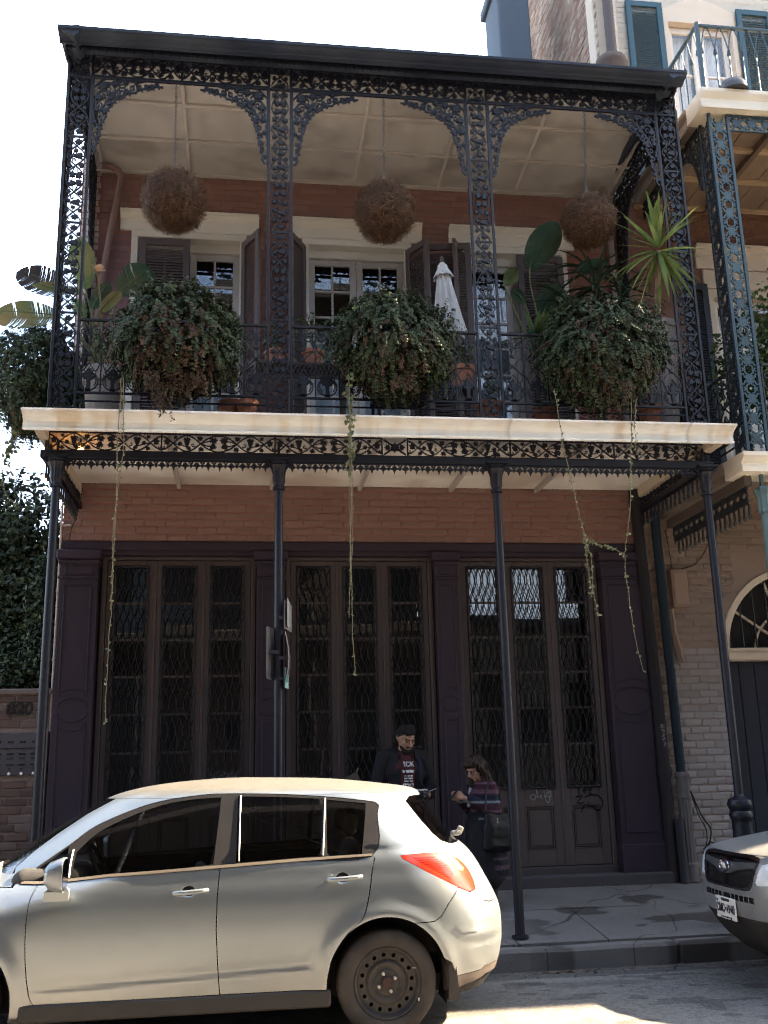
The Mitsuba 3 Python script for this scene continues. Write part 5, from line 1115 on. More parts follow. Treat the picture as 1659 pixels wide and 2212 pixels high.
def fern(name, label, c, r, seed, nf=430, dead=.28, sunny=.0, droop=1.0, trail=()):
    R = np.random.default_rng(seed); k = thing(name, label, 'fern', group='ferns hanging along the balcony rail'); c = np.array(c, float); r = np.array(r, float)
    put(k+'__basket', MB().lathe([(0,-.16),(.12,-.15),(.19,-.05),(.22,.08),(.215,.10),(0,.10)], c-[0,0,.05], 20), 'm_matte', 40, col=cnoise((.05,.035,.025), .3, 20.))
    lv = LV()
    def shell(d):
        g = meshkit.fbm(d*1.9+seed*3.1, 3, seed); lo = np.clip(-d[:,2], 0, 1)
        return (.66+.66*g)*(1+.10*np.clip(d[:,2], 0, 1)-.16*lo*np.hypot(d[:,0], d[:,1]))
    n = int(nf*4.4); d = R.normal(0,1,(n,3)); d /= np.linalg.norm(d, axis=1, keepdims=True); P0 = c+d*shell(d)[:,None]*r*R.uniform(.55,1.,(n,1))**.6
    for i in range(n):
        m = int(R.integers(6, 12)); t = np.linspace(0, 1, m); L = R.uniform(.09,.20); d[i] += R.normal(0,.35,3); o = d[i]*[1,1,.5]; up = max(d[i][2], 0)
        P = P0[i]+o*(L*.55*t*(1-.45*t))[:,None]+np.array([0,0,1.])*(L*(.75*up*t-R.uniform(.1,.95)*t**1.6))[:,None]*droop+np.cumsum(R.normal(0,.005,(m,3)),0)
        front = (P[:,2]-c[2])/r[2]; isd = R.random() < dead*np.clip(.75-1.0*d[i][2], .10, 1.3)*(1.5 if abs(P0[i][0]-c[0]) < r[0]*.55 else .5); col = BROWNF if isd else GREENF
        D = np.gradient(P, axis=0); D /= np.linalg.norm(D, axis=1, keepdims=True)+1e-9; out = np.tile(d[i]+[0,0,.3], (m,1)); S = np.cross(D, out); S /= np.linalg.norm(S, axis=1, keepdims=True)+1e-9
        b0 = R.normal(1., .28); tt = np.clip(R.normal(.10,.12,m)+.25*t+(.35*R.random() if d[i][2] > .45 else 0), 0, 1)
        for sg in (1, -1): lv.leaflets(P, S*sg+D*.6+R.normal(0,.25,(m,3))+np.array([0,0,-.3]), out+R.normal(0,.3,(m,3)), R.uniform(.020,.042,m)*(1-.35*t), R.uniform(.012,.027,m), col, np.clip(b0+R.normal(0,.2,m), .35, 1.9), tt)
    for i in range(int(nf*.22)):   # longer fronds that break the outline
        az = R.uniform(0, 2*PI); el = R.uniform(-.2, 1.3); d1 = np.array([math.cos(az)*math.cos(el), math.sin(az)*math.cos(el), math.sin(el)]); m = int(R.integers(12, 20)); t = np.linspace(0, 1, m); L = R.uniform(.16,.36)
        P = c+d1*r*.86+(d1*[1,1,.8])*(L*t)[:,None]+np.array([0,0,-1.])*(L*R.uniform(.4,1.3)*t**2)[:,None]+np.cumsum(R.normal(0,.004,(m,3)),0); D = np.gradient(P, axis=0); D /= np.linalg.norm(D, axis=1, keepdims=True)+1e-9
        S = np.cross(D, d1+[0,0,.4]); S /= np.linalg.norm(S, axis=1, keepdims=True)+1e-9; col = BROWNF if R.random() < dead*.5 else GREENF
        for sg in (1, -1): lv.leaflets(P, S*sg+D*.6+R.normal(0,.2,(m,3)), np.tile(d1+[0,0,.3], (m,1))+R.normal(0,.3,(m,3)), R.uniform(.020,.040,m)*(1-.5*t), R.uniform(.010,.020,m), col, R.uniform(.7,1.5,m), R.uniform(0,.5,m))
    for tr in trail:
        for q in range(tr[3]):
            z0 = tr[1]; n = 26; x = tr[0]+R.normal(0, .035); zz = np.linspace(z0, z0-tr[2]*R.uniform(.5,1), n); P = np.stack([x+np.cumsum(R.normal(0,.007,n)), c[1]-r[1]*.9+np.cumsum(R.normal(0,.005,n)), zz], 1)
            lv.leaflets(P, R.normal(0,1,(n,3))+[0,-.2,-.8], R.normal(0,1,(n,3)), R.uniform(.018,.036,n), .016, BROWNF, R.uniform(.6,1.4,n), R.uniform(0,.6,n))
    lv.put(k+'__foliage')
    return k
fern('fern', 'big drooping fern with dead brown fronds in the left bay of the balcony', (-1.94,-.20,5.33), (.58,.43,.50), 1, 520, .42, trail=((-2.03,4.80,.38,9),(-2.1,4.9,.25,6)))
fern('fern', 'round bushy fern in the middle bay of the balcony beside the folded parasol', (.035,-.20,5.37), (.56,.43,.50), 2, 520, .22, trail=((.1,4.95,.22,5),))
fern('fern', 'dark bushy fern in the right bay of the balcony below the long-leaved plants', (2.08,-.20,5.37), (.61,.43,.51), 3, 520, .2, trail=((2.1,4.95,.25,5),))
fern('fern', 'fern hanging outside the left end of the balcony against the sky', (-3.36,.75,5.28), (.38,.5,.56), 4, 380, .05, trail=())
# dry moss balls on chains
MOSS = Col((.052,.026,.015), (.15,.082,.045), None)
def moss_ball(label, x, y, z, r, seed, chain_top):
    R = np.random.default_rng(seed); k = thing('moss_ball', label, 'hanging planter', group='dry moss balls hanging in the arches')
    core = trimesh.creation.icosphere(3, r*.90); v = np.array(core.vertices); v *= (1+.10*(meshkit.fbm(v*6+seed, 3)[:,None]-.5)); v[:,2] *= 1.02
    put(k+'__core', (v+[x,y,z], core.faces), 'm_matte', True, col=cnoise((.025,.014,.012), .4, 30.))
    n = 9000; d = R.normal(0,1,(n,3)); d /= np.linalg.norm(d, axis=1, keepdims=True); rr = r*R.uniform(.84,.99,n)*(1+.06*(meshkit.fbm(d*2.2+seed,2)-.5)*2)
    P = np.array([x,y,z])+d*rr[:,None]*[1,1,1.02]; t = np.cross(d, R.normal(0,1,(n,3))); t /= np.linalg.norm(t, axis=1, keepdims=True)
    D = t*R.uniform(.5,1.3,(n,1))+d*R.uniform(.15,.9,(n,1))+[0,0,-.12]
    lv = LV(); lv.leaflets(P, D, d, R.uniform(.04,.10,n), R.uniform(.003,.006,n), MOSS, R.uniform(.5,1.6,n), R.uniform(0,1,n)**2)
    m = 60; lv.leaflets(P[:m], D[:m]+R.normal(0,.3,(m,3)), d[:m], R.uniform(.02,.05,m), .012, GREENF, 1.4, .5)
    lv.put(k+'__strands')
    m = MB(); hz = z+r+.10
    for a in (0, 2.1, 4.2): m.tube([(x+r*.45*math.cos(a), y+r*.45*math.sin(a), z+r*.86), (x, y, hz)], .0035, 5)
    m.tube([(x+.012*math.sin(t)*1.0, y, hz+.02-.018*math.cos(t)) for t in np.linspace(0, 5.2, 12)], .0035, 5); put(k+'__wire', m, 'm_trim', col=(.22,.22,.23))
    m = MB(); ln = .030; nl = int((chain_top-hz-.03)/(ln*.78))
    for i in range(nl):
        f = (i+.5)/nl; cz = hz+.03+(chain_top-hz-.03)*f; cy = y*(1-f)+0.0*f
        t = np.linspace(0, 2*PI, 11); a = np.stack([.0105*np.cos(t)*(1 if i % 2 else 0), .0105*np.cos(t)*(0 if i % 2 else 1), ln*.5*np.sin(t)], 1)+[x,cy,cz]; m.add(*tube(a, .0036, 4, False))
    put(k+'__chain', m, 'm_satin', True, col=(.10,.10,.105), kind='stuff')
moss_ball('round brown moss ball hanging on a chain in the left arch', -2.03, .14, 6.975, .305, 11, 8.21)
moss_ball('round brown moss ball hanging on a chain in the middle arch', .045, .14, 6.975, .295, 12, 8.21)
moss_ball('round brown moss ball hanging on a chain in the right arch', 2.17, .14, 6.99, .270, 13, 8.21)
# blades and paddles: each big leaf a part
def blade(p0, d, L, W, droop, n=9, fold=.25, tw=0.):
    """long narrow leaf; (v, f)"""
    d = np.asarray(d, float); d /= np.linalg.norm(d); t = np.linspace(0, 1, n); P = np.asarray(p0)+d[None]*(t*L)[:,None]; P[:,2] -= droop*L*t**2.2
    D = np.gradient(P, axis=0); D /= np.linalg.norm(D, axis=1, keepdims=True); side = np.cross(D, [0,0,1.]); side /= np.linalg.norm(side, axis=1, keepdims=True)+1e-9
    up = np.cross(side, D); side = side*math.cos(tw)+up*math.sin(tw); up = np.cross(side, D)
    w = W*.5*np.clip(np.minimum(1, .55+1.6*t)*(1-t**2.6), .02, 1)
    V = np.concatenate([P-side*w[:,None]+up*(w*fold)[:,None], P, P+side*w[:,None]+up*(w*fold)[:,None]]); i = np.arange(n-1)
    return V, np.vstack([np.stack([i, i+1, n+i+1, n+i], 1), np.stack([n+i, n+i+1, 2*n+i+1, 2*n+i], 1)])
def lcol(base, tip, seed=0): return Col(base, tip, lambda v: (.8+.45*meshkit.fbm(v*np.array([14,14,5.]), 3, seed), np.clip((meshkit.fbm(v*5.+seed, 3, seed)-.42)*2.6, 0, 1)))
def rosette(k, c, n, L, W, cols, R, el=(-.9,1.45), droop=(.05,.5), mat='m_leaf_thin', az=None):
    for i in range(n):
        a = R.uniform(0, 2*PI) if az is None else R.uniform(*az); e = el[0]+(el[1]-el[0])*(i+.5)/n; d = (math.cos(a)*math.cos(e), math.sin(a)*math.cos(e), math.sin(e))
        v, f = blade(np.asarray(c)+np.array(d)*.02, d, L*R.uniform(.72,1.1), W*R.uniform(.8,1.2), R.uniform(*droop)*(1 if e > 0 else .5), tw=R.uniform(-.4,.4))
        put(k+'__leaf', (v, f), mat, True, col=cols[i % len(cols)])
YU = [lcol((.11,.17,.060), (.34,.36,.12), i) for i in range(4)]; DK = [lcol((.022,.040,.026), (.055,.075,.04), 10+i) for i in range(3)]; GRN = [lcol((.035,.075,.035), (.10,.13,.05), 20+i) for i in range(3)]
R5 = np.random.default_rng(5)
k = thing('yucca', 'tall yucca with a pale trunk and a spiky sunlit leaf crown at the right post', 'yucca')
put(k+'__trunk', MB().tube(curve([(2.86,.22,5.88),(2.82,.10,6.15),(2.79,-.04,6.35),(2.785,-.10,6.55)], 6), np.linspace(.030,.024,19), 10), 'm_matte', 40, col=cnoise((.22,.17,.12), .35, 22.))
rosette(k, (2.785,-.11,6.57), 24, .60, .058, YU, R5, (.35,1.5), (.02,.30)); rosette(k, (2.785,-.11,6.53), 24, .55, .052, YU, R5, (-1.35,.1), (.25,.6))
k = thing('planter', 'tall pale grey planter holding the yucca', 'planter')
put(k, MB().lathe([(0,4.62),(.12,4.62),(.125,4.7),(.19,5.85),(.205,5.86),(.205,5.93),(.18,5.93),(.17,5.88),(0,5.88)], (2.88,.32,0), 28), 'm_matte', 40, col=cnoise((.24,.22,.215), .15, 4.)); labels[k]['label'] = 'tall pale grey planter holding the yucca'
k = thing('dracaena', 'dark clump of long drooping strap leaves behind the right fern', 'dracaena')
for (x, y, z, n) in ((2.35,.55,6.45,26),(2.05,.62,6.30,20),(2.62,.60,6.35,22),(2.38,.75,6.75,16),(1.95,.7,6.0,12)):
    put(k+'__stem', MB().tube([(x+R5.normal(0,.04), y, 4.9), (x, y, z)], .018, 7), 'm_matte', 40, col=(.09,.07,.05)); rosette(k, (x,y,z), n, .62, .042, DK, R5, (-.7,1.3), (.25,.8), 'm_leaf')
k = thing('agave', 'small bright green spiky plant left of the right fern', 'agave')
rosette(k, (1.52,.16,5.66), 15, .42, .055, GRN, R5, (.05,1.35), (.0,.35))
put(k+'__stem', MB().tube([(1.54,.2,4.95),(1.52,.16,5.68)], .02, 7), 'm_matte', 40, col=(.08,.07,.05))
def paddle(p0, p1, W, side, splits=(), bend=.06, tatter=0., R=R5):
    """broad banana-like leaf from p0 to p1, its width along side; splits: torn slits"""
    p0, p1 = np.array(p0, float), np.array(p1, float); ax = p1-p0; L = np.linalg.norm(ax); ax /= L; side = np.asarray(side, float); side -= ax*np.dot(ax, side); side /= np.linalg.norm(side); nr = np.cross(ax, side)
    n = 26; V, F = [], []
    for s in (1, -1):
        t = np.linspace(0, 1, n); w = W*.5*np.sin(PI*np.clip(t*.93+.07, 0, 1))**.62
        seg = []
        for i in range(n-1):
            a, b = t[i], t[i+1]; g = .0
            if tatter and (i % 2 == 0) and R.random() < tatter: g = (b-a)*.55
            dv = (.30*w[i]/L)
            wa, wb = w[i], w[i+1]
            if g: wa *= R.uniform(.75,1.05); wb *= R.uniform(.75,1.05)
            q = [(a,0),(b,0),(b-g*.8+dv,wb),(a+g*.8+dv,wa)]; m = [(a,0),(b,0),(b-g*.3+dv*.5,wb*.55),(a+g*.3+dv*.5,wa*.55),(b-g+dv,wb),(a+g*.2+dv,wa)]
            o = len(V)
            for (u, ww) in m: V.append(p0+ax*L*u+side*s*ww+nr*(bend*L*4*u*(1-u)-.28*ww*abs(ww)/W*2)+np.array([0,0,-.10*L*u*u]))
            F += [[o,o+1,o+2],[o,o+2,o+3],[o+3,o+2,o+4],[o+3,o+4,o+5]]
    return np.array(V), np.array(F)
PAD = [lcol((.13,.18,.075), (.30,.22,.11), 30), lcol((.030,.055,.034), (.07,.075,.04), 31), lcol((.12,.15,.07), (.26,.19,.09), 32), lcol((.045,.040,.040), (.09,.06,.05), 33), lcol((.085,.12,.06), (.17,.19,.10), 34)]
def strel(k, base, p0, p1, W, side, col, tat=0., bend=.05):
    put(k+'__leaf', paddle(p0, p1, W, side, tatter=tat, bend=bend), 'm_leaf_thin', False, col=col)
    b, q = np.array(base), np.array(p0); put(k+'__stalk', MB().tube(curve([b, (b+q)/2+[0,0,.08], q, np.array(p0)+(np.array(p1)-q)*.85+[0,0,.0]], 6), np.concatenate([np.linspace(.013,.007,13), np.linspace(.006,.003,6)]), 6), 'm_leaf', 40, col=(.10,.11,.05))
k = thing('bird_of_paradise', 'bird of paradise plant with torn paddle leaves at the left post', 'bird of paradise')
B0 = (-2.66,.36,5.2)
strel(k, B0, (-2.86,.38,6.12), (-2.935,.30,6.68), .25, (1,.1,0), PAD[0], .0, .02)
strel(k, B0, (-2.56,.42,6.10), (-2.26,.48,6.46), .32, (.5,.3,-.9), PAD[1], .4)
strel(k, B0, (-3.02,.40,6.08), (-3.50,.38,6.32), .32, (.2,.1,1), PAD[3], .6)
strel(k, B0, (-2.86,.25,6.02), (-3.32,.20,6.10), .16, (.1,.5,1), PAD[2], .3)
strel(k, B0, (-3.10,.42,5.84), (-3.72,.44,5.90), .34, (.05,.25,1), PAD[2], .5, .07)
strel(k, B0, (-2.80,.45,5.95), (-2.66,.5,6.3), .16, (1,.2,0), PAD[1], .3); strel(k, B0, (-2.98,.55,5.75), (-3.3,.6,5.65), .17, (.1,.3,1), PAD[1], .6); strel(k, B0, (-2.7,.30,5.85), (-2.50,.2,6.05), .13, (.6,.1,-.8), PAD[0], .2); strel(k, B0, (-2.85,.35,5.8), (-2.95,.3,6.0), .14, (1,.2,.1), PAD[0], .2)
m = MB()
for i in range(9):
    a = R5.uniform(-.2, 2.6); m.add(*blade((-2.745,.28,6.26), (math.cos(a)*.8, -.3, math.sin(a)+.25), .10, .035, .2, 6))
put(k+'__flower', m, 'm_leaf_thin', True, col=Col((.75,.42,.22), (.85,.70,.50), lambda v: (1., meshkit.fbm(v*20,2)))); put(k+'__stalk', MB().tube(curve([(-2.66,.36,5.3),(-2.69,.33,5.8),(-2.74,.28,6.26)], 6), .009, 6), 'm_leaf', 40, col=(.16,.12,.05))
k = thing('palm', 'thin-leaved palm poking out low at the left end of the balcony', 'palm'); rosette(k, (-3.1,.45,5.52), 13, .36, .022, DK, R5, (-.1,.9), (.1,.5), 'm_leaf')
put(k+'__stem', MB().tube([(-3.0,.45,4.62),(-3.1,.45,5.52)], .02, 7), 'm_matte', 40, col=(.08,.07,.05))
k = thing('bird_of_paradise', 'bird of paradise with one large upright leaf between the right fern and the moss ball', 'bird of paradise'); B0 = (1.8,.55,5.0)
strel(k, B0, (1.63,.52,6.62), (1.93,.46,7.22), .34, (-1,.2,.35), PAD[1], .0, .03); strel(k, B0, (1.30,.35,6.33), (1.42,.30,6.50), .17, (1,.5,-.3), PAD[4], .0, .12)
strel(k, B0, (1.72,.6,6.15), (1.95,.6,6.55), .24, (-1,.2,.4), PAD[1], .2); strel(k, B0, (1.55,.5,6.2), (1.40,.45,6.36), .16, (1,.3,.5), PAD[1], .2); strel(k, B0, (2.2,.7,6.7), (2.6,.8,6.95), .2, (-.3,.2,1), PAD[1], .3); strel(k, B0, (1.9,.5,6.05), (2.1,.3,6.2), .2, (-1,.2,.4), PAD[1], .2)
# pots and their seedlings
TC = cnoise((.30,.125,.075), .25, 8., tint=(.22,.11,.08))
def pot(label, c, r, h, col, cat='flower pot', mat='m_matte', plant=None, seed=0):
    k = thing('flower_pot', label, cat); x, y, z = c
    put(k+'__pot', MB().lathe([(0,z),(r*.70,z),(r*.72,z+.01),(r*.92,z+h*.78),(r*1.02,z+h*.79),(r*1.04,z+h),(r*.95,z+h),(r*.90,z+h*.9),(0,z+h*.9)], (x,y,0), 26), mat, 40, col=col)
    if plant:
        R = np.random.default_rng(seed); lv = LV(); n = plant[0]; H, S = plant[1], plant[2]; m = MB()
        for i in range(n):
            a = R.uniform(0,2*PI); q = R.uniform(.2,1); P1 = np.array([x+S*q*math.cos(a), y+S*q*math.sin(a), z+h+H*R.uniform(.35,1)]); m.tube(curve([(x,y,z+h*.9), (x+S*q*.3*math.cos(a), y+S*q*.3*math.sin(a), z+h+H*.4), P1], 4), .004, 5)
            nl = 7; P = P1+R.normal(0,.03,(nl,3)); lv.leaflets(P, R.normal(0,1,(nl,3))+[0,0,.2], R.normal(0,1,(nl,3))+[0,0,1], R.uniform(.035,.075,nl), R.uniform(.02,.045,nl), GREENF, R.uniform(.8,2.0,nl), R.uniform(0,.7,nl))
        lv.put(k+'__leaves'); put(k+'__stem', m, 'm_leaf', 40, col=(.08,.08,.04))
pot('large white pot with the bird of paradise behind the left end of the railing', (-2.64,.38,4.615), .20, .66, cnoise((.50,.46,.43), .12, 5.), 'flower pot')
pot('terracotta pot on the wicker bench behind the second post', (-1.02,.95,5.585), .115, .19, TC, plant=(9,.28,.14), seed=2)
pot('terracotta pot caught by the sun on the wicker bench beside the middle fern', (-.63,.92,5.585), .115, .19, TC, plant=(12,.36,.16), seed=3)
pot('terracotta pot right of the middle fern under the folded parasol', (.92,.80,5.36), .125, .24, TC, plant=(8,.22,.12), seed=4)
pot('low terracotta pot at the foot of the third post', (1.05,.30,4.76), .13, .26, TC, plant=(6,.25,.14), seed=5)
pot('terracotta pot at the right end of the railing near the corner post', (2.73,.32,4.76), .135, .27, TC)
pot('terracotta pot low behind the railing under the right fern', (1.62,.30,4.70), .12, .26, TC); pot('dark terracotta pot low behind the railing left of the second post', (-1.45,.25,4.70), .13, .24, TC); pot('small terracotta dish near the second post at the deck edge', (-1.30,.10,4.70), .10, .20, TC)
# stands under them, bench, chair, parasol
def stand(name, label, cat, x0, x1, y0, y1, z1, col, mat='m_satin', t=.03):
    k = thing(name, label, cat); put(k+'__top', MB().box(x0, x1, y0, y1, z1-.03, z1, .006), mat, col=col)
    for x in (x0+.03, x1-.03):
        for y in (y0+.03, y1-.03): put(k+'__leg', MB().box(x-t/2, x+t/2, y-t/2, y+t/2, 4.61, z1-.03), mat, col=col)
    return k
WK = cnoise((.05,.04,.034), .3, 30.)
k = stand('wicker_bench', 'dark wicker bench carrying two terracotta pots on the balcony', 'bench', -1.22, -.30, .72, 1.08, 5.58, WK, 'm_matte')
for i in range(22):
    for s in (1,-1): put(k+'__wicker_lath', MB().tube([(-1.20+i*.042, .715, 5.42), (-1.20+i*.042+s*.06*(1 if 0 <= i+s < 22 else 0), .712-.002*s, 5.55)], .006, 4), 'm_matte', col=WK)
put(k+'__apron_rail', MB().box(-1.22, -.30, .71, .73, 5.40, 5.425, .004), 'm_matte', col=WK)
for lab, x, y, z in (('small dark stool under the terracotta pot right of the middle fern', .92, .80, 5.36), ('low dark stand under the pot at the third post', 1.05, .30, 4.76), ('low dark stand under the pot at the right end of the railing', 2.73, .32, 4.76)): stand('plant_stand', lab, 'stand', x-.12, x+.12, y-.12, y+.12, z, WK)
for lab, x, y in (('low block under the pot below the right fern', 1.62, .30), ('low block under the dark pot left of the second post', -1.45, .25), ('low block under the small dish at the deck edge', -1.30, .10)): kk = thing('plant_stand', lab, 'stand'); put(kk, MB().box(x-.09, x+.09, y-.08, y+.08, 4.61, 4.70, .01), 'm_matte', col=WK)
k = stand('cafe_table', 'small round-legged black metal table behind the middle fern', 'table', -.02, .55, .62, 1.15, 5.30, (.02,.02,.022))
k = thing('parasol', 'folded off-white parasol leaning beside the open shutter', 'parasol')
R6 = np.random.default_rng(6); AX0, AX1 = np.array([.825,.92,6.0]), np.array([.775,.92,6.86]); ax = (AX1-AX0)/np.linalg.norm(AX1-AX0); U_ = np.cross(ax, [0,1,0]); U_ /= np.linalg.norm(U_); W2 = np.cross(ax, U_)
def pleats(t0, t1, r0, r1, n, amp, seed, m=14):
    a = np.linspace(0, 2*PI, 121)[:-1]; V = []
    for i, t in enumerate(np.linspace(0, 1, m)):
        r = (r0+(r1-r0)*t)*(1+amp*(.35+.65*t)*np.cos(a*n+.5*math.sin(seed+2*t))+.04*np.cos(a*2+seed)); p = AX1+(AX0-AX1)*(t0+(t1-t0)*t)
        V.append(p+r[:,None]*(np.cos(a)[:,None]*U_+np.sin(a)[:,None]*W2)-ax*(.012*t*np.cos(a*n))[:,None])
    V = np.vstack(V); i, j = np.meshgrid(np.arange(m-1), np.arange(120), indexing='ij'); j2 = (j+1) % 120
    return V, np.stack([i*120+j, i*120+j2, (i+1)*120+j2, (i+1)*120+j], -1).reshape(-1,4)
CAN = cnoise((.60,.60,.60), .10, 6.)
put(k+'__canopy', pleats(.03, 1.0, .045, .150, 9, .30, 1), 'm_matte', True, col=CAN); put(k+'__vent_flap', pleats(-.01, .20, .022, .105, 9, .13, 2, 8), 'm_matte', True, col=CAN)
put(k+'__finial', MB().lathe([(0,.085),(.018,.075),(.024,.055),(.018,.038),(.026,.03),(.03,.0),(0,0)], (0,0,0), 14), 'm_satin', 40, col=(.10,.08,.075), tw=T().translate(AX1.tolist())); put(k+'__pole', MB().tube([AX1-ax*.2, AX0-ax*1.36], .019, 10), 'm_satin', 40, col=(.16,.13,.11)); put(k+'__foot', MB().lathe([(0,4.61),(.2,4.61),(.2,4.66),(.05,4.70),(.03,4.80),(0,4.8)], (float((AX0-ax*1.36)[0]),.92,0), 20), 'm_satin', 40, col=(.03,.03,.03))
# trailing creepers below the balcony
VG = Col((.075,.10,.05), (.20,.20,.11), None)
def creeper(label, paths, seed, big=0, leaf=.02):
    R = np.random.default_rng(seed); k = thing('trailing_vine', label, 'vine', group='creepers trailing from the balcony'); lv = LV()
    for p in paths:
        c = curve(p, 14); c = c+np.cumsum(R.normal(0, .0022, c.shape), 0)*[1,1,0]
        put(k+'__stem', (tube(c, np.linspace(.0038,.0022,len(c)), 5)), 'm_leaf', True, col=(.20,.17,.10))
        n = len(c)*1; i = R.integers(0, len(c), n); lv.leaflets(c[i], R.normal(0,1,(n,3))+[0,-.3,-.3], R.normal(0,1,(n,3))+[0,-1,.3], R.uniform(.5,1.3,n)*leaf, R.uniform(.5,1.1,n)*leaf*.8, VG, R.uniform(.7,1.6,n), R.uniform(0,1,n))
        if big:
            i = np.arange(0, int(len(c)*.42)); m = len(i)*big; i = np.repeat(i, big); lv.leaflets(c[i]+R.normal(0,.018,(m,3)), R.normal(0,1,(m,3))+[0,-.4,-.5], R.normal(0,1,(m,3))+[0,-1.2,.3], R.uniform(.030,.060,m), R.uniform(.03,.055,m), VG, R.uniform(.6,1.4,m), R.uniform(0,.6,m))
    lv.put(k+'__leaves')
creeper('thin creeper hanging straight down from the left end of the balcony', [[(-2.38,-.42,4.9),(-2.385,-.44,4.4),(-2.38,-.45,3.8),(-2.37,-.45,3.2),(-2.366,-.45,2.56),(-2.36,-.45,1.98)], [(-2.36,-.42,4.9),(-2.35,-.44,4.3),(-2.39,-.45,3.6),(-2.38,-.45,2.9)]], 61, 0, .028)
creeper('leafy creeper hanging from the middle fern past the frieze', [[(-.40,-.40,5.0),(-.40,-.45,4.6),(-.39,-.45,4.1),(-.41,-.45,3.4),(-.40,-.45,2.74),(-.39,-.45,2.32)], [(-.38,-.42,4.8),(-.40,-.45,4.2),(-.40,-.46,3.4),(-.43,-.45,2.8)], [(-.41,-.40,4.9),(-.385,-.46,4.0),(-.40,-.45,3.1)]], 62, 1, .022)
creeper('pale creeper that forks in front of the right-hand doors', [[(1.49,-.42,4.9),(1.52,-.45,4.36),(1.593,-.45,3.85),(1.647,-.45,3.55),(1.69,-.45,3.3),(1.675,-.45,2.97)], [(1.65,-.45,3.54),(1.72,-.45,3.46),(1.82,-.45,3.43),(1.92,-.45,3.40),(2.03,-.45,3.34)], [(1.66,-.45,3.5),(1.66,-.45,3.3),(1.68,-.45,3.1),(1.73,-.45,2.8)]], 63, 0, .030)
creeper('pale creeper with tiny leaves hanging nearest the right end of the balcony', [[(2.24,-.40,4.9),(2.19,-.45,4.5),(2.15,-.45,4.3),(2.10,-.45,3.77),(2.03,-.45,3.34),(2.03,-.45,2.93),(2.095,-.45,2.33)], [(2.28,-.40,4.85),(2.22,-.44,4.5),(2.20,-.45,4.3)]], 64, 0, .030)
creeper('creeper dangling from the fern outside the left end of the balcony', [[(-3.45,.6,4.9),(-3.5,.6,4.6),(-3.55,.6,4.35),(-3.52,.6,4.15),(-3.40,.6,4.0)], [(-3.45,.6,4.7),(-3.50,.62,4.5),(-3.48,.6,4.3)]], 65, 2, .03)
# shrub on the neighbour's balcony
def leafy(k, blobs, n, L, W, col, R, mat='m_leaf', part='__crown', kk=(.6,1.5)):
    lv = LV()
    for (c, r, w) in blobs:
        m = int(n*w); d = R.normal(0,1,(m,3)); d /= np.linalg.norm(d, axis=1, keepdims=True); q = R.uniform(0,1,m)**.45; g = meshkit.fbm(d*3.1+np.asarray(c), 3, 2); keep = g > .40; P = np.asarray(c)+d*(q*(.78+.5*g))[:,None]*np.asarray(r)
        P, d = P[keep], d[keep]; m = len(P); lv.leaflets(P, d*.5+R.normal(0,.8,(m,3))+[0,0,-.25], d+R.normal(0,.5,(m,3))+[0,0,.6], R.uniform(.6,1.2,m)*L, R.uniform(.7,1.2,m)*W, col, R.uniform(*kk,m), R.uniform(0,1,m)**2)
    lv.put(k+part, mat)
k = thing('climbing_shrub', 'leafy shrub on the balcony of the house next door', 'shrub')
leafy(k, [((4.15,.25,5.3),(.45,.35,.5),1),((4.35,.5,6.0),(.4,.4,.6),.8),((4.6,.3,6.6),(.35,.3,.35),.3),((3.85,.6,5.6),(.25,.3,.5),.4)], 1500, .075, .05, Col((.05,.085,.035), (.15,.18,.08), None), R5, 'm_leaf_thin')
put(k+'__stem', MB().tube([(4.2,.35,4.42),(4.25,.35,5.4),(4.45,.4,6.4)], .02, 6), 'm_matte', col=(.08,.06,.05))
# trees beyond the garden wall
TG = Col((.020,.034,.022), (.075,.095,.045), None)
def tree(label, base, h, blobs, n, seed, L=.085, W=.045):
    R = np.random.default_rng(seed); k = thing('garden_tree', label, 'tree', group='trees beyond the garden wall'); b = np.array(base, float)
    put(k+'__trunk', MB().tube(curve([b, b+[.05,.1,h*.4], b+[-.05,.0,h*.75], b+[.1,.05,h]], 6), np.linspace(.13,.05,19), 10), 'm_matte', 40, col=cnoise((.06,.05,.04), .3, 9.))
    for (c, r, w) in blobs:
        if w > .3: put(k+'__limb', MB().tube(curve([b+[0,0,h*R.uniform(.5,.9)], (b+[0,0,h]+np.array(c))/2, np.array(c)+R.normal(0,.1,3)], 5), np.linspace(.05,.015,11), 7), 'm_matte', 40, col=(.06,.05,.04))
    leafy(k, blobs, n, L, W, TG, R)
tree('dark evergreen tree rising behind the brick garden wall by the left column', (-4.3,3.6,.2), 3.4, [((-4.1,3.4,4.2),(.75,.8,.9),1),((-3.75,3.2,3.4),(.6,.7,.9),.9),((-4.5,3.3,3.3),(.8,.8,1.0),1),((-4.0,2.9,2.75),(.8,.5,.6),.8),((-4.6,3.5,4.7),(.5,.6,.5),.4),((-3.6,3.0,2.5),(.45,.5,.6),.5)], 9000, 71)
tree('second garden tree left of the first, mostly cut off by the photo edge', (-5.8,4.5,.2), 3.6, [((-5.6,4.2,4.4),(1.0,1,1.2),1),((-5.2,4,3.2),(.9,.9,1.1),1),((-6.4,4.6,4.6),(1,1,1.1),.6)], 6000, 72)
k = thing('garden_shrub', 'dark shrub spilling over the top of the brick garden wall', 'shrub')
leafy(k, [((-3.9,2.25,2.55),(.55,.3,.30),1),((-4.7,2.2,2.6),(.6,.3,.35),1),((-3.45,2.3,2.75),(.22,.25,.55),.5),((-3.5,2.4,3.4),(.18,.25,.5),.4)], 3500, .07, .035, TG, R5)
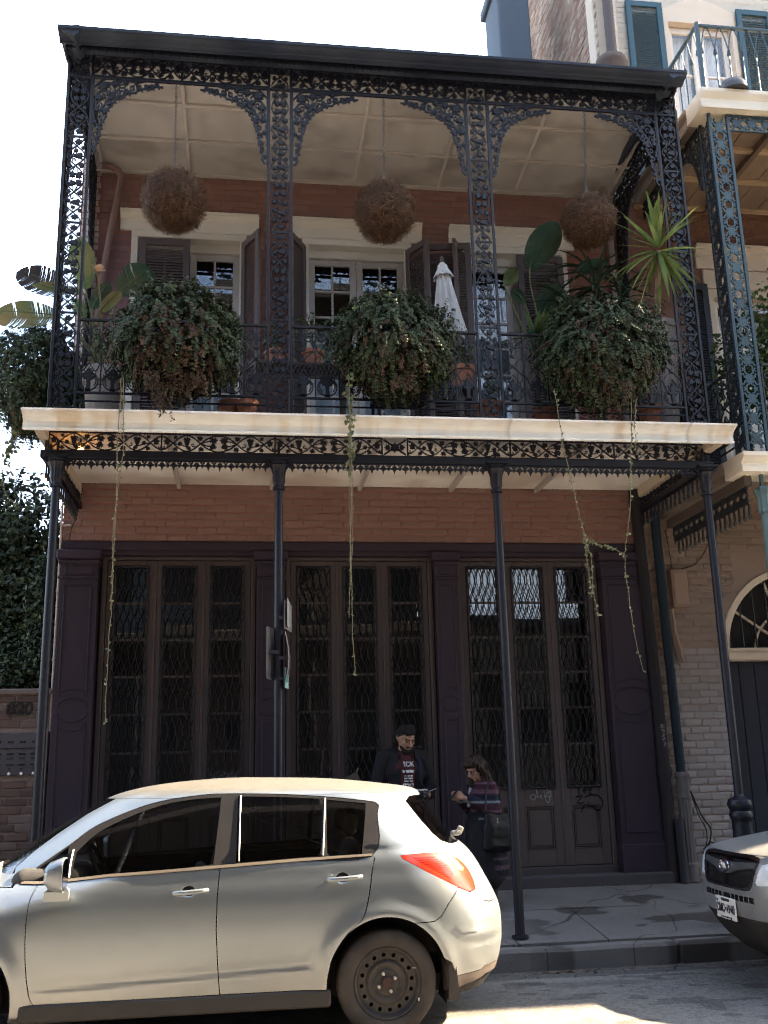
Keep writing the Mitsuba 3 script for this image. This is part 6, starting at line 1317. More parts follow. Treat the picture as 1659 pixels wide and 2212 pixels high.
put(k+'__stem', MB().tube([(-4.2,2.3,.2),(-4.2,2.25,2.6)], .04, 7), 'm_matte', col=(.06,.05,.04))
lv = LV(); Rl = np.random.default_rng(9); n = 70; x = np.concatenate([Rl.uniform(-3,5,46), Rl.normal(1.35,.25,24)]); y = np.concatenate([-.36-Rl.exponential(.12,46), -.42-Rl.exponential(.05,24)])
lv.leaflets(np.stack([x, y, gz(x, y)+.006], 1), np.stack([Rl.normal(0,1,n), Rl.normal(0,1,n), Rl.uniform(.0,.35,n)], 1), np.stack([Rl.normal(0,.3,n), Rl.normal(0,.3,n), np.ones(n)], 1), Rl.uniform(.03,.07,n), Rl.uniform(.015,.035,n), BROWNF, Rl.uniform(.8,2.2,n), Rl.uniform(0,1,n)); lv.put('fallen_leaves'); labels['fallen_leaves'] = {'label': 'dry fallen leaves scattered in the gutter along the kerb', 'category': 'leaves', 'kind': 'stuff'}
# ---------------------------------------------------------------- the grey car parked on the right
class Body:
    def __init__(s, w, xr, xf, zs, cy, nf, lfm, n=2.4, lbm=.6, side=None):
        s.zs, s.cy = zs, cy; X, Y_, D = [], [], []
        for z in zs:
            W, a, b = float(w(z)), float(xr(z)), float(xf(z)); L = a-b; lb, lf = min(lbm, .45*L), min(lfm, .5*L); t = np.linspace(0, 1, 80)*PI/2; c, q = np.cos(t), np.sin(t)
            fx, fy = (b+lf)-lf*q**(2/nf), W*c**(2/nf); rx, ry = (a-lb)+lb*q**(2/n), W*c**(2/n)
            x = np.concatenate([fx[::-1], np.linspace(b+lf, a-lb, 60)[1:-1], rx]); y = np.concatenate([fy[::-1], np.full(58, W), ry])
            if side is not None: y = y+side(x, np.full_like(x, z))*np.clip(y/max(W,.01)*2-.4, 0, 1)
            X.append(x); Y_.append(y); D.append(np.concatenate([[0], np.cumsum(np.hypot(np.diff(x), np.diff(y)))]))
        s.X, s.Y, s.D = np.array(X), np.array(Y_), np.array(D)
    def S(s, d, z):
        d, z = np.asarray(d, float), np.asarray(z, float); k = np.clip(np.searchsorted(s.zs, z)-1, 0, len(s.zs)-2); f = np.clip((z-s.zs[k])/(s.zs[k+1]-s.zs[k]), 0, 1); out = np.zeros((len(d), 3))
        for q in np.unique(k):
            m = k == q; P = [np.stack([np.interp(d[m], s.D[r], s.X[r]), np.interp(d[m], s.D[r], s.Y[r])], 1) for r in (q, q+1)]; p = P[0]*(1-f[m])[:,None]+P[1]*f[m][:,None]
            out[m,0] = p[:,0]; out[m,1] = s.cy-p[:,1]; out[m,2] = z[m]
        return out
    def N(s, d, z):
        d = np.asarray(d, float); e = np.maximum(d-.02, 0); h = np.clip((s.zs[-1]+.004-z)*.35, .002, .02); a = s.S(d+.02, z)-s.S(e, z); b = s.S(d, np.minimum(z+h, s.zs[-1]-.001))-s.S(d, np.maximum(z-h, s.zs[0])); n = np.cross(a, b); return n/(np.linalg.norm(n, axis=1, keepdims=True)+1e-12)
    def dm(s, z): return float(np.interp(z, s.zs, s.D[:,-1]))
U = Body(PCH([.2,.5,.8,1.0,1.1,1.3,1.5,1.65,1.70,1.715], [.84,.88,.89,.87,.83,.77,.69,.60,.40,.03]), PCH([.2,.5,1.0,1.2,1.6,1.69,1.715], [6.7,6.8,6.78,6.65,6.40,6.0,5.6]),
         PCH([.20,.31,.43,.5,.62,.74,.86,.905,.93,.96,1.0,1.05,1.09,1.14,1.3,1.5,1.62,1.69,1.715], [2.50,2.36,2.27,2.235,2.22,2.225,2.25,2.28,2.36,2.52,2.78,3.08,3.30,3.44,3.72,4.08,4.35,4.75,5.0]), np.unique(np.concatenate([np.linspace(.2,1.1,70), np.linspace(1.1,1.715,50)])), -1.345, 2.9, .85,
         side=lambda x, z: sum(.02*np.exp(-((np.hypot(x-c, z-.34)-.43)/.05)**2) for c in (3.05, 5.62)))
C2 = thing('parked_car', 'grey car with a Texas number plate, only its front in view at the right edge', 'car')
UM = T().translate([0, 2*-1.345, 0]) @ T().scale([1,-1,1])
GREY = Col((.33,.355,.38), (.36,.33,.28), lambda v: (.95+.1*meshkit.fbm(v*4,3), .1+.3*meshkit.fbm(v*7,3,4)))
bb = Polygon([(0,z) for z in U.zs]+[(U.dm(z),z) for z in U.zs[::-1]])
dx = lambda x, z=.4: float(np.interp(x, U.X[np.argmin(abs(U.zs-z))][70:150], U.D[np.argmin(abs(U.zs-z))][70:150]))
wa = unary_union([Point(dx(c), .34).buffer(.41, quad_segs=16) for c in (3.05, 5.62)])
grl = PG([(0,.905),(.30,.905),(.40,.895),(.415,.875),(.36,.72),(.33,.688),(.28,.68),(0,.68)])
hl = PG([(.45,.86),(.62,.905),(1.02,.925),(.98,.86),(.86,.79),(.62,.735),(.42,.72),(.40,.735)])
slit = unary_union([sbox(.012+.062*i-.025*(i == 0), .600, .062*(i+1)-.004, .634) for i in range(6)])
bonnet = bb.intersection(PG([(0,.912),(.55,.918),(1.0,.935),(9,.99),(9,1.09),(0,1.09)])).intersection(PG([(0,.9),(U.dm(1.)*.34,.9),(U.dm(1.)*.34,1.2),(0,1.2)]))
lower = bb.intersection(PG([(0,.2),(9,.2),(9,.33),(2.1,.36),(1.15,.42),(.75,.47),(.45,.484),(0,.484)])).difference(wa)
shell = bb.intersection(sbox(0,.33,9,1.10)).difference(lower.buffer(.004)).difference(unary_union([grl, hl, slit]).buffer(.003)).difference(bonnet.buffer(.004)).difference(wa)
glassU = bb.intersection(sbox(0,1.10,9,1.56)); cab = bb.intersection(sbox(0,1.56,9,1.712))
pil = unary_union([PG([(c,1.10),(c+.10,1.10),(c+.10+e,1.56),(c+e,1.56)]) for c, e in ((.78,-.1),(1.95,-.1),(2.95,-.15),(3.85,-.35))]).intersection(glassU)
S2 = dict(S=U.S, Sn=U.N)
for sgn in (None, UM):
    for nm, pg, mat, col, st, off in (('body', shell, 'm_carpaint', GREY, .035, 0), ('bonnet', bonnet, 'm_carpaint', GREY, .025, .002), ('bumper_skirt', lower, 'm_rubber', Col((.022,.021,.022), None, lambda v: (1.,0.)), .04, 0), ('roof', cab, 'm_carpaint', GREY, .05, 0), ('pillar', pil, 'm_carpaint', GREY, .05, .003)): putn(C2+'__'+nm, skin(pg, st, off, **S2), mat, col, sgn)
    putn(C2+'__window', skin(glassU, .06, -.004, 0., **S2), 'm_trim', Col((.012,.014,.016), None, lambda v: (1.,0.)), sgn)
    gk = ukey(C2+'__grille'); putn(gk+'__frame', skin(grl.buffer(.006).difference(grl.buffer(-.014)).intersection(sbox(0,0,9,2)), .02, .006, .02, **S2), 'm_chrome', None, sgn)
    putn(gk+'__mesh', skin(grl.buffer(-.012), .03, -.02, .0, **S2), 'm_black', None, sgn)
    putn(gk+'__bar', skin(PG([(0,.86),(.10,.855),(.385,.87),(.39,.835),(.16,.805),(.07,.775),(0,.77)]).intersection(grl.buffer(-.014)), .025, .004, .02, **S2), 'm_trim', Col((.055,.057,.06), None, lambda v: (1.,0.)), sgn)
    for z in (.70,.715,.73,.745,.76,.775): putn(gk+'__slat', skin(sbox(0, z, .4, z+.004).intersection(grl.buffer(-.016)), .05, -.010, .008, **S2), 'm_trim', BLK, sgn)
    putn(C2+'__bumper_slot', skin(slit, .03, -.012, 0., **S2), 'm_black', None, sgn)
    h = ukey(C2+'__headlamp'); putn(h+'__lens', skin(hl, .025, .001, .012, **S2), 'm_lamp_red', Col((.30,.36,.42), (.75,.78,.8), lambda v: (.7+.6*meshkit.fbm(v*14,3), meshkit.fbm(v*9,2,3))), sgn)
    putn(C2+'__hull', skin(bb.intersection(sbox(0,.22,9,1.08)).difference(wa), .08, -.03, 0., **S2), 'm_black', None, sgn)
m = MB(); m.box(2.7,6.6,-2.0,-.7,.25,.5); put(C2+'__floor', m, 'm_black')
ov = [(.062*math.cos(t), .036*math.sin(t)) for t in np.linspace(0, 2*PI, 25)[:-1]]
EZ = .825; ex = float(U.S(np.array([0.]), np.array([EZ]))[0][0])-.014; em = ukey(C2+'__emblem')
put(em+'__ring', MB().tube([(ex, -1.345+1.25*a, EZ+1.15*b) for a, b in ov+ov[:1]], .006, 6), 'm_chrome', 40); put(em+'__field', MB().mesh(extr(Polygon(ov), .008), rotz(-PI/2), (ex+.004, -1.345, EZ)), 'm_satin', col=(.03,.035,.06))
for a, b, r in ((-.026,.010,.009),(.002,.012,.005),(.022,.008,.005),(.012,-.004,.005),(-.004,-.012,.005),(.026,-.012,.005)):
    st = Polygon([(a+r*(1 if i % 2 else 2.3)*math.sin(i*PI/4), b+r*(1 if i % 2 else 2.3)*math.cos(i*PI/4)) for i in range(8)]); put(em+'__star', MB().mesh(extr(st, .010), rotz(-PI/2), (ex, -1.345, EZ)), 'm_trim', col=(.6,.6,.6))
pl = ukey(C2+'__number_plate'); px = float(U.S(np.array([0.]), np.array([.53]))[0][0])-.02
put(pl+'__sheet', MB().box(px, px+.006, -1.345-.1525, -1.345+.1525, .452, .604, .004), 'm_satin', col=cnoise((.62,.62,.60), .08, 12.))
def ptext(s, h, y, z, sx=1.0, bold=False):
    q = meshkit.text_mesh(s, h, .003, bold); v = np.array(q.vertices); c = (v.min(0)+v.max(0))/2; v = (v-[c[0], c[1], 0])*[sx,1,1]
    put(pl+'__lettering', (np.stack([px-.001-v[:,2], -1.345+y-v[:,0], z+v[:,1]], 1), np.array(q.faces)), 'm_matte', col=(.02,.02,.03))
ptext('TEXAS', .020, .0, .585, 1.1, True); ptext('CMC', .058, .078, .527, .68, True); ptext('4940', .058, -.072, .527, .62, True); ptext('The Lone Star State', .009, 0, .466, 1.)
for y, z in ((.055,.585),(-.055,.585),(.075,.463),(-.075,.463),(.125,.575)): put(pl+'__bolt', MB().mesh(extr(Polygon([(.005*(2 if i % 2 else 1)*math.cos(i*PI/5), .005*(2 if i % 2 else 1)*math.sin(i*PI/5)) for i in range(10)]), .006), rotz(-PI/2), (px-.001, -1.345+y, z)), 'm_matte', col=(.03,.03,.04))
put(pl+'__map_mark', MB().mesh(extr(Polygon([(-.008,0),(0,-.012),(.007,-.004),(.004,.008),(-.003,.008)]), .006), rotz(-PI/2), (px-.001, -1.345+.006, .527)), 'm_matte', col=(.02,.02,.03))
for x in (3.05, 5.62):
    for s in (-1,1):
        wheel(C2, x, -1.345+s*.83, s, .345)
        a = np.linspace(-.3, PI+.3, 24); V = np.array([(x+.41*math.cos(t), -1.345+s*y, .34+.41*math.sin(t)) for y in (.87,.55) for t in a]); n = len(a); put(C2+'__wheel_well', (V, [[i,i+1,n+i+1,n+i] for i in range(n-1)]), 'm_black', True)
# ---------------------------------------------------------------- the two people on the pavement
def skel(bones, L=.022, it=10, n=14):
    ms = []
    for a, ra, b, rb in bones:
        A, B = m3.Manifold.sphere(ra, n).translate(list(map(float, a))), m3.Manifold.sphere(rb, n).translate(list(map(float, b))); ms.append(m3.Manifold.batch_hull([A, B]))
    m = m3.Manifold.batch_boolean(ms, m3.OpType.Add).refine_to_length(L); v, f = VF(m); t = trimesh.Trimesh(v, f, process=True); trimesh.smoothing.filter_taubin(t, .5, .52, iterations=it); return t
def ell(c, r, R=None, n=24):
    v, f = VF(m3.Manifold.sphere(1., n)); v = v*np.asarray(r, float)
    if R is not None: v = v @ R.T
    return v+np.asarray(c), f
def headmesh(c, s, R):
    """skull, jaw, nose, brow, lips and ears in one surface, facing -y before R"""
    P = lambda *q: np.asarray(c)+R @ (np.array(q)*s)
    b = [(P(0,.012,.025),.088*s,P(0,.03,.02),.086*s),(P(0,-.02,-.03),.070*s,P(0,.0,.0),.080*s),(P(0,-.052,-.085),.030*s,P(0,-.03,-.03),.058*s),(P(-.035,-.035,-.07),.026*s,P(.035,-.035,-.07),.026*s),
         (P(0,-.092,.012),.011*s,P(0,-.112,-.022),.0145*s),(P(-.010,-.100,-.026),.010*s,P(.010,-.100,-.026),.010*s),(P(-.034,-.074,.030),.014*s,P(.034,-.074,.030),.014*s),(P(-.018,-.086,-.055),.0085*s,P(.018,-.086,-.055),.0085*s),(P(-.045,-.055,-.012),.022*s,P(.045,-.055,-.012),.022*s),
         (P(-.083,.015,.005),.014*s,P(-.085,.022,.028),.016*s),(P(.083,.015,.005),.014*s,P(.085,.022,.028),.016*s)]
    return b
def hand(w, d, up, side, s=1., curl=.9):
    """palm and five curled fingers as bones; w wrist, d along the palm, up = back of the hand, side = towards the thumb"""
    w, d, up, side = (np.asarray(q, float) for q in (w, d, up, side)); B = []
    k = [w+d*.085*s+side*o*s for o in (.030,.010,-.010,-.028)]
    for q in k: B.append((w+d*.01*s+(q-w-d*.085*s)*.5, .015*s, q, .0125*s))
    for q, L in zip(k, (.040,.045,.042,.033)):
        p, a, r = q, 0., .0095*s
        for j in range(3):
            a += curl*(.55 if j == 0 else .8); dd = d*math.cos(a)-up*math.sin(a); e = p+dd*L*(1.,.65,.5)[j]*s; B.append((p, r, e, r*.9)); p, r = e, r*.9
    t0 = w+d*.025*s+side*.022*s; t1 = t0+(d*.6+side*.7-up*.25)*.040*s; t2 = t1+(d*.85+side*.15-up*.45)*.032*s; B += [(w+d*.02*s, .015*s, t0, .013*s), (t0, .0125*s, t1, .011*s), (t1, .0105*s, t2, .0085*s)]
    return B
class Figure:
    def __init__(s, k, x, y, rz): s.k, s.o, s.R = k, np.array([x, y, swz(y)]), rotz(rz)
    def W(s, v): return np.asarray(v) @ s.R.T+s.o
    def put(s, part, mesh, mat, col, smooth=True):
        v, f = VF(mesh); return put(s.k+part, (s.W(v), f), mat, smooth, col)
SK = cnoise((.30,.175,.125), .10, 18.); HAIRM = cnoise((.010,.008,.008), .4, 40.)
# --- man: jacket, printed T-shirt, looking down at the camera in his hands
k = thing('person', 'bearded man in a dark jacket and printed maroon shirt looking down at a camera', 'person'); F1 = Figure(k, .235, 1.18, .22)
hr = rotx(.42) @ rotz(.12) if False else rotz(.20) @ rotx(.40)
HC = np.array([.015,-.055,1.535]); wl, wr = np.array([.155,-.235,1.015]), np.array([-.02,-.255,.985])
legs = [((-.09,0,.90),.095,(-.10,-.02,.48),.062),((-.10,-.02,.48),.058,(-.11,.02,.09),.042),((-.11,.02,.075),.042,(-.12,-.13,.04),.036),((.09,0,.90),.095,(.11,.0,.48),.062),((.11,0,.48),.058,(.12,.05,.09),.042),((.12,.05,.075),.042,(.15,-.10,.04),.036),((-.06,0,.95),.11,(.06,0,.95),.11)]
torso = [((-.05,0,.96),.115,(.05,0,.96),.115),((0,0,.98),.125,(0,.0,1.20),.13),((-.07,0,1.25),.115,(.07,0,1.25),.115),((-.165,.01,1.365),.062,(.165,.01,1.365),.062),((0,.0,1.25),.12,(0,.02,1.38),.085),((0,.02,1.37),.062,HC+[0,.03,-.06],.055)]
arms = [((.185,.01,1.36),.058,(.285,.03,1.10),.045),((.285,.03,1.10),.043,tuple(wl),.028),((-.185,.01,1.36),.058,(-.265,.02,1.09),.045),((-.265,.02,1.09),.043,tuple(wr),.028)]
hands = hand(wl, (-.75,-.45,.1), (.35,-.6,.5), (.1,.1,1.), 1., .75)+hand(wr, (.75,-.5,.1), (-.35,-.6,-.4), (.1,.1,1.), 1., .7)
F1.put('__body', skel(legs+torso+arms+headmesh(HC, 1.0, hr)+hands, .013, 6), 'm_satin', SK)
JK = cnoise((.010,.010,.013), .3, 16.); 
jac = [((-.06,.01,.92),.150,(.06,.01,.92),.150),((-.05,.015,.95),.148,(-.05,.015,1.22),.150),((.05,.015,.95),.148,(.05,.015,1.22),.150),((-.17,.02,1.37),.080,(.17,.02,1.37),.080),((-.08,.015,1.22),.145,(-.10,.02,1.36),.095),((.08,.015,1.22),.145,(.10,.02,1.36),.095),((.19,.02,1.36),.080,(.295,.03,1.10),.072),((.295,.03,1.10),.072,tuple(wl+[.03,.03,0]),.045),((-.19,.02,1.36),.080,(-.275,.02,1.09),.072),((-.275,.02,1.09),.072,tuple(wr+[-.03,.03,0]),.045),((-.07,.08,1.42),.055,(.07,.08,1.42),.055)]
j = skel(jac, .02, 6); vv = np.array(j.vertices); vv += np.array(j.vertex_normals)*(.018*(meshkit.fbm(vv*np.array([11,11,7.]), 3, 3)-.5))[:,None]
# jacket left open over the chest: cut the front wedge out
jm = m3.Manifold(m3.Mesh(np.asarray(vv, np.float32), np.asarray(j.faces, np.uint32))); wedge = m3.Manifold.hull_points(np.array([(-.085,-.5,1.46),(.105,-.5,1.46),(-.055,-.5,.80),(.055,-.5,.80),(-.085,-.035,1.46),(.105,-.035,1.46),(-.055,-.06,.80),(.055,-.06,.80)], float)); jm = jm-wedge
F1.put('__jacket', jm, 'm_matte', JK, 40)
tee = skel([((-.05,-.0,.95),.132,(.05,.0,.95),.132),((0,-.005,.98),.14,(0,-.005,1.20),.142),((-.07,-.004,1.25),.125,(.07,-.004,1.25),.125),((-.12,.01,1.365),.066,(.12,.01,1.365),.066),((0,0,1.25),.128,(0,.015,1.375),.092)], .02, 6)
F1.put('__shirt', tee, 'm_matte', cnoise((.050,.014,.018), .2, 12.))
tr = trimesh.Trimesh(*VF(tee), process=False)
def onshirt(shape, mat_col):
    """flat print wrapped on the front of the shirt, 2 mm proud"""
    v, f = extr(shape, .002); v, f = trimesh.remesh.subdivide_to_size(v, f, .02)
    o = np.stack([v[:,0], np.full(len(v), -.6), v[:,2]], 1); loc, ri, _ = tr.ray.intersects_location(o, np.tile([0,1.,0], (len(o),1)), multiple_hits=False); y = np.full(len(v), -.14); y[ri] = loc[:,1]
    F1.put('__shirt_print', (np.stack([v[:,0], y-.003-v[:,1], v[:,2]], 1), f), 'm_matte', mat_col, False)
WHT = Col((.50,.53,.56), None, lambda v: (.7+.6*meshkit.fbm(v*60,2), 0.)); REDP = Col((.40,.05,.04), None, lambda v: (1.,0.))
def tshape(s, h, x, z):
    q = meshkit.text_mesh(s, h, .002, True); v = np.array(q.vertices); f = np.array(q.faces); up = v[f][:,:,2].min(1) > .0015; g = unary_union([Polygon(v[t][:,:2]) for t in f[up] if Polygon(v[t][:,:2]).area > 1e-9]); b = g.bounds; return affinity.translate(g, x-(b[0]+b[2])/2, z-(b[1]+b[3])/2)
onshirt(tshape('ICK', .045, .012, 1.305), WHT)
onshirt(unary_union([sbox(-.055,1.225,.06,1.25), sbox(-.045,1.19,.045,1.20), sbox(-.045,1.165,.045,1.178), sbox(-.045,1.14,.045,1.152)]), WHT)
onshirt(sbox(-.06,1.085,.005,1.125).difference(unary_union([Point(-.045,1.105).buffer(.008), Point(-.018,1.105).buffer(.008)])), WHT); onshirt(sbox(.012,1.085,.05,1.125).difference(Point(.031,1.105).buffer(.012)), WHT); onshirt(Point(.031,1.105).buffer(.011), REDP); onshirt(sbox(-.055,1.055,.045,1.072), WHT)
F1.put('__trousers', skel([(a, ra*1.16, b, rb*1.30) for a, ra, b, rb in legs if a[2] > .2]+[((-.10,0,.16),.06,(-.11,.02,.12),.062),((.11,.04,.16),.06,(.12,.05,.12),.062)], .025, 5), 'm_matte', cnoise((.014,.014,.018), .2, 12.))
for a, b in ((((-.11,.04,.05)),(-.122,-.14,.042)),((.12,.07,.05),(.152,-.11,.042))): F1.put('__shoe', skel([(a, .052, b, .044)], .02, 3), 'm_satin', cnoise((.02,.018,.018), .2, 12.))
HB = lambda *q: HC+hr @ np.array(q)
hair = skel([(HB(0,.028,.045),.090,HB(0,.04,.03),.092),(HB(-.035,-.055,.092),.026,HB(.035,-.055,.095),.024),(HB(-.03,-.02,.10),.045,HB(.03,.0,.11),.045),(HB(-.072,.02,.045),.026,HB(-.06,.065,.01),.035),(HB(.072,.02,.045),.026,HB(.06,.065,.01),.035),(HB(0,.07,-.01),.045,HB(0,.05,.06),.07)], .012, 4)
hv = np.array(hair.vertices); hv += np.array(hair.vertex_normals)*(.016*(meshkit.fbm(hv*48, 2, 4)-.35))[:,None]; F1.put('__hair', (hv, hair.faces), 'm_matte', HAIRM)
beard = skel([(HB(-.056,-.036,-.060),.020,HB(-.03,-.066,-.090),.022),(HB(.056,-.036,-.060),.020,HB(.03,-.066,-.090),.022),(HB(-.03,-.066,-.095),.026,HB(.03,-.066,-.095),.026),(HB(-.028,-.088,-.045),.0085,HB(.028,-.088,-.045),.0085)], .010, 4); F1.put('__beard', beard, 'm_matte', HAIRM)
for sx in (-1,1):
    F1.put('__eye', ell(HB(sx*.033,-.078,.006), (.012,.008,.006), hr, 12), 'm_gloss', Col((.03,.02,.018), None, lambda v: (1.,0.))); F1.put('__eyebrow', skel([(HB(sx*.018,-.090,.030),.006,HB(sx*.052,-.076,.034),.005)], .01, 2), 'm_matte', HAIRM)
F1.put('__jacket_lining', skel([((.13,-.095,1.34),.022,(.125,-.135,1.15),.018)], .02, 3), 'm_matte', cnoise((.012,.018,.038), .2, 12.)); 
cam_k = thing('camera', 'small black and silver camera held in the bearded man\'s hands', 'camera'); F3 = Figure(cam_k, .235, 1.18, .22)
F3.put('__casing', rbox((.07,-.30,1.02), (.062,.022,.042), .010), 'm_satin', Col((.02,.02,.022), None, lambda v: (1.,0.)), 40); F3.put('__top_plate', rbox((.07,-.30,1.064), (.055,.018,.008), .006), 'm_satin', Col((.35,.36,.38), None, lambda v: (1.,0.)), 40)
F3.put('__lens', MB().add(lathe([(0,.05),(.022,.05),(.030,.045),(.030,.0),(0,0)], (0,0,0), 18)[0] @ rotx(PI/2).T+[.075,-.32,1.02], lathe([(0,.05),(.022,.05),(.030,.045),(.030,.0),(0,0)], (0,0,0), 18)[1]), 'm_gloss', Col((.012,.012,.014), None, lambda v: (1.,0.)), 40)
F3.put('__strap', MB().tube(curve([(-.06,.03,1.44),(-.055,-.13,1.33),(-.02,-.165,1.18),(.01,-.28,1.06)], 8), .0045, 5).tube(curve([(.07,.03,1.44),(.075,-.12,1.33),(.085,-.175,1.18),(.13,-.28,1.06)], 8), .0045, 5), 'm_matte', Col((.012,.012,.014), None, lambda v: (1.,0.)), 40)
F3.put('__strap_tag', MB().tube([(.13,-.30,1.045),(.21,-.32,1.075)], .003, 5), 'm_trim', Col((.4,.4,.42), None, lambda v: (1.,0.)), 40)
# --- woman: long hair, patterned cardigan, looking at her phone
k = thing('person', 'long-haired woman in a patterned cardigan and dark skirt looking at her phone', 'person'); F2 = Figure(k, .955, .98, -1.18)
s = .87; hr2 = rotz(.12) @ rotx(.46); H2 = np.array([.0,-.05,1.265]); w1, w2 = np.array([.055,-.235,1.005]), np.array([-.045,-.25,.995])
leg2 = [((-.07,0,.74),.090,(-.075,-.01,.40),.055),((-.075,-.01,.40),.05,(-.08,.02,.08),.035),((-.08,.02,.06),.035,(-.085,-.11,.035),.030),((.07,0,.74),.090,(.075,-.01,.40),.055),((.075,-.01,.40),.05,(.08,.03,.08),.035),((.08,.03,.06),.035,(.09,-.10,.035),.030)]
tor2 = [((-.05,0,.78),.105,(.05,0,.78),.105),((0,0,.80),.10,(0,0,1.0),.10),((-.05,-.01,1.0),.095,(.05,-.01,1.0),.095),((-.13,.01,1.10),.050,(.13,.01,1.10),.050),((0,0,1.0),.09,(0,.02,1.12),.065),((0,.02,1.12),.048,H2+[0,.03,-.05],.045)]
arm2 = [((.145,.01,1.095),.048,(.205,.0,.885),.038),((.205,0,.885),.036,tuple(w1),.024),((-.145,.01,1.095),.048,(-.195,.0,.885),.038),((-.195,0,.885),.036,tuple(w2),.024)]
hnd2 = hand(w1, (-.25,-.75,.35), (.75,-.1,.2), (-.1,.2,.9), .86, .75)+hand(w2, (.2,-.8,.3), (-.7,-.1,-.2), (.1,.2,.9), .86, .8)
F2.put('__body', skel(leg2+tor2+arm2+headmesh(H2, .92, hr2)+hnd2, .011, 5), 'm_satin', cnoise((.33,.20,.15), .10, 18.))
F2.put('__skirt', skel([((-.04,0,.82),.125,(.04,0,.82),.125),((-.06,0,.74),.135,(-.08,0,.30),.135),((.06,0,.74),.135,(.08,0,.30),.135),((0,-.03,.74),.125,(0,-.04,.30),.13)], .03, 5), 'm_matte', cnoise((.012,.012,.015), .25, 10.))
for sx in (-1,1): F2.put('__boot', skel([((sx*.08,.02,.30),.052,(sx*.08,.025,.09),.044),((sx*.08,.03,.055),.046,(sx*.088,-.11,.040),.038)], .02, 4), 'm_satin', cnoise((.012,.011,.012), .2, 12.))
def knit(lo, dark):
    def fn(v):
        a = np.arctan2(v[:,1], v[:,0])*.30*3+v[:,0]*1.3+v[:,1]*1.3; zz = v[:,2]*1.0; p = (a/.034) % 1; zig = np.abs(p-.5)*.030; b = (zz % .085); t = np.exp(-((b-.022-zig)/.0075)**2)+.8*np.exp(-((b-.056+zig)/.0065)**2)*((zz*9).astype(int) % 2)
        return .8+.4*meshkit.fbm(v*40, 2), np.clip(t, 0, 1)
    return Col(lo, dark, fn)
KN = [knit((.008,.011,.024), (.20,.24,.27)), knit((.034,.012,.022), (.13,.07,.09)), knit((.009,.010,.019), (.09,.055,.07))]
card = skel([((-.05,.015,.80),.135,(.05,.015,.80),.135),((0,.01,.82),.125,(0,.01,1.0),.122),((-.05,.0,1.0),.112,(.05,.0,1.0),.112),((-.135,.012,1.10),.064,(.135,.012,1.10),.064),((0,.01,1.0),.108,(0,.025,1.115),.078),((.145,.01,1.095),.066,(.212,.005,.885),.062),((.212,.005,.885),.062,tuple(w1+[.02,.05,-.01]),.046),((-.145,.01,1.095),.066,(-.205,.005,.885),.062),((-.205,.005,.885),.062,tuple(w2+[-.02,.05,-.01]),.046),
     ((.05,.05,.80),.13,(.07,.07,.36),.135),((-.05,.06,.80),.13,(-.06,.08,.38),.13),((.10,.02,.78),.10,(.13,.03,.36),.10)], .017, 5)
cv = np.array(card.vertices); cv += np.array(card.vertex_normals)*(.014*(meshkit.fbm(cv*13, 3, 6)-.5))[:,None]; card = trimesh.Trimesh(cv, card.faces, process=False)
zb = [0, .40, .50, .62, .74, .86, .95, 1.03, 1.30]
for i in range(8):
    q = trimesh.intersections.slice_mesh_plane(trimesh.intersections.slice_mesh_plane(card, [0,0,1], [0,0,zb[i]]), [0,0,-1], [0,0,zb[i+1]])
    if len(q.faces): v, f = trimesh.remesh.subdivide_to_size(np.array(q.vertices), np.array(q.faces), .011); c = KN[i % 2 if i > 2 else 2]; v2 = F2.W(v); kk = ukey(F2.k+'__cardigan'); scene[kk] = mikit.ply((v2, f), 'm_matte', True, uv=c.uv(v))
G2 = lambda *q: H2+hr2 @ np.array(q)*.92
HW = cnoise((.022,.014,.012), .45, 30., tint=(.045,.026,.020))
hair2 = skel([(G2(0,.02,.045),.088,G2(0,.035,.03),.090),(G2(-.05,-.05,.075),.030,G2(.03,-.06,.08),.034),(G2(-.07,-.02,.06),.036,G2(-.085,.01,-.08),.034),(G2(-.085,.01,-.08),.036,(-.10,-.03,1.02),.035),((-.10,-.03,1.02),.035,(-.10,-.05,.90),.022),(G2(.07,-.02,.06),.036,G2(.085,.02,-.08),.036),(G2(.085,.02,-.08),.038,(.10,.03,1.03),.042),((.10,.03,1.03),.042,(.115,.05,.84),.024),(G2(0,.075,0),.062,G2(0,.07,-.10),.06),(G2(0,.07,-.10),.066,(.0,.10,1.02),.062),((0,.10,1.02),.064,(.01,.125,.80),.034),((-.05,.09,1.05),.05,(-.05,.11,.84),.03),((.06,.08,1.05),.05,(.07,.12,.82),.03)], .012, 4)
hv = np.array(hair2.vertices); a = np.arctan2(hv[:,1]-.03, hv[:,0]); hv += np.array(hair2.vertex_normals)*(.010*np.sin(a*34+hv[:,2]*9)+.012*(meshkit.fbm(hv*np.array([40,40,9.]), 2, 4)-.5))[:,None]; F2.put('__hair', (hv, hair2.faces), 'm_satin', HW)
for sx in (-1,1):
    F2.put('__eye', ell(G2(sx*.033,-.080,.006), (.011,.007,.005), hr2, 12), 'm_gloss', Col((.03,.02,.018), None, lambda v: (1.,0.)))
    F2.put('__glasses', MB().tube([G2(sx*.034+.024*math.cos(t), -.093, .004+.018*math.sin(t)) for t in np.linspace(0,2*PI,17)], .0022, 5).tube([G2(sx*.056,-.09,.01), G2(sx*.085,.01,.015)], .002, 5), 'm_gloss', Col((.015,.012,.012), None, lambda v: (1.,0.)))
F2.put('__scarf_edge', skel([((-.055,-.085,1.08),.016,(-.05,-.115,.93),.020)], .012, 3), 'm_matte', cnoise((.28,.33,.40), .15, 30.))
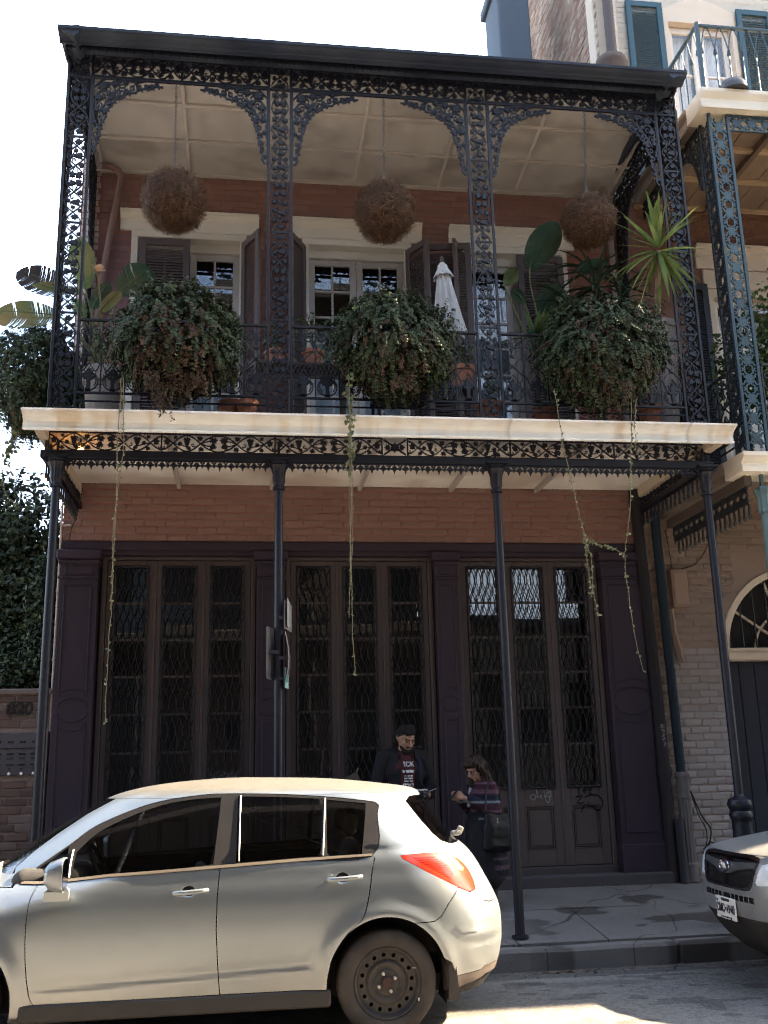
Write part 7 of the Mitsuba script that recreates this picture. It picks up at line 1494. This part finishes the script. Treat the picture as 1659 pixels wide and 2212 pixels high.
ph = thing('phone', 'dark phone held up in the long-haired woman\'s hands', 'phone'); F4 = Figure(ph, .955, .98, -1.18); F4.put('__case', rbox((.005,-.335,1.035), (.034,.005,.070), .005, (-.75,0,.1)), 'm_satin', Col((.012,.012,.014), None, lambda v: (1.,0.)), 40)
bg = thing('handbag', 'large black leather bag with a zip hanging at the woman\'s side', 'bag'); F5 = Figure(bg, .955, .98, -1.18)
b = VF(m3.Manifold.batch_hull([m3.Manifold.sphere(.040, 14).translate([.225, y, z]) for y, z in ((-.09,.84),(.09,.83),(-.12,.56),(.12,.56))]+[m3.Manifold.sphere(.035, 14).translate([.262, y, z]) for y, z in ((-.08,.74),(.08,.73),(-.09,.58),(.09,.58))]).refine_to_length(.018)); b[0][:] += (.030*(meshkit.fbm(b[0]*np.array([9,9,14.]), 3, 8)-.5))[:,None]
F5.put('__sack', b, 'm_satin', cnoise((.004,.004,.006), .3, 20., tint=(.009,.009,.011)), True); F5.put('__zip', MB().tube(curve([(.265,-.02,.82),(.290,-.03,.74),(.29,-.02,.68)], 6), .004, 5), 'm_trim', Col((.42,.36,.28), None, lambda v: (1.,0.)), 40)
F5.put('__strap', MB().tube(curve([(.24,-.13,.88),(.21,-.09,1.05),(.165,0,1.16),(.19,.07,1.05),(.24,.07,.86)], 8), .009, 6), 'm_satin', Col((.014,.013,.015), None, lambda v: (1.,0.)), 40)
# ---------------------------------------------------------------- pipes, cables, boxes, signs, lamp, graffiti
def pipe(label, pts, r, col, mat='m_matte', cat='pipe', extra=None, name='drainpipe', n=12):
    k = thing(name, label, cat); put(k+'__shaft', MB().tube(pts, r, n), mat, 40, col=col)
    if extra:
        for part, me, mt, c in extra: put(k+'__'+part, me, mt, 40, col=c)
    return k
SALP = cnoise((.22,.14,.125), .12, 5.)
DI = cnoise((.020,.018,.022), .35, 7., tint=(.035,.022,.020)); BL = cnoise((.013,.024,.036), .5, 5., tint=(.010,.012,.016)); FL = cnoise((.10,.09,.092), .2, 8.)
pipe('salmon-painted drainpipe in the left corner under the gallery roof', curve([(-2.98,1.60,8.26),(-2.88,1.66,8.29),(-2.78,1.69,8.24),(-2.77,1.71,8.1),(-2.88,1.73,7.3),(-2.95,1.73,6.4),(-2.95,1.73,4.62)], 6), .036, SALP)
pipe('greyish drainpipe in the right corner under the gallery roof', curve([(2.90,1.50,8.26),(2.95,1.62,8.26),(3.02,1.68,8.18),(3.04,1.71,8.0),(3.04,1.71,6.6),(3.04,1.71,4.62)], 6), .036, cnoise((.24,.19,.18), .12, 5.))
zb = swz(1.7)
pipe('thick black drainpipe with white scrawl between the two houses', [(3.06,G-.10,4.55),(3.10,G-.10,3.0),(3.12,G-.10,2.2),(3.13,G-.10,zb)], .062, DI, extra=[('collar', MB().lathe([(.062,-.05),(.074,-.05),(.074,.05),(.062,.05)], (3.128,G-.10,1.45), 16), 'm_matte', DI)])
pipe('blue-grey drainpipe that runs into the fluted cast boot', [(3.27,G-.12,4.3),(3.28,G-.12,3.0),(3.30,G-.12,1.45)], .050, BL)
k = thing('drain_boot', 'grey fluted cast-iron drain boot with a leafy collar at the foot of the blue-grey pipe', 'drain boot')
put(k+'__shaft', MB().lathe([(.066,.40+.12,1),(.062,1.18,1)], (3.305,G-.12,0), 60, 12, .07), 'm_matte', 50, col=FL)
put(k+'__base', MB().lathe([(0,zb),(.085,zb),(.085,.45),(.078,.48),(.084,.50),(.084,.525),(.066,.54)], (3.305,G-.12,0), 24), 'm_matte', 40, col=FL)
put(k+'__collar', MB().lathe([(.062,1.17),(.070,1.18),(.070,1.20),(.062,1.215),(.068,1.25,1),(.070,1.32,1),(.062,1.36,1),(.072,1.39),(.076,1.41),(.070,1.435),(.058,1.45),(.05,1.45)], (3.305,G-.12,0), 30, 6, .10), 'm_matte', 40, col=FL)
pipe('thin dark standpipe at the foot of the fluted boot', [(3.19,G-.20,.98),(3.20,G-.20,zb)], .045, cnoise((.03,.03,.036), .4, 9.))
k = 'drainpipe_002' if 'drainpipe_002' in labels else 'drainpipe'
for pts in ([(0,.0),(.03,.02),(.0,.04)], [(-.01,.06),(.02,.08),(-.015,.10),(.02,.12)], [(.0,.14),(.025,.155),(-.01,.17)], [(-.02,.19),(.0,.225),(.025,.20),(.0,.19)]): put(k+'__scrawl', MB().tube([(3.118+a, G-.10-.064, 1.72+b) for a, b in pts], .0035, 4), 'm_matte', col=(.4,.4,.42))
pipe('dark rainwater pipe on the upper corner of the house next door', [(3.27,G-.13,14),(3.27,G-.13,9.0)], .065, cnoise((.10,.085,.085), .2, 5.), extra=[('hopper', MB().lathe([(0,9.62),(.05,9.62),(.20,10.10),(.21,10.13),(.19,10.20),(.10,10.27),(.07,10.30),(0,10.3)], (3.23,G-.16,0), 24), 'm_matte', cnoise((.10,.075,.065), .25, 6.))])
CB = thing('electric_box', 'tan painted electric meter box on the wall of the house next door', 'electric box'); BX = cnoise((.24,.175,.145), .12, 6.)
put(CB+'__casing', MB().box(3.40,3.585,G-.13,G,3.22,3.64,.012), 'm_matte', col=BX); put(CB+'__lid', MB().box(3.415,3.57,G-.145,G-.13,3.235,3.60,.006), 'm_matte', col=BX)
for i, (x0, x1) in enumerate(((3.345,3.375),(3.365,3.395))): pipe(('inner' if i else 'outer')+' of the two thin tan conduits left of the electric box', curve([(x0,G-.03,4.1),(x0+.01,G-.03,3.6),(x1,G-.03,3.28),(x1,G-.03,3.22)], 5), .010, BX, name='conduit', cat='conduit', n=6)
pipe('short slanted boxed cable duct below the electric box', [(3.385,G-.05,3.20),(3.40,G-.05,2.95),(3.46,G-.05,2.62)], .040, BX, name='cable_duct', cat='duct', n=4)
def cable(label, pts, r=.005, col=(.02,.018,.018)): k = thing('cable', label, 'cable'); put(k, MB().tube(curve(pts, 8), r, 5), 'm_matte', True, col=col)
cable('slack cable drooping over the wall above the electric box', [(3.57,G-.04,3.66),(3.75,G-.03,3.72),(3.92,G-.03,3.95),(3.97,G-.03,4.2)])
cable('cable rising from the top of the electric box', [(3.45,G-.05,3.64),(3.44,G-.04,3.85),(3.42,G-.04,4.1)])
for i in range(2): cable(('thick' if i else 'thin')+' loop of loose black cable beside the fluted drain boot', [(3.41,G-.06,1.25),(3.46+.03*i,G-.10,1.0),(3.52+.05*i,G-.12,.85),(3.50+.02*i,G-.12,.68),(3.46,G-.12,.62),(3.55+.1*i,G-.12,.60),(3.62,G-.12,.66),(3.56,G-.12,.73),(3.47,G-.12,.66)], .006+.002*i)
cable('thin cable running along the white soffit board', [(-2.9,G-.04,4.655),(-1.5,G-.045,4.64),(0,G-.045,4.645),(1.4,G-.045,4.635),(2.9,G-.04,4.60)], .006, (.5,.46,.4))
cable('dark wire hanging down the left corner of the salmon wall', [(-3.02,G-.06,4.5),(-3.06,G-.08,4.2),(-3.12,G-.1,3.95),(-3.16,G-.1,3.2),(-3.2,G-.1,2.4)])
k = thing('wall_conduit', 'pale conduit with brackets on the left edge of the salmon wall', 'conduit'); put(k+'__tube', MB().tube([(-3.22,G-.03,4.35),(-3.22,G-.03,2.0)], .012, 6), 'm_matte', col=(.45,.36,.32))
for z in (4.1,3.4,2.7): put(k+'__bracket', MB().box(-3.235,-3.12,G-.05,G-.01,z,z+.02), 'm_matte', col=(.4,.33,.3))
# parking signs on the second column, turned along the street
def sign(label, x0, x1, z0, z1, y, rz, col, back=True, extra=()):
    k = thing('street_sign', label, 'sign'); w, h = x1-x0, z1-z0; g = sbox(0,0,w,h).buffer(-.025).buffer(.025, quad_segs=5); v, f = extr(g, .003); R = rotz(rz)
    put(k+'__plate', (v @ R.T+[x0, y, z0], f), 'm_satin', col=col)
    for z in (.08, h-.08): put(k+'__bolt', MB().mesh(trimesh.creation.icosphere(1, .008), None, (R @ np.array([w/2, -.004, 0]))+[x0,y,z0+z]), 'm_trim', col=(.35,.35,.36))
    for a, b, c, d, cc in extra: put(k+'__print', (extr(sbox(a,b,c,d), .0045)[0] @ R.T+[x0,y,z0], extr(sbox(a,b,c,d), .0045)[1]), 'm_satin', col=cc)
    put(k+'__clamp', MB().mesh(VF(MB().box(-.05,.05,-.02,.02,0,.03)), None, (-1.010+(0 if rz > -1 else 0), y*.5, (z0+z1)/2)), 'm_satin', col=(.04,.04,.045))
AL = cnoise((.22,.215,.21), .25, 14., tint=(.15,.14,.14))
sign('bare grey sign back on the left of the second column', -1.20, -.90, 2.335, 2.80, -.055, -1.15, AL) if False else None
k = thing('street_sign', 'blank grey sign seen from behind at an angle on the left of the second column', 'sign')
g = sbox(0,0,.30,.45).buffer(-.03).buffer(.03, quad_segs=5); v, f = extr(g, .003); put(k+'__plate', (v @ rotz(1.27).T+[-1.115,-.10,2.335], f), 'm_satin', col=AL); put(k+'__clamp', MB().box(-1.11,-1.01,-.05,-.03,2.55,2.58), 'm_satin', col=(.04,.04,.045))
k = thing('street_sign', 'narrow pale sign edge-on at the top right of the second column', 'sign')
v, f = extr(sbox(0,0,.30,.24), .003); put(k+'__plate', (v @ rotz(1.32).T+[-.965,-.14,2.76], f), 'm_satin', col=AL); put(k+'__edge_plate', (v @ rotz(1.45).T+[-.940,-.15,2.78], f), 'm_satin', col=(.3,.3,.3)); put(k+'__clamp', MB().box(-1.01,-.93,-.04,-.02,2.85,2.88), 'm_satin', col=(.04,.04,.045))
k = thing('street_sign', 'bent brownish sign edge-on below the pale one on the second column', 'sign')
t = np.linspace(0,1,9); V = np.array([(-.960+.032*math.sin(PI*a)+.0*b+b*.030, -.14+b*.30, 2.73-.45*a) for b in (0,1) for a in t]); put(k+'__plate', (V, [[i,i+1,9+i+1,9+i] for i in range(8)]), 'm_satin', True, col=cnoise((.08,.065,.062), .2, 9.))
put(k+'__edge', MB().tube(V[:9]+[.002,-.002,0], .0035, 5), 'm_satin', True, col=(.3,.29,.28)); put(k+'__clamp', MB().box(-1.01,-.94,-.04,-.02,2.5,2.53), 'm_satin', col=(.04,.04,.045))
k = thing('street_sign', 'little pale green sign at the bottom right of the second column', 'sign'); v, f = extr(sbox(0,0,.16,.17), .003); put(k+'__plate', (v @ rotz(1.35).T+[-.958,-.12,2.255], f), 'm_satin', col=(.30,.45,.40)); put(k+'__print', (extr(sbox(.03,.05,.13,.12), .006)[0] @ rotz(1.35).T+[-.958,-.12,2.255], extr(sbox(.03,.05,.13,.12), .006)[1]), 'm_satin', col=(.05,.25,.22)); put(k+'__clamp', MB().box(-1.01,-.95,-.04,-.02,2.33,2.35), 'm_satin', col=(.04,.04,.045))
# the small glowing lantern glimpsed through the lower frieze
N('m_lamp_glow', {'type': 'diffuse', 'reflectance': {'type': 'rgb', 'value': [.8,.5,.2]}})
k = thing('lantern', 'small lit orange lantern under the left end of the balcony', 'lantern')
e = plydict(trimesh.creation.icosphere(2, .034), 'm_lamp_glow', True); e['to_world'] = T().translate([-2.815,.30,4.462]) @ T().scale([.75,.75,1.3]); e['emitter'] = {'type': 'area', 'radiance': {'type': 'rgb', 'value': [1.5,.62,.12]}}; scene[k+'__flame'] = e
m = MB(); m.tube([(-2.815,.30,4.575),(-2.815,.30,4.52)], .008, 6); m.box(-2.855,-2.775,.26,.34,4.515,4.525); m.box(-2.855,-2.775,.26,.34,4.425,4.433)
for a in (-.037,.037):
    for b in (-.037,.037): m.box(-2.815+a-.003,-2.815+a+.003,.30+b-.003,.30+b+.003,4.43,4.52)
put(k+'__cage', m, 'm_black')
# graffiti on the lower door panels
def tag_(leaf, strokes, x, z, s, col, r=.0045):
    kk, x0, x1, y = leafs[leaf]
    for st in strokes: put(kk+'__graffiti', MB().tube([(x0+x+a*s, y-.0085, z+b*s) for a, b in (curve(st, 5) if len(st) > 2 else st)], r, 4), 'm_matte', True, col=col)
CH, BKP = (.26,.25,.26), (.010,.009,.010)
tag_((2,1), [[(0,.3),(.3,.5),(.5,.3),(.3,.05),(0,.25)], [(.6,.9),(.65,.3),(.75,.2)], [(.8,.3),(1.0,.4),(.9,.2),(1.1,.15)], [(1.2,.8),(1.3,.2),(1.45,.6),(1.5,.9)], [(1.5,.5),(1.7,.7),(1.8,.5),(1.6,.3),(1.9,.3)], [(1.3,.1),(1.5,-.2),(1.7,.1),(1.5,.25)]], .14, 1.19, .13, CH)
tag_((2,2), [[(0,.9),(.4,1.0)], [(.2,.95),(.25,.5)], [(.5,.6),(.7,.95),(.6,.5)], [(.5,.75),(.75,.75)], [(.8,.9),(.95,.7),(1.1,1.0),(.9,.4)], [(.05,.35),(.4,.4),(.1,-.05),(.5,.0)], [(.6,.3),(1.0,.45),(1.5,.35),(1.75,-.1),(1.4,-.5),(1.1,-.35)], [(.55,-.1),(.3,-.6)], [(.9,.0),(.7,-.2),(1.2,-.3)], [(.75,1.15),(.8,1.2),(.85,1.15),(.8,1.1),(.75,1.15)]], .14, 1.16, .17, BKP, .006)
tag_((2,0), [[(0,.3),(.25,.4)], [(.0,.0),(.3,.1)], [(.1,-1.6),(.5,-1.5)], [(0,.7),(.12,.95)], [(.15,.72),(.25,.95)]], .30, 1.19, .11, BKP)
tag_((0,0), [[(0,.6),(.5,.8),(.1,.3),(.6,.2),(.1,-.1)], [(.8,.9),(.75,.0)], [(.7,.5),(1.1,.6),(1.2,.9),(1.1,.0)], [(1.4,.8),(1.45,.1)], [(1.85,.85),(1.45,.4),(1.9,.0)], [(1.9,.5),(2.5,.75)]], .06, 1.19, .13, BKP, .006)
k = thing('bowl', 'upturned dark bowl on the edge of the third-floor balcony', 'bowl'); put(k, MB().lathe([(0,8.60),(.06,8.595),(.12,8.56),(.15,8.50),(.155,8.445),(.14,8.445),(.0,8.46)], (3.80,-.12,0), 24), 'm_gloss', 40, col=(.03,.03,.035))
